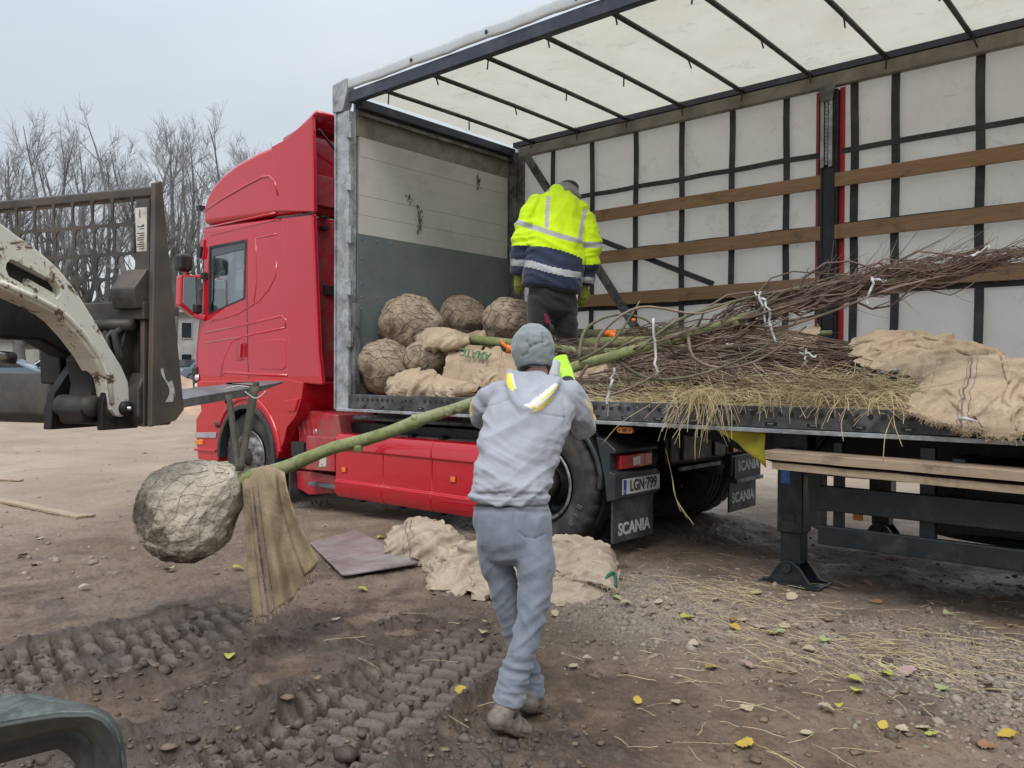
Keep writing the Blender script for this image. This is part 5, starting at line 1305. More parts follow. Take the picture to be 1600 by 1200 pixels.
# branch stubs / knots on the trunk
for px, py, s in ((648, 652, .05), (700, 640, .03), (717, 634, .02), (560, 697, .02), (1150, 500, .03)):
    c = at(px, py, dtr(px)) - FH * .02 + UZ * .0
    MB().lathe([(0, .010), (.012, .012), (.020, .006), (.028, -.02)], c, (UZ - FH * .8).normalized(), 10).build('branch_knot', M['bark_green'], CT, smooth=True)
bc = at(292, 800, 4.43); bl = base_of(CT)
M['ball'] = ballmat('root_ball_wrap', (.66, .59, .48, 1), (.48, .41, .32, 1), (.07, .056, .045, 1), .63, [((bc - RH * .17 - FH * .20 + UZ * .02 - bl)[:], .13), ((bc - UZ * .30 - FH * .05 - bl)[:], .20), ((bc - RH * .27 + UZ * .03 - bl)[:], .13), ((bc - FH * .24 - RH * .05 - UZ * .06 - bl)[:], .07)], .45)
root_ball('root_ball', bc, .262, .272, at(372, 748, 4.40) - bc, M['ball'], CT, 3, 6, .075)
# crown: bundled branches running along the upper trunk
def crown(mb, path, s0, s1, n, len_rng, spread, r0, r, back=.0, sub=3, nseg=9):
    m = len(path)
    for k in range(n):
        i = int((s0 + (s1 - s0) * r.random() ** .9) * (m - 2)); p = path[i]; T = (path[i + 1] - path[i]).normalized()
        side = T.orthogonal().normalized(); side.rotate(Matrix.Rotation(r.random() * 6.28, 3, T))
        L_ = r.uniform(*len_rng); pts = [p]; d = (T * r.uniform(.2, .8) + side * r.uniform(.5, 1.0)).normalized(); st = L_ / nseg; out = r.uniform(.3, 1) * spread
        for j in range(nseg):
            rel = pts[-1] - p; lat = rel - T * rel.dot(T); pull = -lat / max(out, .02) * .55
            d = (d * .8 + T * .35 + pull * .5 + Vector((r.gauss(0, .10), r.gauss(0, .10), r.gauss(0, .10)))).normalized(); pts.append(pts[-1] + d * st)
        rr = r0 * r.uniform(.5, 1.1); mb.tube(pts, [rr * (1 - .8 * j / nseg) for j in range(nseg + 1)], 5)
        for q in range(sub):
            j = r.randint(2, nseg - 1); dd = ((pts[j + 1] - pts[j]).normalized() + Vector((r.gauss(0, .5), r.gauss(0, .5), r.gauss(0, .4)))).normalized()
            tw = twig_curve(pts[j], dd + T * .6, L_ * r.uniform(.15, .4), 5, .12, 0, r); mb.tube(tw, [rr * .45 * (1 - .7 * x / 5) for x in range(6)], 4)
rr_ = random.Random(21)
ups = [p for p in path]
m = MB(); crown(m, ups, .60, .94, 90, (.5, 1.3), .10, .0072, rr_)
crown(m, ups, .72, .98, 75, (.5, 1.1), .075, .0055, rr_)
o = m.build('crown_twigs', M['twig'], CT, smooth=True); o['kind'] = 'stuff'
# a few big arching branches near the man's hand
arcs = [((905, 560), (915, 515), (960, 492), (1010, 500), (1050, 540)), ((930, 562), (940, 520), (1000, 480), (1090, 490), (1150, 470)), ((1000, 545), (1060, 500), (1150, 470), (1240, 450), (1330, 425)), ((918, 570), (905, 600), (940, 618), (990, 604), (1040, 575)), ((960, 560), (1010, 590), (1080, 588), (1160, 560), (1230, 520)), ((1075, 524), (1085, 560), (1130, 575), (1190, 560), (1260, 510)), ((1180, 490), (1230, 455), (1310, 440), (1400, 420), (1520, 392)), ((1120, 510), (1190, 520), (1290, 490), (1390, 452), (1500, 425)), ((905, 563), (935, 548), (962, 527), (985, 495), (1000, 470))]
for k, a in enumerate(arcs):
    pts = smooth_path([at(x, y, dtr(x) - .03 + .05 * math.sin(k * 2 + i)) for i, (x, y) in enumerate(a)], 5); n = len(pts)
    MB().tube(pts, [.011 * (1 - .65 * i / n) for i in range(n)], 7).build('branch', M['twig_pale'] if k % 2 else M['bark_dark'], CT, smooth=True)
for k, (a, b_) in enumerate((((1021, 497), (1024, 590)), ((1188, 455), (1195, 505)), ((1178, 456), (1198, 470)), ((1362, 432), (1356, 476)), ((1360, 438), (1385, 436)), ((1548, 384), (1518, 400)), ((960, 575), (948, 632)), ((1196, 470), (1212, 535)))):
    ribbon(CT, at(a[0], a[1], dtr(a[0]) - .10), at(b_[0], b_[1], dtr(b_[0]) - .10), .014, M['ribbon'], 'ribbon', .008, seed=k)
# old sacking draped over the trunk just above the ball
BC = thing('burlap_sack', at(430, 800, 4.36), 'old brown sack with purple stripes draped over the trunk of the hanging tree', 'sack')
tops = [(378, 748), (392, 736), (408, 729), (422, 727), (432, 730), (439, 737)]
bots = [(395, 966), (418, 962), (440, 946), (458, 936), (474, 912), (493, 882)]
nu, nv = 30, 44
def lerp_list(l, t):
    t = t * (len(l) - 1); i = min(int(t), len(l) - 2); f = t - i; return (l[i][0] * (1 - f) + l[i + 1][0] * f, l[i][1] * (1 - f) + l[i + 1][1] * f)
rows = []; cloth_rows = []
for i in range(nv + 1):
    v = i / nv; row = []
    for j in range(nu + 1):
        u = j / nu; a, b_ = lerp_list(tops, u), lerp_list(bots, u)
        px = a[0] + (b_[0] - a[0]) * (v ** (1.0 + .5 * u)); py = a[1] + (b_[1] - a[1]) * v
        px += 5 * math.sin(v * 3 + u * 5) * v * (u - .4)
        d = 4.33 - .03 * v + .028 * math.sin(u * 9 + v * 1.5) * min(1, v * 2.5) + .022 * math.sin(u * 17 - v * 3) * v + .018 * noise.noise(Vector((u * 5, v * 6, 2))) + .05 * (1 - min(1, v * 8)) ** 2
        row.append(at(px, py, d) + (UZ * .012 * noise.noise(Vector((u * 8, 3, 1))) if i == nv else Vector()))
    cloth_rows.append(row)
fold = []
for k in range(6):
    v = k / 5; r_ = []
    for j in range(nu + 1):
        u = j / nu; a = lerp_list(tops, u); r_.append(at(a[0] - 2 + 1.5 * (5 - k), a[1] + 2 + (5 - k) * (5 + 8 * (1 - u)), 4.52 - .025 * k * k / 5 + .01 * math.sin(j)))
    fold.append(r_)
MB().grid(fold + cloth_rows).build('sack_cloth', M['burlap_dark'], BC, smooth=True, solid=.006)
# folded-over hem on the right edge, stripes and frayed hem
m = MB(); rows = [[cloth_rows[i][nu - 5 + k] - FH * (.012 + .004 * k) + RH * .006 * k for k in range(6)] for i in range(0, int(nv * .98))]; m.grid(rows).build('sack_hem', M['burlap_dark'], BC, smooth=True, solid=.005)
for (u0, wd) in ((4, 1), (6, 2), (9, 1)):
    m = MB(); rows = []
    for i in range(5, nv + 1):
        c = cloth_rows[i]; f = .35 if wd == 1 else 1.0
        p, q = c[u0], c[u0 + 1]; rows.append([p - FH * .0055, p.lerp(q, f * .9) - FH * .0055])
    m.grid(rows).build('printed_stripe', M['purple_print'], BC, smooth=True)
m = MB()
for k in range(150):
    u = rnd.random() * (nu - 1); j = int(u); p = cloth_rows[nv][j].lerp(cloth_rows[nv][j + 1], u - j)
    m.tube(twig_curve(p + UZ * .008, Vector((rnd.gauss(0, .5), rnd.gauss(0, .5), -1)), rnd.uniform(.015, .05), 3, .3), .0012, 3)
o = m.build('frayed_edge', M['burlap'], BC); o['kind'] = 'stuff'
# sling from the fork to the neck of the ball
SL = thing('lifting_sling', at(385, 680, 4.35), 'olive webbing sling looped over the fork tine and round the tree neck', 'sling')
def strap(pts, w, wdir, name, mat, th=.006):
    m = MB(); m.grid([[Vector(p) - Vector(wdir) * w / 2, Vector(p) + Vector(wdir) * w / 2] for p in pts]); return m.build(name, M[mat], SL, smooth=True, solid=th)
k1 = at(398, 604, 4.38); k0 = at(357, 617, 4.42); kb = at(376, 736, 4.36)
tz = planeT(398, 604, 0)
tw = [k1 + (kb - k1) * i / 12 + FH * .0 for i in range(13)]
m = MB(); m.grid([[p - (RH * math.cos(.5 * i / 12) + FH * math.sin(.5 * i / 12)) * .024 * (1 - .35 * i / 12), p + (RH * math.cos(.5 * i / 12) + FH * math.sin(.5 * i / 12)) * .024 * (1 - .35 * i / 12)] for i, p in enumerate(tw)]); m.build('sling_leg', M['sling'], SL, smooth=True, solid=.006)
tw = [k0 + (kb + RH * -.008 - k0) * i / 12 for i in range(13)]
m = MB(); m.grid([[p - (RH * .8 + FH * .6) * .017, p + (RH * .8 + FH * .6) * .017] for p in tw]); m.build('sling_leg', M['sling'], SL, smooth=True, solid=.006)
tl = [L(-.006, tz[0] - .0, tz[1] - .03), L(-.006, tz[0], zA + .02 + .03), L(.06, tz[0] - .02, zA + .055), L(.135, tz[0] - .05, zA + .04), L(.135, tz[0] - .06, tz[1] - .03)]
zf = lambda t: zA + (zB - zA) * (t - tA) / (tB - tA) + .006
tl = [L(-.008, tz[0], zf(tz[0]) - .06), L(-.008, tz[0], zf(tz[0])), L(.06, tz[0] - .03, zf(tz[0] - .03) + .002), L(.133, tz[0] - .06, zf(tz[0] - .06)), L(.133, tz[0] - .07, zf(tz[0] - .07) - .12)]
strap(tl, .05, FV, 'sling_loop', 'sling')
nb = []
cN = at(359, 757, 4.40); axn = (at(437, 733, 4.40) - at(345, 764, 4.42)).normalized(); e1 = axn.cross(FH).normalized(); e2 = axn.cross(e1)
for k in range(25):
    a = 2 * math.pi * k / 24; nb.append(cN + (e1 * math.cos(a) * .085 + e2 * math.sin(a) * .08))
m = MB(); m.grid([[p - axn * .024, p + axn * .024] for p in nb]); m.build('neck_loop', M['sling_green'], SL, smooth=True, solid=.008)
m = MB(); m.tube(smooth_path([at(383, 612, 4.34), at(398, 622, 4.33), at(408, 618, 4.33), at(415, 611, 4.33)], 4), .003, 5); m.tube(smooth_path([at(352, 607, 4.25), at(372, 603, 4.28), at(390, 605, 4.3)], 4), .003, 5); m.build('tie_string', M['ribbon'], SL, smooth=True)
# rag of burlap gathered at the neck
m = MB(); rows = []
for i in range(12):
    t = i / 11; row = []
    for k in range(21):
        a = 2 * math.pi * k / 20; rr = .058 + .05 * abs(t - .4) ** 1.2 + .018 * math.sin(a * 5 + t * 3) + .012 * noise.noise(Vector((a * 2, t * 4, 1)))
        row.append(cN + axn * (.07 * (t - .62)) * 1.6 + (e1 * math.cos(a) + e2 * math.sin(a)) * rr)
    rows.append(row)
m.grid(rows).build('neck_wrap', M['ball'], CT, smooth=True, solid=.006)
# ------------------------------------------------------------------ the load on the deck
def relax_cloth(P0, N0, eu, ev, steps=130, seed=0, bend=.35, edge_free=True):
    """a small position-based cloth: the sheet is longer than the body it lies on (eu, ev), so it buckles into folds"""
    rg = np.random.RandomState(seed); a, b, _ = P0.shape
    P = P0 + N0 * (.004 + .010 * rg.rand(a, b, 1)) ; V = np.zeros_like(P)
    rot = math.pi * rg.rand()
    def L0(A, B, e): return np.linalg.norm(A - B, axis=-1, keepdims=True) * e
    sets = []
    def addset(sa, sb, e, k):
        sets.append((sa, sb, L0(P0[sa], P0[sb], e), k))
    ed = math.sqrt((eu * eu + ev * ev) / 2)
    for off in (0, 1):
        addset((slice(off, a - 1, 2), slice(None)), (slice(off + 1, a, 2), slice(None)), eu, 1.0)
        addset((slice(None), slice(off, b - 1, 2)), (slice(None), slice(off + 1, b, 2)), ev, 1.0)
        addset((slice(off, a - 1, 2), slice(0, b - 1)), (slice(off + 1, a, 2), slice(1, b)), ed, .35)
        addset((slice(off, a - 1, 2), slice(1, b)), (slice(off + 1, a, 2), slice(0, b - 1)), ed, .35)
    for gap, kk in ((2, bend), (4, bend * .8)):
        for off in range(gap * 2):
            if a > off + gap:
                n = len(range(off, a - gap, gap * 2)); addset((slice(off, a - gap, gap * 2), slice(None)), (slice(off + gap, off + gap + gap * 2 * n, gap * 2), slice(None)), eu, kk)
            if b > off + gap:
                n = len(range(off, b - gap, gap * 2)); addset((slice(None), slice(off, b - gap, gap * 2)), (slice(None), slice(off + gap, off + gap + gap * 2 * n, gap * 2)), ev, kk)
    pull = rg.rand(a, b, 1)
    for st in range(steps):
        V = V * .86 - N0 * .0006; Pn = P + V; Pn[..., 2] -= .0004
        for it in range(2):
            for sa, sb, l0, k in sets:
                d = Pn[sb] - Pn[sa]; l = np.linalg.norm(d, axis=-1, keepdims=True) + 1e-9; c = d * (.5 * k * (l - l0) / l)
                Pn[sa] += c; Pn[sb] -= c
            D = Pn - P0; h = np.sum(D * N0, -1, keepdims=True); Pn -= N0 * np.minimum(h, 0)
            T = D - N0 * h; tl = np.linalg.norm(T, axis=-1, keepdims=True) + 1e-9; lim = .035; Pn -= T * np.maximum(0, 1 - lim / tl)
            over = np.maximum(h - .09, 0); Pn -= N0 * over * .5
        V = Pn - P; P = Pn
    return P
def cloth(name_or_part, ctrl, nu, nv, mat, par, amp=.02, freq=3.0, seed=0, solid=.004, fold=0.0, ffreq=9, edge=.012, ex=None):
    """ctrl[i][j] world points give the shape it lies on; the sheet itself is then relaxed into folds"""
    nu, nv = int(nu * 1.7), int(nv * 1.7)
    rows0 = [smooth_path(r, max(1, nu // (len(r) - 1))) for r in ctrl]
    cols = [smooth_path([rows0[i][j] for i in range(len(rows0))], max(1, nv // (len(rows0) - 1))) for j in range(len(rows0[0]))]
    P0 = np.array([[p[:] for p in c] for c in cols]); a, b, _ = P0.shape
    for i in range(a):
        for j in range(b):
            p = Vector(P0[i, j]); q = p * freq * .5 + Vector((seed * 7.1, seed * 3.3, seed)); P0[i, j, 2] += amp * .5 * noise.noise(q)
            if i in (0, a - 1) or j in (0, b - 1): P0[i, j] += np.array([noise.noise(p * 23), noise.noise(p * 27 + Vector((9, 0, 0))), 0]) * edge
    tu = np.gradient(P0, axis=0); tv = np.gradient(P0, axis=1); N = np.cross(tu, tv); N /= np.linalg.norm(N, axis=-1, keepdims=True) + 1e-9
    if N[..., 2].mean() - .6 * N[..., 1].mean() < 0: N = -N
    for _ in range(6):
        N[1:-1, 1:-1] = (N[:-2, 1:-1] + N[2:, 1:-1] + N[1:-1, :-2] + N[1:-1, 2:] + N[1:-1, 1:-1]) / 5; N /= np.linalg.norm(N, axis=-1, keepdims=True) + 1e-9
    e1, e2 = ex or (1.08 + min(.22, amp * 8), 1.05 + min(.12, amp * 4))
    if seed % 2: e1, e2 = e2, e1
    P = relax_cloth(P0, N, e1, e2, seed=seed)
    out = [[Vector(P[i, j]) for j in range(b)] for i in range(a)]
    o = MB().grid(out).build(name_or_part, mat, par, smooth=True, solid=solid)
    return o, out
def up(p, z): return Vector((p.x, p.y, z))
NETM = simple('rusty_wire', (.075, .055, .042), .7)
def wire_net(ob, c, axis, seed, r0, n=13):
    me = ob.data; V = np.zeros(len(me.vertices) * 3); me.vertices.foreach_get('co', V); V = V.reshape(-1, 3) + np.array(base_of(ob.parent)) - np.array(c); Rr = np.linalg.norm(V, axis=1); U = V / Rr[:, None]
    ax = Vector(axis).normalized(); e1 = ax.orthogonal().normalized(); e2 = ax.cross(e1); m = MB(); r = random.Random(seed)
    for s in (-1, 1):
        for k in range(n):
            pts = []
            for t in range(19):
                th = .22 + (math.pi - .35) * t / 18; ph = 6.28 * k / n + s * (t / 18 * 2.1) + .10 * math.sin(t * .9 + k * 2) + r.gauss(0, .035)
                d = ax * math.cos(th) + (e1 * math.cos(ph) + e2 * math.sin(ph)) * math.sin(th); i = int(np.argmax(U @ np.array(d))); pts.append(c + d * (Rr[i] + .002))
            m.tube(pts, r0, 4)
    o = m.build('wire_net', NETM, ob, smooth=True); o['kind'] = 'stuff'; return o
for ch_ in list(CT.children):
    if ch_.name.startswith('root_ball'): wire_net(ch_, bc, at(372, 748, 4.40) - bc, 5, .0009, 15)
def lying_tree(label, ball, axis, tr, seed, crown_n, ball_mat='ball2', group='balled trees lying on the trailer deck'):
    """ball (px,py,r_px,Y); tr list of (px,py,r_px,Y)"""
    c = S(ball[0], ball[1], ball[3]); d = (c - CAM).dot(FWD); R = ball[2] * d / FPX
    T = thing('lying_tree', up(c, c.z - R), label, 'tree', group)
    rbo = root_ball('root_ball', c, R, R * .97, axis, M[ball_mat], T, seed, 4, .15); wire_net(rbo, c, axis, seed, .0019)
    if tr:
        pts = [S(a, b, y) for a, b, r, y in tr]; rr = [r * (p - CAM).dot(FWD) / FPX for p, (a, b, r, y) in zip(pts, tr)]
        path = smooth_path(pts, 4); rad = []
        for i in range(len(rr) - 1): rad += [rr[i] + (rr[i + 1] - rr[i]) * k / 4 for k in range(4)]
        rad.append(rr[-1])
        MB().tube(path, [r * (1 + .06 * noise.noise(Vector((i * .6, seed, 2)))) for i, r in enumerate(rad)], 12).build('trunk', M['bark_green'] if seed % 2 else M['bark_dark'], T, smooth=True)
        if crown_n:
            m = MB(); crown(m, path, .40, .80, crown_n, (.5, 1.1), .13, .007, random.Random(seed)); o = m.build('crown_twigs', M['twig'], T, smooth=True); o['kind'] = 'stuff'
    return T
t1 = lying_tree('balled tree with the lowest frontmost root ball against the bulkhead near the corner post', (604, 572, 45, 5.28), (1, .1, -.1), [(660, 592, 12, 5.28), (745, 607, 8, 5.24), (800, 606, 7.5, 5.22), (900, 608, 7.5, 5.2), (1000, 602, 7, 5.22), (1100, 596, 7, 5.3), (1240, 585, 4, 5.4)], 31, 40)
t2 = lying_tree('balled tree whose root ball rests upon the others nearest the corner post', (638, 507, 47, 5.5), (1, .1, .0), [(690, 524, 13, 5.45), (728, 530, 8, 5.42), (790, 536, 7.5, 5.4), (860, 543, 7, 5.4), (935, 551, 7, 5.45), (1040, 545, 7, 5.6), (1200, 545, 4, 5.8)], 33, 40)
t3 = lying_tree('balled tree with a dark earthy root ball in the middle of the row behind', (722, 500, 38, 6.35), (1, 0, 0), [(780, 505, 9, 6.4), (900, 523, 10, 6.2), (970, 524, 10, 6.2), (1060, 521, 8, 6.2), (1250, 522, 4, 6.3)], 34, 36)
t4 = lying_tree('balled tree with its root ball beside the legs of the man in the yellow jacket', (795, 503, 40, 5.80), (1, 0, 0), [(860, 540, 9, 6.0), (960, 535, 9, 6.0), (1120, 530, 7, 6.1), (1300, 520, 4, 6.4)], 35, 30)
t5 = lying_tree('balled tree with a small root ball half hidden by burlap between the others', (664, 560, 33, 5.35), (1, 0, 0), [], 36, 0)
for px, py, y, ang in ((757, 563, 5.0, 0),): pass
# orange tags tied to the trunks
def otag(par, px, py, y, w, h, rot):
    c = S(px, py, y); x = Vector((math.cos(rot), 0, math.sin(rot))); z = Vector((-x.z, 0, x.x)); rows = [[c + x * (w * (i / 5 - .5)) + z * (h * (j - .5)) - Vector((0, .012 * math.sin(i * 1.2), 0)) for j in (0, 1)] for i in range(6)]
    MB().grid(rows).build('orange_tag', M['orange_tag'], par, smooth=True, solid=.002)
otag(t2, 790, 541, 5.34, .17, .035, -.7); otag(t2, 795, 545, 5.33, .05, .07, -.3)
otag(t1, 740, 604, 5.16, .07, .05, .4); otag(t3, 952, 520, 6.08, .13, .05, .1); otag(t3, 956, 524, 6.07, .06, .06, -.4); otag(t3, 990, 500, 6.3, .04, .03, .1)
# burlap on the load
g_sack = 'burlap sacks among the root balls'
s1 = thing('burlap_wrap', S(690, 540, 5.4), 'crumpled burlap wrapped round the mossy trunk below the upper root ball', 'burlap', g_sack)
cloth('wrap_cloth', [[S(652, 528, 5.34), S(672, 514, 5.36), S(700, 513, 5.36), S(728, 521, 5.36)], [S(655, 540, 5.24), S(680, 528, 5.25), S(705, 527, 5.26), S(730, 529, 5.28)], [S(664, 545, 5.24), S(686, 543, 5.22), S(710, 541, 5.24), S(728, 538, 5.28)], [S(686, 552, 5.34), S(700, 551, 5.34), S(712, 547, 5.34), S(724, 542, 5.36)]], 28, 28, M['burlap'], s1, .022, 7, 1, fold=.008)
s2 = thing('burlap_sack', S(755, 590, 5.2), 'tan burlap sack with green printed letters hanging over the load', 'sack', g_sack)
_, G2 = cloth('sack_cloth', [[S(706, 549, 5.30), S(735, 543, 5.32), S(770, 541, 5.34), S(806, 548, 5.36), S(830, 552, 5.4)], [S(700, 568, 5.20), S(735, 562, 5.22), S(768, 562, 5.24), S(800, 570, 5.30), S(828, 570, 5.36)], [S(694, 585, 5.17), S(735, 580, 5.17), S(766, 582, 5.18), S(796, 588, 5.26), S(826, 588, 5.34)], [S(690, 604, 5.15), S(735, 600, 5.13), S(764, 601, 5.14), S(790, 604, 5.2), S(824, 604, 5.3)]], 40, 30, M['burlap'], s2, .010, 5, 2, fold=.006, ffreq=11)
pc = S(741, 556, 5.10)
lettering('sack_lettering', 'AMATC', M['green_print'], s2, S(742, 553, 5.185), S(722, 549, 5.185) - S(762, 556, 5.185), Vector((0, -.25, -1)), .105, .003, .001, 1.05)
lettering('sack_lettering', 'GRADE', M['green_print'], s2, S(727, 570, 5.165), Vector((-.5, 0, 1.0)) * -1, Vector((1, -.2, .5)), .075, .003, .001, .9) if 0 else None
s3 = thing('burlap_sack', S(680, 615, 5.1), 'crumpled burlap sack lying in front of the lowest root ball at the deck edge', 'sack', g_sack)
cloth('sack_cloth', [[S(612, 590, 5.12), S(640, 577, 5.14), S(668, 577, 5.16), S(700, 590, 5.16), S(742, 597, 5.16)], [S(606, 603, 5.03), S(635, 588, 5.04), S(665, 592, 5.05), S(700, 600, 5.07), S(744, 602, 5.1)], [S(604, 611, 5.00), S(636, 604, 4.98), S(668, 604, 5.0), S(702, 608, 5.03), S(740, 609, 5.08)], [S(612, 616, 4.99), S(640, 616.5, 4.98), S(672, 617, 5.0), S(704, 617.5, 5.03), S(722, 616, 5.08)]], 44, 26, M['burlap'], s3, .024, 8, 3, fold=.008)
s4 = thing('burlap_sack', S(760, 535, 5.9), 'dull burlap sack spread over the root balls behind the upper trunk', 'sack', g_sack)
cloth('sack_cloth', [[S(728, 522, 6.0), S(770, 515, 6.05), S(815, 520, 6.1), S(850, 522, 6.1)], [S(728, 532, 5.75), S(770, 526, 5.78), S(815, 530, 5.8), S(850, 534, 5.85)], [S(728, 546, 5.6), S(770, 546, 5.6), S(815, 548, 5.65), S(850, 552, 5.7)]], 30, 20, M['burlap'], s4, .02, 6, 4)
s5 = thing('burlap_sack', S(925, 590, 5.3), 'piece of brown burlap under the branches right of the man in grey', 'sack', g_sack)
cloth('sack_cloth', [[S(890, 566, 5.5), S(920, 556, 5.55), S(960, 560, 5.6), S(985, 572, 5.6)], [S(890, 580, 5.38), S(925, 570, 5.4), S(955, 574, 5.45), S(980, 584, 5.5)], [S(888, 594, 5.28), S(925, 592, 5.3), S(960, 592, 5.35), S(985, 596, 5.4)]], 26, 20, M['burlap'], s5, .035, 7, 5, fold=.012)
s6 = thing('burlap_sack', S(1240, 530, 6.1), 'small burlap flap showing through the top of the brushwood', 'sack', g_sack)
cloth('sack_cloth', [[S(1190, 530, 6.2), S(1230, 517, 6.25), S(1275, 512, 6.3)], [S(1192, 538, 6.0), S(1230, 532, 6.05), S(1272, 526, 6.1)], [S(1196, 545, 5.9), S(1230, 543, 5.9), S(1268, 538, 6.0)]], 20, 16, M['burlap'], s6, .02, 6, 6)
g_big = 'large sacks on the right of the deck'
s7 = thing('burlap_sack', S(1420, 590, 5.6), 'plain burlap sack heaped behind the large striped one at the right', 'sack', g_big)
cloth('sack_cloth', [[S(1338, 530, 6.0), S(1370, 520, 6.05), S(1430, 520, 6.1), S(1480, 530, 6.1), S(1550, 545, 6.1)], [S(1332, 548, 5.8), S(1375, 533, 5.8), S(1430, 532, 5.85), S(1485, 540, 5.85), S(1560, 556, 5.85)], [S(1340, 562, 5.6), S(1380, 556, 5.6), S(1430, 556, 5.6), S(1490, 560, 5.6), S(1565, 575, 5.6)], [S(1350, 572, 5.45), S(1390, 578, 5.4), S(1440, 585, 5.35), S(1500, 590, 5.35), S(1570, 600, 5.35)]], 48, 32, M['burlap'], s7, .035, 4.5, 7, fold=.012)
s8 = thing('burlap_sack', S(1530, 640, 5.0), 'large burlap sack with purple stripes spilling over the deck edge at the right', 'sack', g_big)
ctl = [[S(1452, 580, 5.4), S(1490, 566, 5.42), S(1540, 556, 5.45), S(1600, 562, 5.45), S(1720, 580, 5.45)],
       [S(1440, 602, 5.18), S(1486, 594, 5.18), S(1540, 588, 5.2), S(1604, 592, 5.2), S(1730, 606, 5.2)],
       [S(1428, 625, 5.02), S(1480, 622, 5.0), S(1540, 622, 4.98), S(1608, 628, 4.98), S(1740, 640, 4.98)],
       [S(1424, 641, 4.93), S(1478, 648, 4.90), S(1540, 655, 4.885), S(1612, 660, 4.88), S(1745, 672, 4.88)],
       [S(1426, 645, 4.90), S(1480, 662, 4.87), S(1540, 674, 4.865), S(1614, 686, 4.86), S(1748, 700, 4.86)]]
_, G8 = cloth('sack_cloth', ctl, 60, 44, M['burlap'], s8, .016, 5, 8, edge=.02)
nU = len(G8)
for i0, wd in ((int(nU * .385), .35), (int(nU * .405), .9), (int(nU * .44), .3)):
    rows = []
    for j in range(3, len(G8[0]) - 7):
        p, q = G8[i0 - (j // 9)][j], G8[i0 - (j // 9) + 1][j]; rows.append([p + Vector((0, -.004, .006)), p.lerp(q, wd) + Vector((0, -.004, .006))])
    MB().grid(rows).build('printed_stripe', M['purple_print'], s8, smooth=True)
m = MB()
for i in range(nU):
    for k in range(6):
        p = G8[i][-1 if k < 4 else -6]; m.tube(twig_curve(p + Vector((rnd.gauss(0, .008), -.004, .004)), Vector((rnd.gauss(0, .8), -.6, -.7)), rnd.uniform(.015, .05), 3, .4), .0012, 3)
for j in range(len(G8[0])):
    for k in range(4): m.tube(twig_curve(G8[0][j], Vector((-1, -.5, rnd.gauss(0, .6))), rnd.uniform(.02, .06), 3, .4), .0013, 3)
o = m.build('frayed_edge', M['burlap'], s8); o['kind'] = 'stuff'
wt_ = S(1512, 655, 4.83)
MB().grid([[wt_ + Vector((-.05, -.01, .012)), wt_ + Vector((-.04, -.012, -.012))], [wt_ + Vector((0, -.02, .012)), wt_ + Vector((.0, -.022, -.004))], [wt_ + Vector((.05, -.012, -.006)), wt_ + Vector((.05, -.012, -.014))]]).build('white_tag', M['ribbon'], s8, smooth=True, solid=.002)
# brushwood: the massed crowns of the trees lying on the deck
rb = random.Random(77)
def pile_top(x, y):
    a = math.exp(-((x + 3.0) / 1.0) ** 2) * .46 + math.exp(-((x + 1.7) / 1.0) ** 2) * .20
    return ZD + .05 + a * math.exp(-((y - 5.95) / .72) ** 2)
def brush(n, seed, mat, name, x0, x1, y0, y1, r0, lens, zlo=0.0, zhi=1.0):
    r = random.Random(seed); m = MB()
    for _ in range(n):
        x, y = r.uniform(x0, x1), r.uniform(y0, y1); top = pile_top(x, y); z = ZD + .015 + (top - ZD) * (zlo + (zhi - zlo) * r.random() ** .7)
        L_ = r.uniform(*lens); d = Vector((r.choice((1, 1, 1, -1)), r.gauss(0, .22), r.gauss(.02, .14))); pts = twig_curve((x - L_ / 2 * d.x, y, z), d, L_, 8, .075, 0, r)
        pts = [Vector((p.x, max(YN + .12, p.y), max(ZD + .01, min(p.z, pile_top(p.x, p.y) + .05)))) for p in pts]
        rr = r0 * r.uniform(.4, 1.1); m.tube(pts, [rr * (1 - .7 * k / 8) for k in range(9)], 4)
    o = m.build(name, mat, smooth=True); o['kind'] = 'stuff'; return o
tag(brush(1250, 1, M['twig'], 'brushwood', -4.3, -2.15, 5.2, 7.0, .0075, (.5, 1.2)), 'brown brushwood heap of tied tree crowns on the trailer deck')
tag(brush(420, 2, M['twig_pale'], 'brushwood', -4.5, -2.4, 5.15, 6.4, .006, (.5, 1.1), .5, 1.05), 'paler twigs lying over the brown brushwood heap')
tag(brush(260, 4, simple('dark_twigs', (.055, .04, .033), .8, var=.4), 'brushwood', -2.3, .6, 6.25, 7.1, .006, (.7, 1.4), .3, 1.05), 'thin dark twigs at the back behind the right hand sacks')
for k, (a, b_) in enumerate((((1250, 553), (1275, 556)), ((1262, 545), (1256, 572)), ((1392, 570), (1402, 590)), ((1384, 582), (1408, 576)), ((1128, 530), (1142, 540)), ((1010, 560), (1004, 600)), ((1090, 520), (1112, 518)))):
    y = 5.35 + .1 * (k % 3)
    if k == 0: rbn = thing('ribbon_ties', S(1250, 553, y), 'white ribbon ties knotted round the bundled branches in the heap', 'ribbon')
    ribbon(rbn, S(a[0], a[1], y), S(b_[0], b_[1], y), .016, M['ribbon'], 'ribbon_end', .008, seed=k + 20)
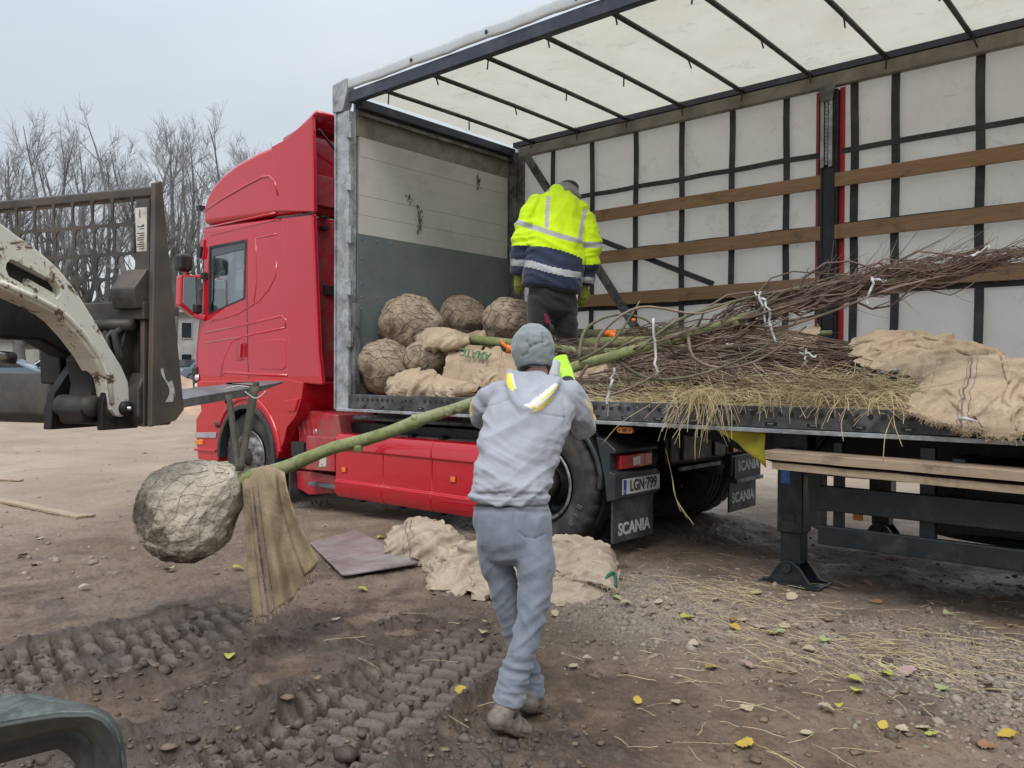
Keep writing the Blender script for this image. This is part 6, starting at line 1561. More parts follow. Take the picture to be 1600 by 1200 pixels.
# straw along the edge of the deck
def straw(n, seed, gen, r0=.0019):
    r = random.Random(seed); m = MB()
    for _ in range(n):
        p, d, L_, grav = gen(r); pts = twig_curve(p, d, L_, 4, .16, grav, r)
        if grav > -.1: pts = [Vector((q.x, max(YN - .03, q.y), max(ZD + .012 - max(0, YN + .02 - q.y) * 1.2, q.z))) for q in pts]
        m.tube(pts, r0 * r.uniform(.6, 1.3), 3, cap=False)
    return m
def heap_h(x): return .04 + .10 * math.exp(-((x + 2.75) / .40) ** 2) + .14 * math.exp(-((x + 2.0) / .40) ** 2) + .10 * math.exp(-((x + 1.5) / .3) ** 2)
xa_, xb_ = S(925, 630, 5.0).x, S(1432, 640, 5.0).x
def gen_heap(r):
    x = r.uniform(xa_, xb_); w = r.random() ** .8; y = YN + .085 + .33 * w; h = heap_h(x) * math.sin(math.pi * min(1, .25 + .75 * (1 - w))) * r.random() ** .6
    a = r.uniform(0, 6.28); return (x, y, ZD + .015 + h), (math.cos(a), math.sin(a) * .45 + .12, r.gauss(0, .22)), r.uniform(.10, .32), -.03
def gen_hang(r):
    c = r.choice((-2.68, -2.62, -2.58, -2.58, -2.55, -2.55, -2.5, -2.5, -2.2, -2.05, -1.8, -1.65, -1.45)); x = c + r.gauss(0, .07)
    return (x, YN - .004, ZD + .05 + heap_h(x) * .5 * r.random()), (r.gauss(0, 1.0), -.6, r.uniform(-.2, .45)), r.uniform(.10, (.42 if c < -2.4 else .24)), -.42
o = straw(1300, 15, gen_heap, .0018).build('straw_bedding', simple('bleached_straw', (.62, .53, .35), .75, var=.3, scale=9, bump=0), smooth=True); tag(o, 'paler bleached straw mixed through the straw on the deck edge', kind='stuff')
sm = straw(2700, 5, gen_heap, .0017); hm = straw(170, 6, gen_hang, .0022)
sm.add(hm.v, hm.f)
o = sm.build('straw_bedding', M['straw'], smooth=True); tag(o, 'loose yellow straw heaped along the deck edge and hanging over the sill', kind='stuff')
sc = [(1075, 640, 1062, 700), (1100, 640, 1086, 720), (1118, 640, 1092, 715), (1130, 640, 1140, 690), (1060, 645, 1028, 690), (1395, 650, 1380, 720), (1396, 648, 1410, 698), (1320, 645, 1318, 690), (1016, 632, 940, 695)]
m = MB()
for x0, y0, x1, y1 in sc:
    p, q = S(x0, y0, YN - .02), S(x1, y1, YN - .14); m.tube(smooth_path([p, p.lerp(q, .5) + Vector((0, -.05, .02)), q], 4), .0024, 4)
for k in range(3):
    p = S(1040, 700, YN + .12); m.tube(smooth_path([p, S(1050, 745, YN + .1), S(1056, 778, YN + .1), S(1064 + 10 * k, 800 + 10 * k, YN + .1)], 4), .003, 4)
o = m.build('straw_stalks', M['straw'], smooth=True); tag(o, 'long straw stalks hanging down in front of the dark wheel arch', kind='stuff')
# planks carried in the rack below the sill
g_pl = 'planks stacked under the trailer sill'
def plank(px0, px1, pya, pyb, th, y0, y1, label, seed):
    a, b = S(px0, pya, y0), S(px1, pyb, y0); r = random.Random(seed); n = 24; rows = []
    prof = [(y0, 0), (y0, th), (y1, th), (y1, 0)]
    t = thing('timber_plank', (a.x, (y0 + y1) / 2, a.z), label, 'plank', g_pl)
    m = MB(); vs = []
    for i in range(n + 1):
        u = i / n; x = a.x + (b.x - a.x) * u; z = a.z + (b.z - a.z) * u
        w1, w2 = .004 * noise.noise(Vector((x * 4, seed, 1))), .006 * noise.noise(Vector((x * 3, seed, 5)))
        vs.append([(x, y + (w2 if y == y0 else 0), z - th + dz + w1) for y, dz in prof])
    for i in range(n):
        pass
    m.grid([r_ + [r_[0]] for r_ in vs]); m.add(vs[0], [(0, 1, 2, 3)]); m.add(vs[-1], [(3, 2, 1, 0)])
    m.build('board', M['plank_wood'], t, bevel=.004)
plank(1195, 1850, 704, 757, .052, 4.80, 5.02, 'upper of the two old planks on the rack below the trailer sill', 1)
plank(1206, 1850, 722, 783, .042, 4.82, 5.06, 'lower of the two old planks on the rack below the trailer sill', 2)
# ------------------------------------------------------------------ things lying on the ground
def G(px, py, dz=0.0):
    p = ground_pt(px, py); return Vector((p.x, p.y, gz(p.x, p.y) + dz))
# wet board
wb = thing('wet_board', G(560, 870), 'thin worn rectangular board lying flat on the mud beside the hanging sack', 'board')
corn = [G(484, 853, .03), G(556, 834, .035), G(652, 884, .045), G(652, 888, .045), G(546, 908, .05), G(534, 909, .05)]
cc = sum(corn, Vector()) / len(corn); nrm = Vector((0, 0, 1))
m = MB(); n = len(corn); ctop = [p for p in corn]; m.v = [p[:] for p in ctop] + [(p.x, p.y, p.z - .018) for p in ctop]
m.f = [tuple(reversed(range(n))), tuple(n + i for i in range(n))] + [(i, (i + 1) % n, (i + 1) % n + n, i + n) for i in range(n)]; m.mi = [0] * len(m.f)
m.build('board_sheet', M['ply'], wb, bevel=.006, normals=True)
# burlap heaps beneath the lorry
g_gs = 'burlap sacks dropped on the ground under the lorry'
def gsack(label, ctrl, nu, nv, amp, freq, seed, fold=.01, mat='burlap_ground'):
    c = ctrl[len(ctrl) // 2][len(ctrl[0]) // 2]; P_ = [[G(a, b, .0) + Vector((0, 0, h)) for a, b, h in r] for r in ctrl]
    t = thing('burlap_sack', P_[len(P_) // 2][len(P_[0]) // 2], label, 'sack', g_gs); _, g = cloth('sack_cloth', P_, nu, nv, M[mat], t, amp, freq, seed, fold=fold, edge=.025); return t, g
a1, g1 = gsack('pale striped burlap sack on the ground beside the wet board', [[(612, 850, .12), (650, 850, .20), (690, 853, .17), (722, 862, .10)], [(606, 866, .08), (650, 870, .16), (690, 876, .14), (728, 880, .10)], [(598, 872, .02), (650, 880, .06), (690, 893, .04), (740, 895, .05)], [(596, 873, .0), (650, 884, .01), (690, 900, .0), (744, 902, .01)]], 36, 27, .022, 5, 11)
for k in (14, 17):
    rows = [[g1[k][j] + Vector((0, -.004, .006)), g1[k][j].lerp(g1[k + 1][j], .4) + Vector((0, -.004, .006))] for j in range(2, len(g1[0]) - 6)]
    MB().grid(rows).build('printed_stripe', M['purple_print'], a1, smooth=True)
a2, g2 = gsack('crumpled burlap sack on the ground left of the walking man', [[(690, 885, .08), (730, 878, .14), (780, 875, .16), (840, 880, .12)], [(680, 900, .06), (730, 898, .14), (780, 895, .15), (850, 900, .10)], [(672, 915, .03), (730, 920, .08), (780, 925, .08), (850, 925, .05)], [(668, 920, .0), (725, 932, .01), (780, 938, .01), (850, 936, .0)]], 40, 30, .028, 6, 12)
a3, g3 = gsack('folded burlap sack with frayed hem in front of the rear mud flap', [[(840, 872, .10), (870, 870, .15), (915, 872, .16), (950, 878, .13), (962, 888, .04)], [(840, 886, .09), (870, 884, .15), (915, 888, .16), (950, 896, .12), (966, 904, .03)], [(838, 905, .06), (870, 905, .10), (915, 912, .11), (950, 918, .08), (968, 920, .02)], [(836, 912, .05), (870, 912, .08), (912, 922, .08), (948, 928, .06), (966, 928, .02)]], 44, 33, .020, 6, 13)
a4, g4 = gsack('lower burlap layer spread under the folded sack by the mud flap', [[(840, 905, .06), (880, 908, .08), (920, 910, .07), (962, 905, .05)], [(836, 925, .04), (880, 926, .05), (920, 926, .04), (960, 920, .02)], [(830, 944, .0), (880, 944, .01), (920, 940, .0), (950, 930, .0)]], 36, 22, .016, 7, 14)
m = MB()
for g_, t_ in ((g3, a3),):
    for i in range(0, len(g_)):
        for k in range(2): m.tube(twig_curve(g_[i][-1], Vector((rnd.gauss(0, .6), -.6, -.5)), rnd.uniform(.02, .06), 3, .4), .0016, 3)
    o = m.build('frayed_edge', M['burlap_ground'], t_); o['kind'] = 'stuff'
cloth('torn_end', [[G(612, 885, .14), G(640, 880, .13), G(672, 886, .10)], [G(628, 905, .06), G(650, 905, .08), G(684, 905, .05)], [G(660, 915, .01), G(676, 922, .02), G(700, 918, .0)]] if 0 else [[G(676, 880, .13), G(690, 878, .13), G(706, 884, .10)], [G(690, 895, .07), G(698, 898, .08), G(712, 900, .06)], [G(668, 918, .01), G(690, 924, .02), G(712, 922, .0)]], 16, 16, M['burlap_ground'], a2, .02, 9, 15)
m = MB(); m.tube(smooth_path([G(944, 926, .06), G(952, 922, .09), G(960, 918, .08), G(962, 928, .04)], 5), .012, 6); m.build('green_twine', simple('green_twine', (.02, .13, .08), .7), a3, smooth=True)
# loose boards at the left
g_lb = 'short boards lying on the dirt at the left edge'
def gboard(p0, p1, w, th, label):
    a, b = G(p0[0], p0[1], .02), G(p1[0], p1[1], .02); t = thing('loose_board', (a + b) / 2, label, 'board', g_lb)
    m = MB().bar(a, b, w, th); m.build('board', M['plank_wood'], t, bevel=.004); return t
gboard((-40, 776), (128, 809), .12, .028, 'longest weathered board on the dirt below the loader carriage')
gboard((96, 803), (146, 807), .06, .02, 'splinter of board lying just beyond the end of the longest board')
gboard((-40, 750), (34, 752), .07, .022, 'pale short board at the left edge beyond the longest board')
# straw and leaves on the ground
def gstraw(n, cx, cy, sx, sy, seed, lens=(.05, .26)):
    r = random.Random(seed); m = MB()
    for _ in range(n):
        px, py = r.gauss(cx, sx), r.gauss(cy, sy)
        if py < 850: continue
        p = G(px, py, .012); a = r.gauss(.2, .8); pts = twig_curve(p, (math.cos(a), math.sin(a), 0), r.uniform(*lens), 4, .18, 0, r)
        pts = [Vector((q.x, q.y, p.z + .004 * math.sin(i * 1.3) + .006)) for i, q in enumerate(pts)]; m.tube(pts, .0013 * r.uniform(.6, 1.3), 3, cap=False)
    return m
m = gstraw(130, 1090, 925, 70, 10, 1)
for args in ((90, 1160, 965, 60, 18, 2), (150, 1290, 1015, 100, 18, 3), (90, 1420, 1040, 90, 22, 4), (70, 1520, 1000, 70, 40, 5), (40, 1180, 880, 130, 14, 6), (40, 1100, 1030, 200, 60, 7), (25, 1250, 1140, 200, 30, 8), (18, 640, 950, 160, 70, 9)):
    q = gstraw(*args); m.add(q.v, q.f)
o = m.build('straw_litter', M['straw']); tag(o, 'thin dry straw strewn over the ground beside the trailer', kind='stuff')
LEAF = {'pale green': (.34, .38, .19), 'yellow green': (.40, .41, .07), 'yellow': (.48, .33, .05), 'cream': (.42, .36, .25), 'brown': (.25, .14, .07), 'pinkish grey': (.38, .26, .25)}
LM = {k: simple(k.replace(' ', '_') + '_leaf', v, .6, var=.25, scale=25, dirt=(.2, .15, .08, 1), dirt_amt=.35, dirt_scale=30, bump=.2) for k, v in LEAF.items()}
def leaf_mesh(seed, col):
    r = random.Random(seed); m = MB(); n = 12; L_ = 1.0
    left = []; right = []; mid = []
    for i in range(n + 1):
        t = i / n; w = .42 * math.sin(math.pi * t ** .75) ** .8 * (1 + .22 * math.sin(i * 2.6 + seed)); z = .14 * math.sin(t * 3 + seed) + .05 * t
        mid.append((t - .5, 0, z)); left.append((t - .5 - .08 * w, w, z + .30 * w * r.uniform(.3, 1.0))); right.append((t - .5 - .08 * w, -w, z + .30 * w * r.uniform(.1, .8)))
    m.grid([left, mid, right]); st = [(-.5, 0, mid[0][2]), (-.75, .05, .02), (-1.0, .12, .0)]; m.tube(st, .018, 4)
    me = bpy.data.meshes.new('fallen_leaf'); me.from_pydata(m.v, [], m.f); me.materials.append(LM[col]); me.polygons.foreach_set('use_smooth', [True] * len(me.polygons)); return me
LMESH = {k: [leaf_mesh(i + 3 * j, k) for j in range(3)] for i, k in enumerate(LEAF)}
spots = [(1074, 970, 18, 'yellow green'), (1182, 931, 20, 'pale green'), (1118, 943, 14, 'cream'), (963, 938, 14, 'pale green'), (978, 949, 15, 'cream'), (1027, 946, 15, 'cream'), (1150, 984, 16, 'yellow'), (1144, 976, 12, 'brown'), (1162, 973, 16, 'cream'), (1188, 980, 18, 'cream'), (1205, 991, 14, 'yellow green'), (1220, 992, 15, 'pale green'), (1227, 979, 17, 'cream'), (1246, 983, 15, 'cream'), (1241, 1006, 13, 'yellow'), (1291, 1004, 18, 'pale green'), (1263, 1019, 17, 'cream'), (1238, 1024, 13, 'cream'), (1112, 1047, 18, 'yellow'), (1083, 1014, 15, 'cream'), (1167, 1042, 20, 'pinkish grey'), (1236, 1050, 15, 'cream'), (1384, 1038, 19, 'pale green'), (1386, 1056, 17, 'yellow green'), (1417, 1052, 24, 'pinkish grey'), (1470, 1073, 20, 'pale green'), (1337, 1065, 18, 'yellow green'), (1340, 1081, 19, 'yellow green'), (1290, 1113, 22, 'cream'), (1311, 1107, 14, 'yellow green'), (1168, 1111, 20, 'cream'), (996, 1104, 14, 'yellow'), (1056, 1105, 15, 'cream'), (896, 1047, 15, 'cream'), (918, 1037, 13, 'cream'), (1163, 1168, 24, 'yellow'), (1258, 1149, 18, 'cream'), (1380, 1137, 15, 'yellow'), (1410, 1143, 20, 'cream'), (1443, 1139, 22, 'cream'), (1456, 1153, 17, 'yellow green'), (1572, 1153, 24, 'yellow'), (1542, 1165, 22, 'brown'), (747, 1037, 17, 'pale green'), (754, 999, 17, 'pale green'), (760, 980, 12, 'pale green'), (720, 1098, 18, 'yellow'), (358, 1036, 17, 'yellow green'), (266, 894, 17, 'pale green'), (34, 871, 15, 'yellow'), (372, 893, 15, 'yellow green'), (55, 885, 14, 'cream'), (132, 922, 16, 'cream'), (567, 926, 14, 'yellow green'), (525, 974, 13, 'cream'), (543, 770, 10, 'yellow green'), (596, 840, 12, 'yellow green'), (1236, 938, 17, 'cream'), (1356, 920, 14, 'brown'), (1368, 943, 17, 'brown'), (1480, 967, 16, 'pale green'), (866, 965, 12, 'cream'), (60, 842, 12, 'cream'), (820, 1004, 10, 'yellow')]
where = {'left': lambda a, b: a < 700, 'front': 0}
LZ = {}
for k, (px, py, s, col) in enumerate(spots):
    p = G(px, py, .016); d = (p - CAM).dot(FWD)
    o = bpy.data.objects.new('fallen_leaf', LMESH[col][k % 3]); COL.objects.link(o)
    o.location = p; sz = s * 1.2 * d / FPX; o.scale = (sz, sz, sz); o.rotation_euler = (rnd.gauss(0, .16), rnd.gauss(0, .16), rnd.uniform(0, 6.28))
    zone = 0 if px < 740 else (1 if px < 950 else (2 if py < 1060 else 3))
    LZ.setdefault((col, zone), []).append((o, px, py))
ZN = ['left of the walking man', 'close to the walking man', 'in the straw beside the trailer', 'on bare soil at lower right']
def rank(n, i, words):
    if n == 1: return ''
    if i == 0: return words[0] + ' of the '
    if i == n - 1: return words[1] + ' of the '
    return ['', 'second ', 'third ', 'fourth ', 'fifth ', 'sixth ', 'seventh ', 'eighth ', 'ninth ', 'tenth ', 'eleventh ', 'twelfth '][i] + 'from left of the '
for (col, zone), lst in LZ.items():
    lst.sort(key=lambda q: q[1]); n = len(lst)
    for i, (o, px, py) in enumerate(lst):
        tag(o, (rank(n, i, ('leftmost', 'rightmost')) + '%s fallen %s %s' % (col, 'leaf' if n == 1 else 'leaves', ZN[zone])), 'leaf', '%s leaves %s' % (col, ZN[zone]))
# ------------------------------------------------------------------ people
def ring_tube(mb, stations, n=20, side=RH, caps=(1, 1)):
    """stations: (centre, rx, ry) ; elliptical closed tube with rounded ends, rx along `side`"""
    st = [(Vector(c), rx, ry) for c, rx, ry in stations]
    # refine along a smooth path
    cs = smooth_path([s[0] for s in st], 4); k = len(st); ext = []
    for i, c in enumerate(cs):
        t = i / 4; a = min(int(t), k - 2); f = t - a
        f = f * f * (3 - 2 * f); ext.append((c, st[a][1] * (1 - f) + st[a + 1][1] * f, st[a][2] * (1 - f) + st[a + 1][2] * f))
    d0 = (ext[0][0] - ext[1][0]).normalized(); d1 = (ext[-1][0] - ext[-2][0]).normalized()
    pre = [(ext[0][0] + d0 * caps[0] * min(ext[0][1], ext[0][2]) * math.sin(a), ext[0][1] * math.cos(a), ext[0][2] * math.cos(a)) for a in (1.45, 1.1, .7, .35)]
    post = [(ext[-1][0] + d1 * caps[1] * min(ext[-1][1], ext[-1][2]) * math.sin(a), ext[-1][1] * math.cos(a), ext[-1][2] * math.cos(a)) for a in (.35, .7, 1.1, 1.45)]
    ext = pre + ext + post; rows = []
    for i, (c, rx, ry) in enumerate(ext):
        d = (ext[min(i + 1, len(ext) - 1)][0] - ext[max(i - 1, 0)][0]).normalized()
        x = side - d * side.dot(d)
        if x.length < .1: x = FH - d * FH.dot(d)
        x.normalize(); y = d.cross(x)
        rows.append([c + x * rx * math.cos(2 * math.pi * j / n) + y * ry * math.sin(2 * math.pi * j / n) for j in range(n)])
    b = len(mb.v); m = len(rows)
    mb.v += [p[:] for r in rows for p in r]
    for i in range(m - 1):
        for j in range(n): mb.f.append((b + i * n + j, b + i * n + (j + 1) % n, b + (i + 1) * n + (j + 1) % n, b + (i + 1) * n + j)); mb.mi.append(0)
    mb.f.append(tuple(b + j for j in reversed(range(n)))); mb.f.append(tuple(b + (m - 1) * n + j for j in range(n))); mb.mi += [0, 0]
def organic(name, chains, voxel, smooth, mats, par, disp=None, classify=None, extra=None, side=RH):
    mb = MB()
    for ch in chains:
      cp_ = (1, 1)
      if isinstance(ch, tuple): ch, cp_ = ch
      ring_tube(mb, [(c, r if not hasattr(r, '__len__') else r[0], r if not hasattr(r, '__len__') else r[1]) for c, r in ch], 20, side, cp_)
    if extra: extra(mb)
    o = mb.build(name, mats, par, smooth=True)
    m = o.modifiers.new('r', 'REMESH'); m.mode = 'VOXEL'; m.voxel_size = voxel; m.use_smooth_shade = True
    s = o.modifiers.new('s', 'SMOOTH'); s.factor = .5; s.iterations = smooth
    apply_mods(o); me = o.data; n = len(me.vertices)
    b = np.array(base_of(par)); co = np.zeros(n * 3); me.vertices.foreach_get('co', co); co = co.reshape(-1, 3) + b
    nr = np.zeros(n * 3); me.vertices.foreach_get('normal', nr); nr = nr.reshape(-1, 3)
    if disp is not None:
        h = disp(co, nr); co2 = co + nr * h[:, None]; me.vertices.foreach_set('co', (co2 - b).ravel())
    me.materials.clear()
    for mt in (mats if isinstance(mats, (list, tuple)) else [mats]): me.materials.append(mt)
    if classify is not None:
        nf = len(me.polygons); cc = np.zeros(nf * 3); me.polygons.foreach_get('center', cc); cc = cc.reshape(-1, 3) + b
        me.polygons.foreach_set('material_index', classify(cc).astype(np.int32))
    me.polygons.foreach_set('use_smooth', np.ones(len(me.polygons), bool)); me.update()
    return o
def pxy(co):
    """where points sit in the frame of the picture, used to lay printed bands on the cloth"""
    q = co - np.array(CAM); d = q @ np.array(FWD); return 800 + FPX * (q @ np.array(RGT)) / d, 600 - FPX * (q @ np.array(UPV)) / d
def nz(co, f, seed=0):
    return np.array([noise.noise(Vector((a * f[0] + seed, b * f[1] + seed * 2.3, c * f[2] - seed))) for a, b, c in co])
def local(co, a, b, c):           # coordinates along three directions
    return np.stack([co @ np.array(a), co @ np.array(b), co @ np.array(c)], -1)
def ridge_(x): return 1 - 2 * np.abs(x)
def folds(co, along, amp, f_al, f_ac, seed, warp=.6):
    a = Vector(along).normalized(); b = a.cross(FH).normalized(); l = local(co, a, b, FH)
    w = nz(l, (3, 3, 3), seed) * warp * .1
    l2 = l.copy(); l2[:, 1] += w
    return amp * (ridge_(nz(l2, (f_al, f_ac, f_al * 1.2), seed + 5)) + .20 * ridge_(nz(l2, (f_al * 2.3, f_ac * 2.1, f_al * 2.4), seed + 11)))
# ---- the man in grey
DT = 3.68
MG = thing('person', G(805, 1130), 'man seen from behind in grey hooded sweatshirt, jogging trousers and grey beanie, steadying the trunk', 'person')
gdR = (G(793, 1150) - CAM).dot(FWD) - .03; gdL = (G(830, 1116) - CAM).dot(FWD) - .02
m_ = lambda px, d: px * d / FPX
# body under the clothes: head, neck, trunk, hands — one surface
hc = at(834, 548, 3.83)
def face_bits(mb):
    pass
body_ch = [[(at(836, 600, 3.80), (.055, .045)), (at(837, 588, 3.80), (.056, .055)), (at(836, 570, 3.82), (.066, .078)), (at(834, 550, 3.84), (.078, .098)), (at(833, 534, 3.84), (.072, .092)), (at(833, 522, 3.84), (.045, .06))],
           [(at(835, 562, 3.90), (.05, .03)), (at(835, 572, 3.92), (.035, .028))],
           [(at(835, 556, 3.935), (.012, .012)), (at(835, 561, 3.955), (.014, .012))],
           [(at(808, 559, 3.83), (.010, .018)), (at(808, 566, 3.83), (.009, .014))], [(at(861, 559, 3.83), (.010, .018)), (at(861, 566, 3.83), (.009, .014))],
           [(at(836, 606, 3.80), (.065, .05)), (at(820, 690, 3.64), (.11, .07)), (at(800, 790, 3.55), (.10, .07))]]
BD = organic('body', body_ch, .009, 3, M['skin'], MG)
for px in (824, 846): MB().lathe([(0, .012), (.009, .008), (.012, 0), (.009, -.008), (0, -.012)], at(px, 551, 3.925), FH, 10).build('eye', M['white_letter'], MG, smooth=True)
MB().bar(at(826, 569, 3.945), at(844, 569, 3.945), .008, .006).build('mouth', M['redpatch'], MG)
# sweatshirt
tors = [(at(838, 598, 3.76), (.085, .075)), (at(835, 612, 3.745), (.175, .100)), (at(832, 630, 3.72), (.205, .122)), (at(824, 655, 3.67), (m_(69, 3.67), .135)), (at(815, 692, 3.62), (m_(66, 3.62), .135)), (at(802, 730, 3.57), (m_(61, 3.57), .130)), (at(798, 760, 3.54), (m_(62, 3.54), .132)), (at(797, 776, 3.53), (m_(61, 3.53), .130))]
larm = [(at(782, 617, 3.74), .080), (at(763, 630, 3.77), .072), (at(756, 648, 3.87), .066), (at(768, 640, 4.05), .056), (at(782, 626, 4.22), .046), (at(788, 622, 4.30), .042)]
rarm = [(at(886, 617, 3.73), .080), (at(902, 640, 3.77), .073), (at(909, 662, 3.86), .068), (at(903, 642, 4.02), .058), (at(893, 612, 4.18), .047), (at(888, 600, 4.26), .042)]
hoodU = [(at(797, 582, 3.72), .032), (at(799, 606, 3.635), .034), (at(808, 630, 3.585), .034), (at(823, 641, 3.565), .034), (at(840, 634, 3.57), .036), (at(858, 614, 3.61), .034), (at(872, 594, 3.70), .032)]
hoodI = [(at(808, 584, 3.72), .028), (at(814, 604, 3.67), .028), (at(824, 616, 3.635), .026), (at(842, 608, 3.64), .028), (at(860, 590, 3.71), .028)]
hoodF = [(at(820, 596, 3.73), .06), (at(828, 618, 3.665), .052), (at(836, 612, 3.68), .05)]
hem = [(at(797, 774, 3.53), (m_(63, 3.53), .134)), (at(797, 784, 3.53), (m_(62, 3.53), .132))]
def hood_disp(co, nr):
    px, py = pxy(co)
    h = np.zeros(len(co)) - .013
    # long drape folds: from the armpits down and across the small of the back
    low = sstep(640, 760, py); back = sstep(-.2, .5, -(nr @ np.array(FH)))
    h += folds(co, RH * .9 + UZ * -.35, .012, 2.0, 17, 3) * low * 1.0
    h += folds(co, RH * .8 + UZ * .5, .010, 1.8, 14, 9) * sstep(620, 680, py) * (.5 + .5 * back)
    h += folds(co, RH + UZ * .1, .010, 3.0, 26, 15) * sstep(735, 768, py) * (1 - sstep(776, 784, py))
    # sleeve bunching
    sl = np.maximum(sstep(885, 905, px), 1 - sstep(752, 775, px)) * (1 - sstep(690, 720, py))
    h += folds(co, RH * .6 + FH * .5 - UZ * .5, .015, 3, 22, 21) * sl
    h += .0045 * nz(co, (22, 22, 22), 4) * (.4 + low)
    # raglan and yoke seams as shallow grooves
    def groove(ax, ay, bx, by, w=1.6, dep=.004):
        vx, vy = bx - ax, by - ay; L2 = vx * vx + vy * vy; t = np.clip(((px - ax) * vx + (py - ay) * vy) / L2, 0, 1)
        d = np.hypot(px - ax - t * vx, py - ay - t * vy); return -dep * np.exp(-(d / w) ** 2) * back
    for g_ in ((752, 638, 790, 622), (790, 622, 812, 648), (846, 645, 884, 652), (884, 652, 889, 665), (880, 600, 886, 640), (886, 640, 889, 668), (775, 600, 756, 640), (756, 640, 750, 664)): h += groove(*g_)
    # ribbed hem
    h += -.006 * np.exp(-((py - 771.5 - .0 * px) / 2.0) ** 2) * (px < 880)
    return h
def poly_in(px, py, poly):
    ins = np.zeros(len(px), bool); n = len(poly)
    for i in range(n):
        x0, y0 = poly[i]; x1, y1 = poly[(i + 1) % n]
        c = ((y0 > py) != (y1 > py)) & (px < (x1 - x0) * (py - y0) / (y1 - y0 + 1e-9) + x0); ins ^= c
    return ins
def hood_cls(cc):
    px, py = pxy(cc); d = (cc - np.array(CAM)) @ np.array(FWD); k = np.zeros(len(cc), int)
    near = d < 3.72
    for poly, mi in (([(818, 633), (826, 630), (868, 598), (872, 601), (836, 633), (827, 637)], 2), ([(826, 637), (836, 633), (872, 601), (871, 606), (840, 634), (830, 639)], 1), ([(832, 642), (841, 637), (864, 617), (867, 619), (846, 640), (834, 644)], 1), ([(836, 634), (868, 610), (866, 614), (838, 638)], 2), ([(789, 584), (797, 583), (804, 606), (801, 612), (792, 602)], 1), ([(797, 583), (802, 584), (808, 608), (804, 608)], 2)):
        k[poly_in(px, py, poly) & near] = mi
    for poly, mi in (([(921, 634), (925, 636), (935, 655), (935, 662), (928, 656)], 1), ([(912, 622), (916, 624), (924, 636), (921, 638)], 1), ([(733, 630), (737, 628), (738, 650), (734, 648)], 1)):
        k[poly_in(px, py, poly)] = mi
    return k
organic('sweatshirt', [(tors, (1, .05)), larm, rarm, hoodU, hoodI, hoodF, (hem, (.05, .08))], .0065, 4, [M['hoodie'], M['yellow_stripe'], M['pale_stripe']], MG, hood_disp, hood_cls)
# trousers
pelv = [(at(798, 782, 3.53), (m_(62, 3.53), .128)), (at(800, 806, 3.53), (m_(65, 3.53), .142)), (at(803, 836, 3.52), (m_(63, 3.53), .142)), (at(806, 858, 3.52), (m_(56, 3.5), .12))]
lleg = [(at(772, 812, 3.55), (.095, .12)), (at(773, 862, 3.56), (.088, .10)), (at(784, 912, 3.58), (.072, .085)), (at(798, 962, 3.60), (.064, .074)), (at(812, 1015, (gdL + 3.6) / 2 + .02), (.056, .062)), (at(828, 1056, gdL + .02), (.052, .056)), (at(831, 1076, gdL + .01), (.054, .058)), (at(831, 1083, gdL + .01), (.050, .054))]
rleg = [(at(830, 812, 3.52), (.098, .125)), (at(836, 872, 3.48), (.090, .108)), (at(836, 920, 3.45), (.077, .092)), (at(829, 972, 3.42), (.065, .078)), (at(814, 1020, 3.39), (.061, .068)), (at(801, 1062, gdR + .03), (.060, .066)), (at(796, 1088, gdR + .01), (.062, .066)), (at(795, 1103, gdR + .0), (.054, .058))]
def trou_disp(co, nr):
    px, py = pxy(co); h = np.zeros(len(co)) - .013; back = sstep(-.2, .5, -(nr @ np.array(FH)))
    h += folds(co, RH * .7 - UZ * .7, .007, 2.2, 15, 33) * sstep(840, 880, py) * (.4 + .6 * (px > 800))
    h += folds(co, RH * .8 + UZ * .6, .006, 2.4, 16, 41) * sstep(830, 900, py)
    h += folds(co, RH + UZ * -.15, .012, 2.5, 26, 47) * sstep(1000, 1050, py)
    h += folds(co, UZ + RH * .2, .006, 2.0, 18, 55) * (1 - sstep(810, 850, py)) * sstep(792, 806, py)
    h += .004 * nz(co, (20, 20, 20), 8)
    def groove(ax, ay, bx, by, w=1.6, dep=.005):
        vx, vy = bx - ax, by - ay; L2 = vx * vx + vy * vy; t = np.clip(((px - ax) * vx + (py - ay) * vy) / L2, 0, 1)
        d = np.hypot(px - ax - t * vx, py - ay - t * vy); return -dep * np.exp(-(d / w) ** 2) * back
    for g_ in ((811, 832, 822, 840), (822, 840, 838, 842), (838, 842, 855, 834), (803, 800, 804, 880), (735, 797, 866, 799)): h += groove(*g_)
    # back pocket pouch
    h += .005 * sstep(0, 1, 1 - np.hypot((px - 834) / 22, (py - 862) / 22)) * back
    return h
def trou_cls(cc):
    px, py = pxy(cc); return ((py > 1086) & (px < 824) | (py < 795)).astype(int)
organic('trousers', [(pelv, (.05, .6)), (lleg, (.4, .1)), (rleg, (.4, .1))], .0065, 4, [M['trousers'], M['trouser_cuff']], MG, trou_disp, lambda c: trou_cls(c))
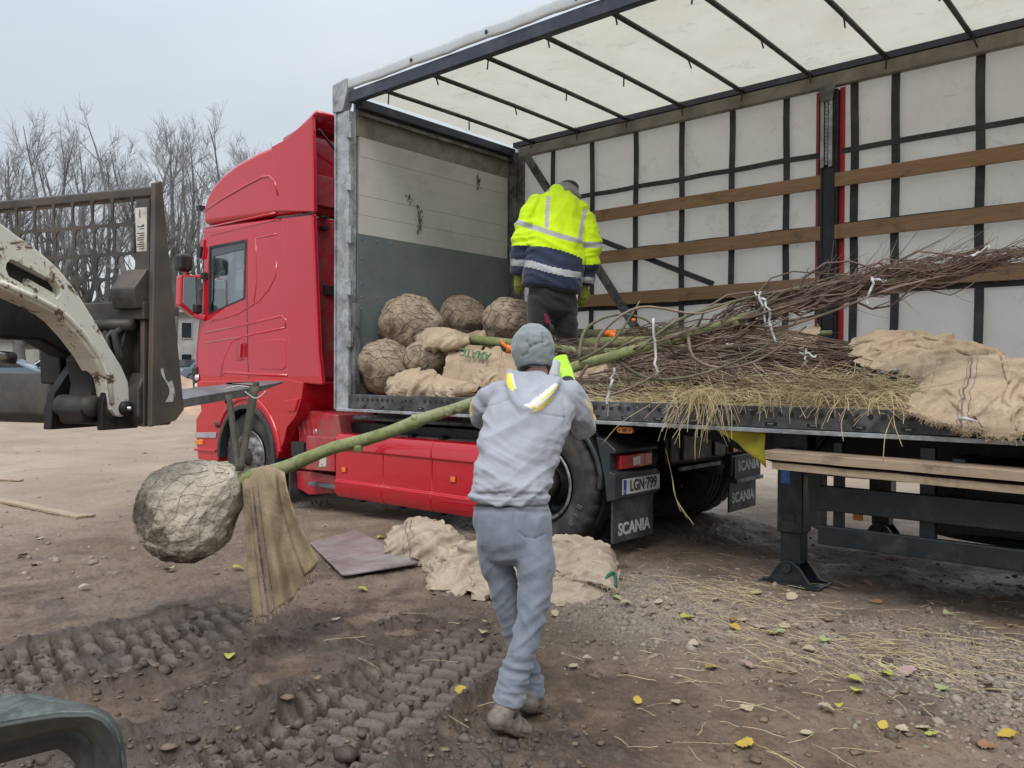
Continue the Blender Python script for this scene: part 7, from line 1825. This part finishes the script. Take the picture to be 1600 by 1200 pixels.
# boots
def boot(name, ank, heel, toe, gd, seed):
    a, h_, t_ = ank, heel, toe; up_ = UZ
    ch = [[(a + up_ * .03, (.034, .038)), (a - up_ * .02, (.040, .046)), (h_ * .5 + a * .5, (.044, .052))], [(h_, (.040, .040)), (h_.lerp(t_, .35) + up_ * .012, (.045, .048)), (h_.lerp(t_, .75), (.050, .036)), (t_, (.042, .026))]]
    sd = (t_ - h_).cross(UZ).normalized()
    o = organic(name, ch, .007, 3, M['shoe'], MG, lambda co, nr: .003 * nz(co, (40, 40, 40), seed) + .003 * ridge_(nz(co, (25, 25, 25), seed + 2)), side=sd)
    ch = [[(h_ - up_ * .034 - (t_ - h_) * .10, (.050, .020)), (h_.lerp(t_, .5) - up_ * .032, (.058, .019)), (t_ - up_ * .020, (.050, .017))]]
    organic('sole', ch, .006, 1, M['sole'], o, lambda co, nr: .006 * nz(co, (30, 30, 30), seed + 4), side=sd)
boot('boot', at(796, 1098, gdR), at(777, 1122, gdR - .03), at(820, 1139, gdR + .07), gdR, 1)
boot('boot', at(832, 1074, gdL), at(826, 1096, gdL - .03), at(842, 1104, gdL + .09), gdL, 2)
for a, d in ((at(796, 1102, gdR), 0), (at(831, 1080, gdL), 1)):
    ring_ = MB(); ring_tube(ring_, [(a + UZ * .03, .038, .042), (a - UZ * .03, .038, .042)]); ring_.build('sock', M['blackcloth'], MG, smooth=True)
# beanie with its dark band
bn = [([(at(835, 575, 3.815), (.082, .102)), (at(834, 562, 3.825), (.094, .113)), (at(833, 548, 3.83), (.100, .118)), (at(832, 538, 3.835), (.096, .114))], (.15, 1.0))]
def bean_disp(co, nr):
    px, py = pxy(co); h = np.zeros(len(co))
    def groove(ax, ay, bx, by, w=1.8, dep=.008):
        vx, vy = bx - ax, by - ay; L2 = vx * vx + vy * vy; t = np.clip(((px - ax) * vx + (py - ay) * vy) / L2, 0, 1)
        d = np.hypot(px - ax - t * vx, py - ay - t * vy); return -dep * np.exp(-(d / w) ** 2) * (nr @ np.array(FH) < .3)
    for g_ in ((824, 522, 823, 534), (823, 534, 828, 542), (828, 542, 836, 538), (836, 538, 851, 534), (828, 542, 824, 552), (824, 552, 818, 556), (848, 522, 850, 534), (851, 534, 850, 526)): h += groove(*g_)
    h += .008 * nz(co, (11, 11, 11), 3) + .004 * ridge_(nz(co, (16, 16, 30), 6))
    return h
organic('beanie', bn, .0065, 3, M['beanie'], MG, bean_disp)
organic('beanie_band', [([(at(836, 583, 3.805), (.070, .086)), (at(835, 577, 3.815), (.079, .098)), (at(835, 571, 3.815), (.080, .100))], (.1, .1))], .0065, 2, M['blackcloth'], MG)
# gloves: palm, four fingers and thumb closed round the trunk
def glove(par, name, wrist, palm, knuck, over, thumb, mats, s=1.0):
    """knuck: centre of the knuckle row, over: list of points the fingers curl through"""
    axis = (over[1] - over[0]).cross(palm - wrist).normalized()
    ch = [[(wrist, (.042 * s, .034 * s)), (wrist.lerp(palm, .5), (.044 * s, .030 * s)), (palm, (.046 * s, .026 * s)), (knuck, (.044 * s, .020 * s))]]
    for k in range(4):
        off = axis * ((k - 1.5) * .023 * s); ln = (.88, 1.0, .95, .78)[k]
        pts = [knuck + off] + [knuck + (p - knuck) * ln + off for p in over]
        ch.append([(p, (.0125 * s if i < 2 else .0105 * s)) for i, p in enumerate(pts)])
    ch.append([(palm - axis * .02, .017 * s), (palm - axis * .045 * s + (thumb - palm) * .4, .014 * s), (thumb, .011 * s)])
    o = organic(name, ch, .0055, 2, mats, par, side=axis, classify=None); return o
tr_p = at(880, 579, dtr(880)); axis_t = (at(905, 571, dtr(905)) - at(860, 586, dtr(860))).normalized(); upn = (UZ - axis_t * UZ.dot(axis_t)).normalized()
rt = .042
glove(MG, 'glove', at(888, 600, 4.26), tr_p - FH * (rt + .028) + upn * .002, tr_p - FH * .018 + upn * (rt + .026), [tr_p + FH * .03 + upn * (rt + .024), tr_p + FH * (rt + .022) + upn * .01, tr_p + FH * (rt + .0) - upn * (rt * .6)], tr_p - FH * (rt + .008) - upn * .045 + axis_t * .03, M['glove'])
o = MB(); ring_tube(o, [(at(865, 588, 4.24), .030, .026), (at(864, 578, 4.27), .036, .028), (at(868, 568, 4.31), .028, .022)]); o.build('glove_back', M['glove_grey'], MG, smooth=True)
o = MB(); ring_tube(o, [(at(890, 606, 4.22), .040, .040), (at(887, 598, 4.27), .041, .038)]); o.build('glove_cuff', M['blackcloth'], MG, smooth=True)
tl_p = at(782, 613, dtr(782))
glove(MG, 'glove', at(788, 622, 4.30), tl_p - FH * (rt + .028) - upn * .002, tl_p - FH * .018 - upn * (rt + .026), [tl_p + FH * .03 - upn * (rt + .024), tl_p + FH * (rt + .022) - upn * .01, tl_p + FH * (rt + .0) + upn * (rt * .6)], tl_p - FH * (rt + .008) + upn * .05 + axis_t * .02, M['glove'])
# ---- the man in the yellow jacket
D2 = 7.2
MY = thing('person', up(at(865, 600, D2), ZD + .02), 'man in yellow and navy high visibility jacket standing in the trailer with his back turned', 'person')
k2 = D2 / FPX
jt = [(at(876, 306, D2 + .12), (.115, .10)), (at(874, 318, D2 + .10), (.215, .13)), (at(872, 338, D2 + .07), (.245, .155)), (at(870, 370, D2 + .03), (.250, .175)), (at(868, 405, D2), (.250, .185)), (at(865, 432, D2 - .01), (.252, .190)), (at(862, 450, D2 - .01), (.250, .188))]
jl = [(at(839, 322, D2 + .09), .095), (at(826, 348, D2 + .06), .088), (at(819, 378, D2 + .04), .082), (at(814, 404, D2 + .05), .076), (at(812, 424, D2 + .08), .066)]
jr = [(at(905, 330, D2 + .08), .095), (at(917, 358, D2 + .06), .085), (at(920, 388, D2 + .04), .080), (at(918, 416, D2 + .06), .076), (at(914, 440, D2 + .10), .066)]
col_ = [(at(862, 303, D2 + .12), .05), (at(880, 299, D2 + .09), .055), (at(898, 306, D2 + .14), .05)]
def jac_disp(co, nr):
    px, py = pxy(co); h = folds(co, RH * .9 - UZ * .4, .016, 1.6, 9, 61) * sstep(330, 380, py) + folds(co, UZ + RH * .25, .014, 1.5, 10, 67) * (1 - sstep(370, 410, py))
    sl = np.maximum(sstep(905, 915, px), 1 - sstep(832, 842, px))
    h += folds(co, RH + UZ * .3, .016, 2, 15, 71) * sl + .005 * nz(co, (14, 14, 14), 9)
    # hem falls lower on the right
    return h
def jac_cls(cc):
    px, py = pxy(cc); k = np.zeros(len(cc), int)
    slL = px < 841 - (py - 340) * .12; slL &= py > 330
    edgeR = 912 - (py - 340) * .05; slR = (px > edgeR + 1) & (py > 345)
    t = np.clip((px - 835) / 75, 0, 1); ytor = 384 + 4 * t + 16 * t ** 2
    navy = py > ytor; navy = np.where(slL, py > 384, navy); navy = np.where(slR, py > 413, navy); k[navy] = 1
    def band(y, w): return np.abs(py - y) < w
    tor = ~slL & ~slR
    k[tor & band(357 + (px - 843) * .30 + 2 * np.sin(t * 3.1), 4.0)] = 2
    k[tor & band(412 + (px - 825) * .215 + 2 * np.sin(t * 3.1), 5.2)] = 2
    k[tor & (np.abs(px - (855.5 - (py - 330) * .05)) < 3.3) & (py < 356) & (py > 306)] = 2
    k[tor & (np.abs(px - (913 - (py - 335) * .19)) < 3.3) & (py < 380) & (py > 326)] = 2
    k[slL & band(354 + (px - 829) * .35, 4.5)] = 2; k[slL & band(411 + (px - 814) * .1, 5.2)] = 2
    k[slR & band(382.5, 4.5)] = 2; k[slR & band(437.5 + (px - 915) * .1, 4.5)] = 2
    return k
organic('jacket', [(jt, (1, .08)), (jl, (1, .1)), (jr, (1, .1))], .010, 4, [M['hivis'], M['navycloth'], M['reflect']], MY, jac_disp, jac_cls)
organic('hood', [col_, [(at(868, 303, D2 + .12), .055), (at(880, 296, D2 + .12), .062), (at(894, 300, D2 + .16), .055)]], .010, 3, M['hoodgrey'], MY, lambda co, nr: .010 * ridge_(nz(co, (12, 12, 20), 3)))
organic('body', [[(at(880, 312, D2 + .16), (.07, .07)), (at(884, 302, D2 + .24), (.085, .10)), (at(886, 297, D2 + .30), (.08, .10)), (at(887, 300, D2 + .38), (.05, .05))], [(at(872, 330, D2 + .1), (.14, .1)), (at(864, 450, D2), (.15, .1))]], .012, 3, M['skin'], MY)
organic('cap', [[(at(882, 297, D2 + .22), (.085, .07)), (at(890, 293, D2 + .26), (.085, .07)), (at(892, 297, D2 + .40), (.07, .03))]], .010, 2, M['blackcloth'], MY)
zf2 = ZD + .03
fl, fr = at(846, 545, D2 - .05), at(884, 548, D2 + .10)
tp2 = [(at(862, 440, D2), (.20, .15)), (at(862, 462, D2), (.205, .16)), (at(862, 478, D2), (.20, .15))]
l2 = [(at(842, 470, D2 - .02), (.105, .12)), (at(843, 505, D2 - .04), (.095, .11)), (at(846, 545, D2 - .05), (.080, .09)), (up(at(848, 600, D2 - .05), zf2 + .10), (.07, .08))]
r2 = [(at(881, 470, D2 + .02), (.110, .12)), (at(884, 505, D2 + .06), (.098, .11)), (at(886, 545, D2 + .10), (.082, .09)), (up(at(887, 600, D2 + .10), zf2 + .10), (.07, .08))]
organic('work_trousers', [(tp2, (.1, .8)), (l2, (.4, .1)), (r2, (.4, .1))], .011, 3, M['worktrousers'], MY, lambda co, nr: folds(co, RH - UZ * .5, .012, 2, 12, 81) + .006 * nz(co, (14, 14, 14), 5))
MB().box((0, 0, 0), (0, 0, 0)) if 0 else None
q = at(852, 492, D2 - .16); organic('red_trim', [[(q, (.014, .012)), (at(856, 505, D2 - .17), (.018, .012))]], .006, 1, M['redpatch'], MY)
for c, dx in ((l2[-1][0], -.02), (r2[-1][0], .02)):
    b0 = up(c, zf2 + .02); organic('boot', [[(b0 + UZ * .12, (.06, .065)), (b0 + UZ * .03, (.06, .07))], [(b0 + UZ * .03 - FH * .05, (.05, .045)), (b0 + UZ * .03 + FH * .16, (.052, .035))]], .010, 2, M['blackcloth'], MY)
def hang_glove(par, w, tip, mat, s=1.0):
    d = (tip - w); n_ = FH; sd = d.cross(n_).normalized(); ch = [[(w, (.042, .036)), (w + d * .35, (.046, .032)), (w + d * .55, (.044, .026))]]
    for k in range(4):
        o_ = sd * ((k - 1.5) * .021); ln = (.85, 1, .95, .75)[k]
        ch.append([(w + d * .5 + o_, .014), (w + d * (.5 + .28 * ln) + o_ + n_ * .012, .013), (w + d * (.5 + .45 * ln) + o_ * .9 + n_ * .04, .011)])
    ch.append([(w + d * .25 + sd * .035, .016), (w + d * .5 + sd * .058 + n_ * .02, .013), (w + d * .65 + sd * .05 + n_ * .03, .011)])
    organic('glove', ch, .007, 2, mat, par, side=sd)
hang_glove(MY, at(811, 426, D2 + .08), at(811, 460, D2 + .12), M['glove_old'])
hang_glove(MY, at(913, 444, D2 + .11), at(909, 480, D2 + .14), M['glove_old'])
# ------------------------------------------------------------------ far side of the site: bare trees, buildings, cars, sand
def bare_tree(seed, H=17.0):
    r = random.Random(seed); trunk = MB(); tw = MB()
    def path_(p, d, L_, n, wob, upf):
        pts = [Vector(p)]; d = Vector(d).normalized()
        for k in range(n):
            d = (d + Vector((r.gauss(0, wob), r.gauss(0, wob), r.gauss(0, wob * .5) + upf))).normalized(); pts.append(pts[-1] + d * (L_ / n))
        return pts
    def shoot(pts, i, ang):
        d = (pts[min(i + 1, len(pts) - 1)] - pts[i - 1]).normalized(); sd = d.orthogonal().normalized(); sd.rotate(Matrix.Rotation(r.random() * 6.28, 3, d)); return (d * math.cos(ang) + sd * math.sin(ang)).normalized()
    tk = path_((0, 0, -.3), (0, 0, 1), H * r.uniform(.26, .36), 6, .035, .1); trunk.tube(tk, [.36 * (1 - .35 * k / 6) for k in range(7)], 9)
    ns = r.randint(2, 4); a0 = r.random() * 6.28
    for q in range(ns):
        a = a0 + q * 6.28 / ns; tilt = r.uniform(.10, .30)
        st = path_(tk[-1], (math.cos(a) * tilt, math.sin(a) * tilt, 1), H * r.uniform(.58, .70), 14, .045, .03); R0 = .20 * r.uniform(.8, 1.15)
        trunk.tube(st, [R0 * (1 - .88 * k / 14) for k in range(15)], 6)
        for li in range(12):
            i = r.randint(1, 13); t = i / 14; Ll = H * r.uniform(.18, .32) * (1 - .62 * t)
            lb = path_(st[i], shoot(st, i, r.uniform(.5, .95)), Ll, 8, .065, .10); R1 = max(.018, R0 * (1 - .88 * t) * .5)
            trunk.tube(lb, [R1 * (1 - .75 * k / 8) for k in range(9)], 4)
            for si in range(7):
                i2 = r.randint(2, 8); sb = path_(lb[i2], shoot(lb, i2, r.uniform(.4, .9)), Ll * r.uniform(.25, .5), 5, .10, .10)
                tw.tube(sb, [.016 * (1 - .6 * k / 5) for k in range(6)], 3, cap=False)
                for ti in range(5):
                    i3 = r.randint(1, 5); tg = path_(sb[i3], shoot(sb, i3, r.uniform(.3, .8)), r.uniform(.35, .95), 3, .10, .08); tw.tube(tg, [.009, .008, .0065, .005], 3, cap=False)
    def mesh(mb, nm, mat):
        me = bpy.data.meshes.new(nm); me.from_pydata(mb.v, [], mb.f); me.materials.append(mat); me.polygons.foreach_set('use_smooth', [True] * len(me.polygons)); return me
    zmax = max(v[2] for v in tw.v)
    for mb in (trunk, tw): mb.v = [(x, y, z * H / zmax) for x, y, z in mb.v]
    return mesh(trunk, 'trunk', M['tree_bark']), mesh(tw, 'crown', M['tree_twig'])
TV = [bare_tree(s) for s in (3, 8, 15, 27)]
def put_tree(loc, k, rot, sc, label, grp='bare trees in a row beyond the site'):
    t = thing('bare_tree', loc, label, 'tree', grp); t.rotation_euler = (0, 0, rot); t.scale = (sc, sc, sc)
    for nm, me in zip(('trunk', 'crown'), TV[k % len(TV)]):
        o = bpy.data.objects.new(nm, me); COL.objects.link(o); o.parent = t
tl = [(-60, 46, 185), (-8, 44, 210), (38, 47, 205), (92, 45, 176), (132, 52, 190), (168, 48, 215), (214, 46, 163), (243, 55, 188), (268, 50, 172), (318, 56, 205), (350, 51, 180), (398, 58, 200), (432, 54, 188)]
OR = ['first', 'second', 'third', 'fourth', 'fifth', 'sixth', 'seventh', 'eighth', 'ninth', 'tenth', 'eleventh', 'twelfth']
for k, (px, d, top) in enumerate(tl):
    p = at(px, 589, d); zg = gz(p.x, p.y); h = at(px, top, d).z - zg
    if px < 0: lab = ('bare tree beyond the left edge, only its outer twigs showing', 'bare tree at the very left edge of the row beyond the site')[k]
    elif px > 300: lab = ['bare tree rising just left of the cab roof', 'bare tree rising directly behind the front of the cab roof', 'bare tree showing thinly above the middle of the cab roof', 'bare tree showing above the rear of the cab roof'][k - 9]
    else: lab = '%s bare tree from the left in the row behind the loader guard' % OR[k - 2]
    put_tree(Vector((p.x, p.y, zg)), k, k * 1.9, h / 17.0, lab)
# the same kind of trees stand behind the photographer (they show in the lorry's paint and glass)
TB = bpy.data.objects.new('tree_belt', None); COL.objects.link(TB); tag(TB, 'belt of bare trees behind the photographer', kind='stuff')
for k, (x, y) in enumerate(((-26, -30), (-16, -36), (-6, -33), (4, -38), (-38, -22), (14, -34), (-30, -38))):
    for nm, me in zip(('trunk', 'crown'), TV[(k + 1) % len(TV)]):
        o = bpy.data.objects.new(nm, me); COL.objects.link(o); o.parent = TB; o.location = (x, y, 0); o.rotation_euler = (0, 0, k * 2.2)
# garage with a pale and a brown door
ga = at(20, 589, 50); gzz = gz(ga.x, ga.y)
GB = thing('garage_building', Vector((ga.x, ga.y, gzz)), 'low grey garage with a pale door and a brown door behind the parked car', 'garage')
gx, gy = RH, FH
def gbox(mb, u0, u1, v0, v1, z0, z1):
    c = [Vector((ga.x, ga.y, 0)) + gx * u + gy * v for u in (u0, u1) for v in (v0, v1)]
    vs = [c[0], c[2], c[3], c[1]]; mb.add([(p.x, p.y, z0) for p in vs] + [(p.x, p.y, z1) for p in vs], [(0, 3, 2, 1), (4, 5, 6, 7), (0, 1, 5, 4), (1, 2, 6, 5), (2, 3, 7, 6), (3, 0, 4, 7)]); return mb
def gpx(px, d=50): return (px - 800) / FPX * d - (20 - 800) / FPX * d
gbox(MB(), gpx(-160), gpx(20), 0, 6, gzz - .3, gzz + 2.7).build('wall', M['plaster'], GB)
gbox(MB(), gpx(20), gpx(88), .6, 6, gzz - .3, gzz + 2.6).build('wall', M['door_brown'], GB)
gbox(MB(), gpx(32), gpx(54), .5, .58, gzz, gzz + 2.2).build('garage_door', M['plaster'], GB)
gbox(MB(), gpx(58), gpx(86), .5, .58, gzz, gzz + 2.3).build('garage_door', M['door_brown'], GB)
m = MB(); c = Vector((ga.x, ga.y, 0))
pr = [(gpx(-165), gzz + 2.7), (gpx(-70), gzz + 5.0), (gpx(24), gzz + 2.7)]
vs = [(c + gx * u + gy * v + UZ * z)[:] for v in (-.3, 6.3) for u, z in pr]; m.add(vs, [(0, 2, 1), (3, 4, 5), (0, 1, 4, 3), (1, 2, 5, 4), (2, 0, 3, 5)]); m.build('roof', M['roof_grey'], GB)
gbox(MB(), gpx(20), gpx(92), .4, 6.2, gzz + 2.6, gzz + 2.75).build('roof', M['roof_grey'], GB)
# pale house behind the cab
ha = at(330, 589, 62); hz = gz(ha.x, ha.y)
HB = thing('pale_house', Vector((ha.x, ha.y, hz)), 'pale two storey house partly hidden by the lorry cab', 'house')
ga_keep = ga; ga = ha
def hpx(px, d=62): return (px - 330) / FPX * d
gbox(MB(), hpx(240), hpx(520), 0, 9, hz - .4, hz + 5.4).build('wall', M['plaster'], HB)
m = MB(); c = Vector((ha.x, ha.y, 0)); vs = [(c + gx * u + gy * v + UZ * z)[:] for u in (hpx(234), hpx(526)) for v, z in ((-.4, hz + 5.3), (4.5, hz + 7.6), (9.4, hz + 5.3))]; m.add(vs, [(0, 1, 2), (5, 4, 3), (0, 3, 4, 1), (1, 4, 5, 2), (0, 2, 5, 3)]); m.build('roof', M['roof_grey'], HB, normals=True)
for px in (255, 292, 330, 370, 410, 450):
    for z in (.9, 3.3):
        w = gbox(MB(), hpx(px - 9), hpx(px + 9), -.06, .02, hz + z, hz + z + 1.3).build('window', M['white_tarp'], HB); gbox(MB(), hpx(px - 7.5), hpx(px + 7.5), -.075, -.055, hz + z + .08, hz + z + 1.22).build('pane', M['dark_win'], w)
ga = ga_keep
# parked cars: lathe-free body built from side profiles
def car(loc, ang, paint, label, grp=None):
    t = thing('parked_car', loc, label, 'car', grp); t.rotation_euler = (0, 0, ang)
    def cp(mb, nm, mat, par, **k):
        o = mb.build(nm, mat, None, **k); o.parent = par; return o
    body = [(-2.1, .35), (-2.12, .70), (-2.0, .92), (-1.2, .98), (-.55, 1.42), (.75, 1.45), (1.55, 1.02), (2.05, .88), (2.12, .55), (2.08, .32)]
    b = cp(MB().prism(body, -.85, .85), 'body', paint, t, bevel=.09, seg=3)
    for s in (-1, 1):
        cp(MB().prism([(-1.02, 1.0), (-.50, 1.36), (.05, 1.38), (.05, 1.0)], s * .845, s * .862), 'side_window', M['dark_win'], t); cp(MB().prism([(.12, 1.0), (.12, 1.38), (.70, 1.37), (1.30, 1.02)], s * .845, s * .862), 'side_window', M['dark_win'], t)
        for x in (-1.3, 1.3):
            w = cp(MB().lathe([(0, -.1), (.2, -.1), (.31, -.09), (.32, 0), (.31, .09), (.2, .1), (0, .1)], (x, s * .80, .32), (0, 1, 0), 20), 'wheel', M['rubber'], t, smooth=True); cp(MB().lathe([(0, .105), (.19, .105), (.2, .1)], (x, s * .80, .32), (0, s, 0), 16), 'rim', M['steel_rim'], w, smooth=True)
        cp(MB().box((1.95, s * .55 - .15, .68), (2.09, s * .55 + .15, .80)), 'headlamp', M['lens_clear'], t)
    cp(MB().prism([(-1.15, 1.0), (-.60, 1.40), (-.64, 1.42), (-1.22, 1.02)], -.72, .72), 'rear_window', M['dark_win'], t)
    return t
p = at(2, 589, 41); car(Vector((p.x, p.y, gz(p.x, p.y))), YAW + .25, M['car_blue'], 'grey blue parked car in front of the garage, seen under the loader arm')
p = at(92, 589, 44); car(Vector((p.x, p.y, gz(p.x, p.y))), YAW + .1, M['car_white'], 'white parked car half hidden behind the loader carriage')
p = at(296, 589, 48); car(Vector((p.x, p.y, gz(p.x, p.y))), YAW + 1.4, M['car_blue'], 'dark blue parked car by the house, left of the lorry bumper')
# sand heap by the lorry bumper
sp0 = at(276, 600, 25); rows = []; 
for i in range(33):
    row = []
    for j in range(33):
        u, v = (i / 32 - .5) * 4.6, (j / 32 - .5) * 3.0; q = Vector((sp0.x, sp0.y, 0)) + RH * u + FH * v
        h = 1.25 * max(0, 1 - math.hypot(u / 2.2, v / 1.45)) ** .8 + .10 * noise.noise(Vector((u * 1.6, v * 1.6, 2))) + .05 * noise.noise(Vector((u * 5, v * 5, 5)))
        row.append((q.x, q.y, gz(q.x, q.y) - .1 + max(0, h)))
    rows.append(row)
SH = MB().grid(rows).build('sand_heap', M['sand'], smooth=True); tag(SH, 'heap of sandy soil behind the loader left of the lorry bumper', 'soil heap')
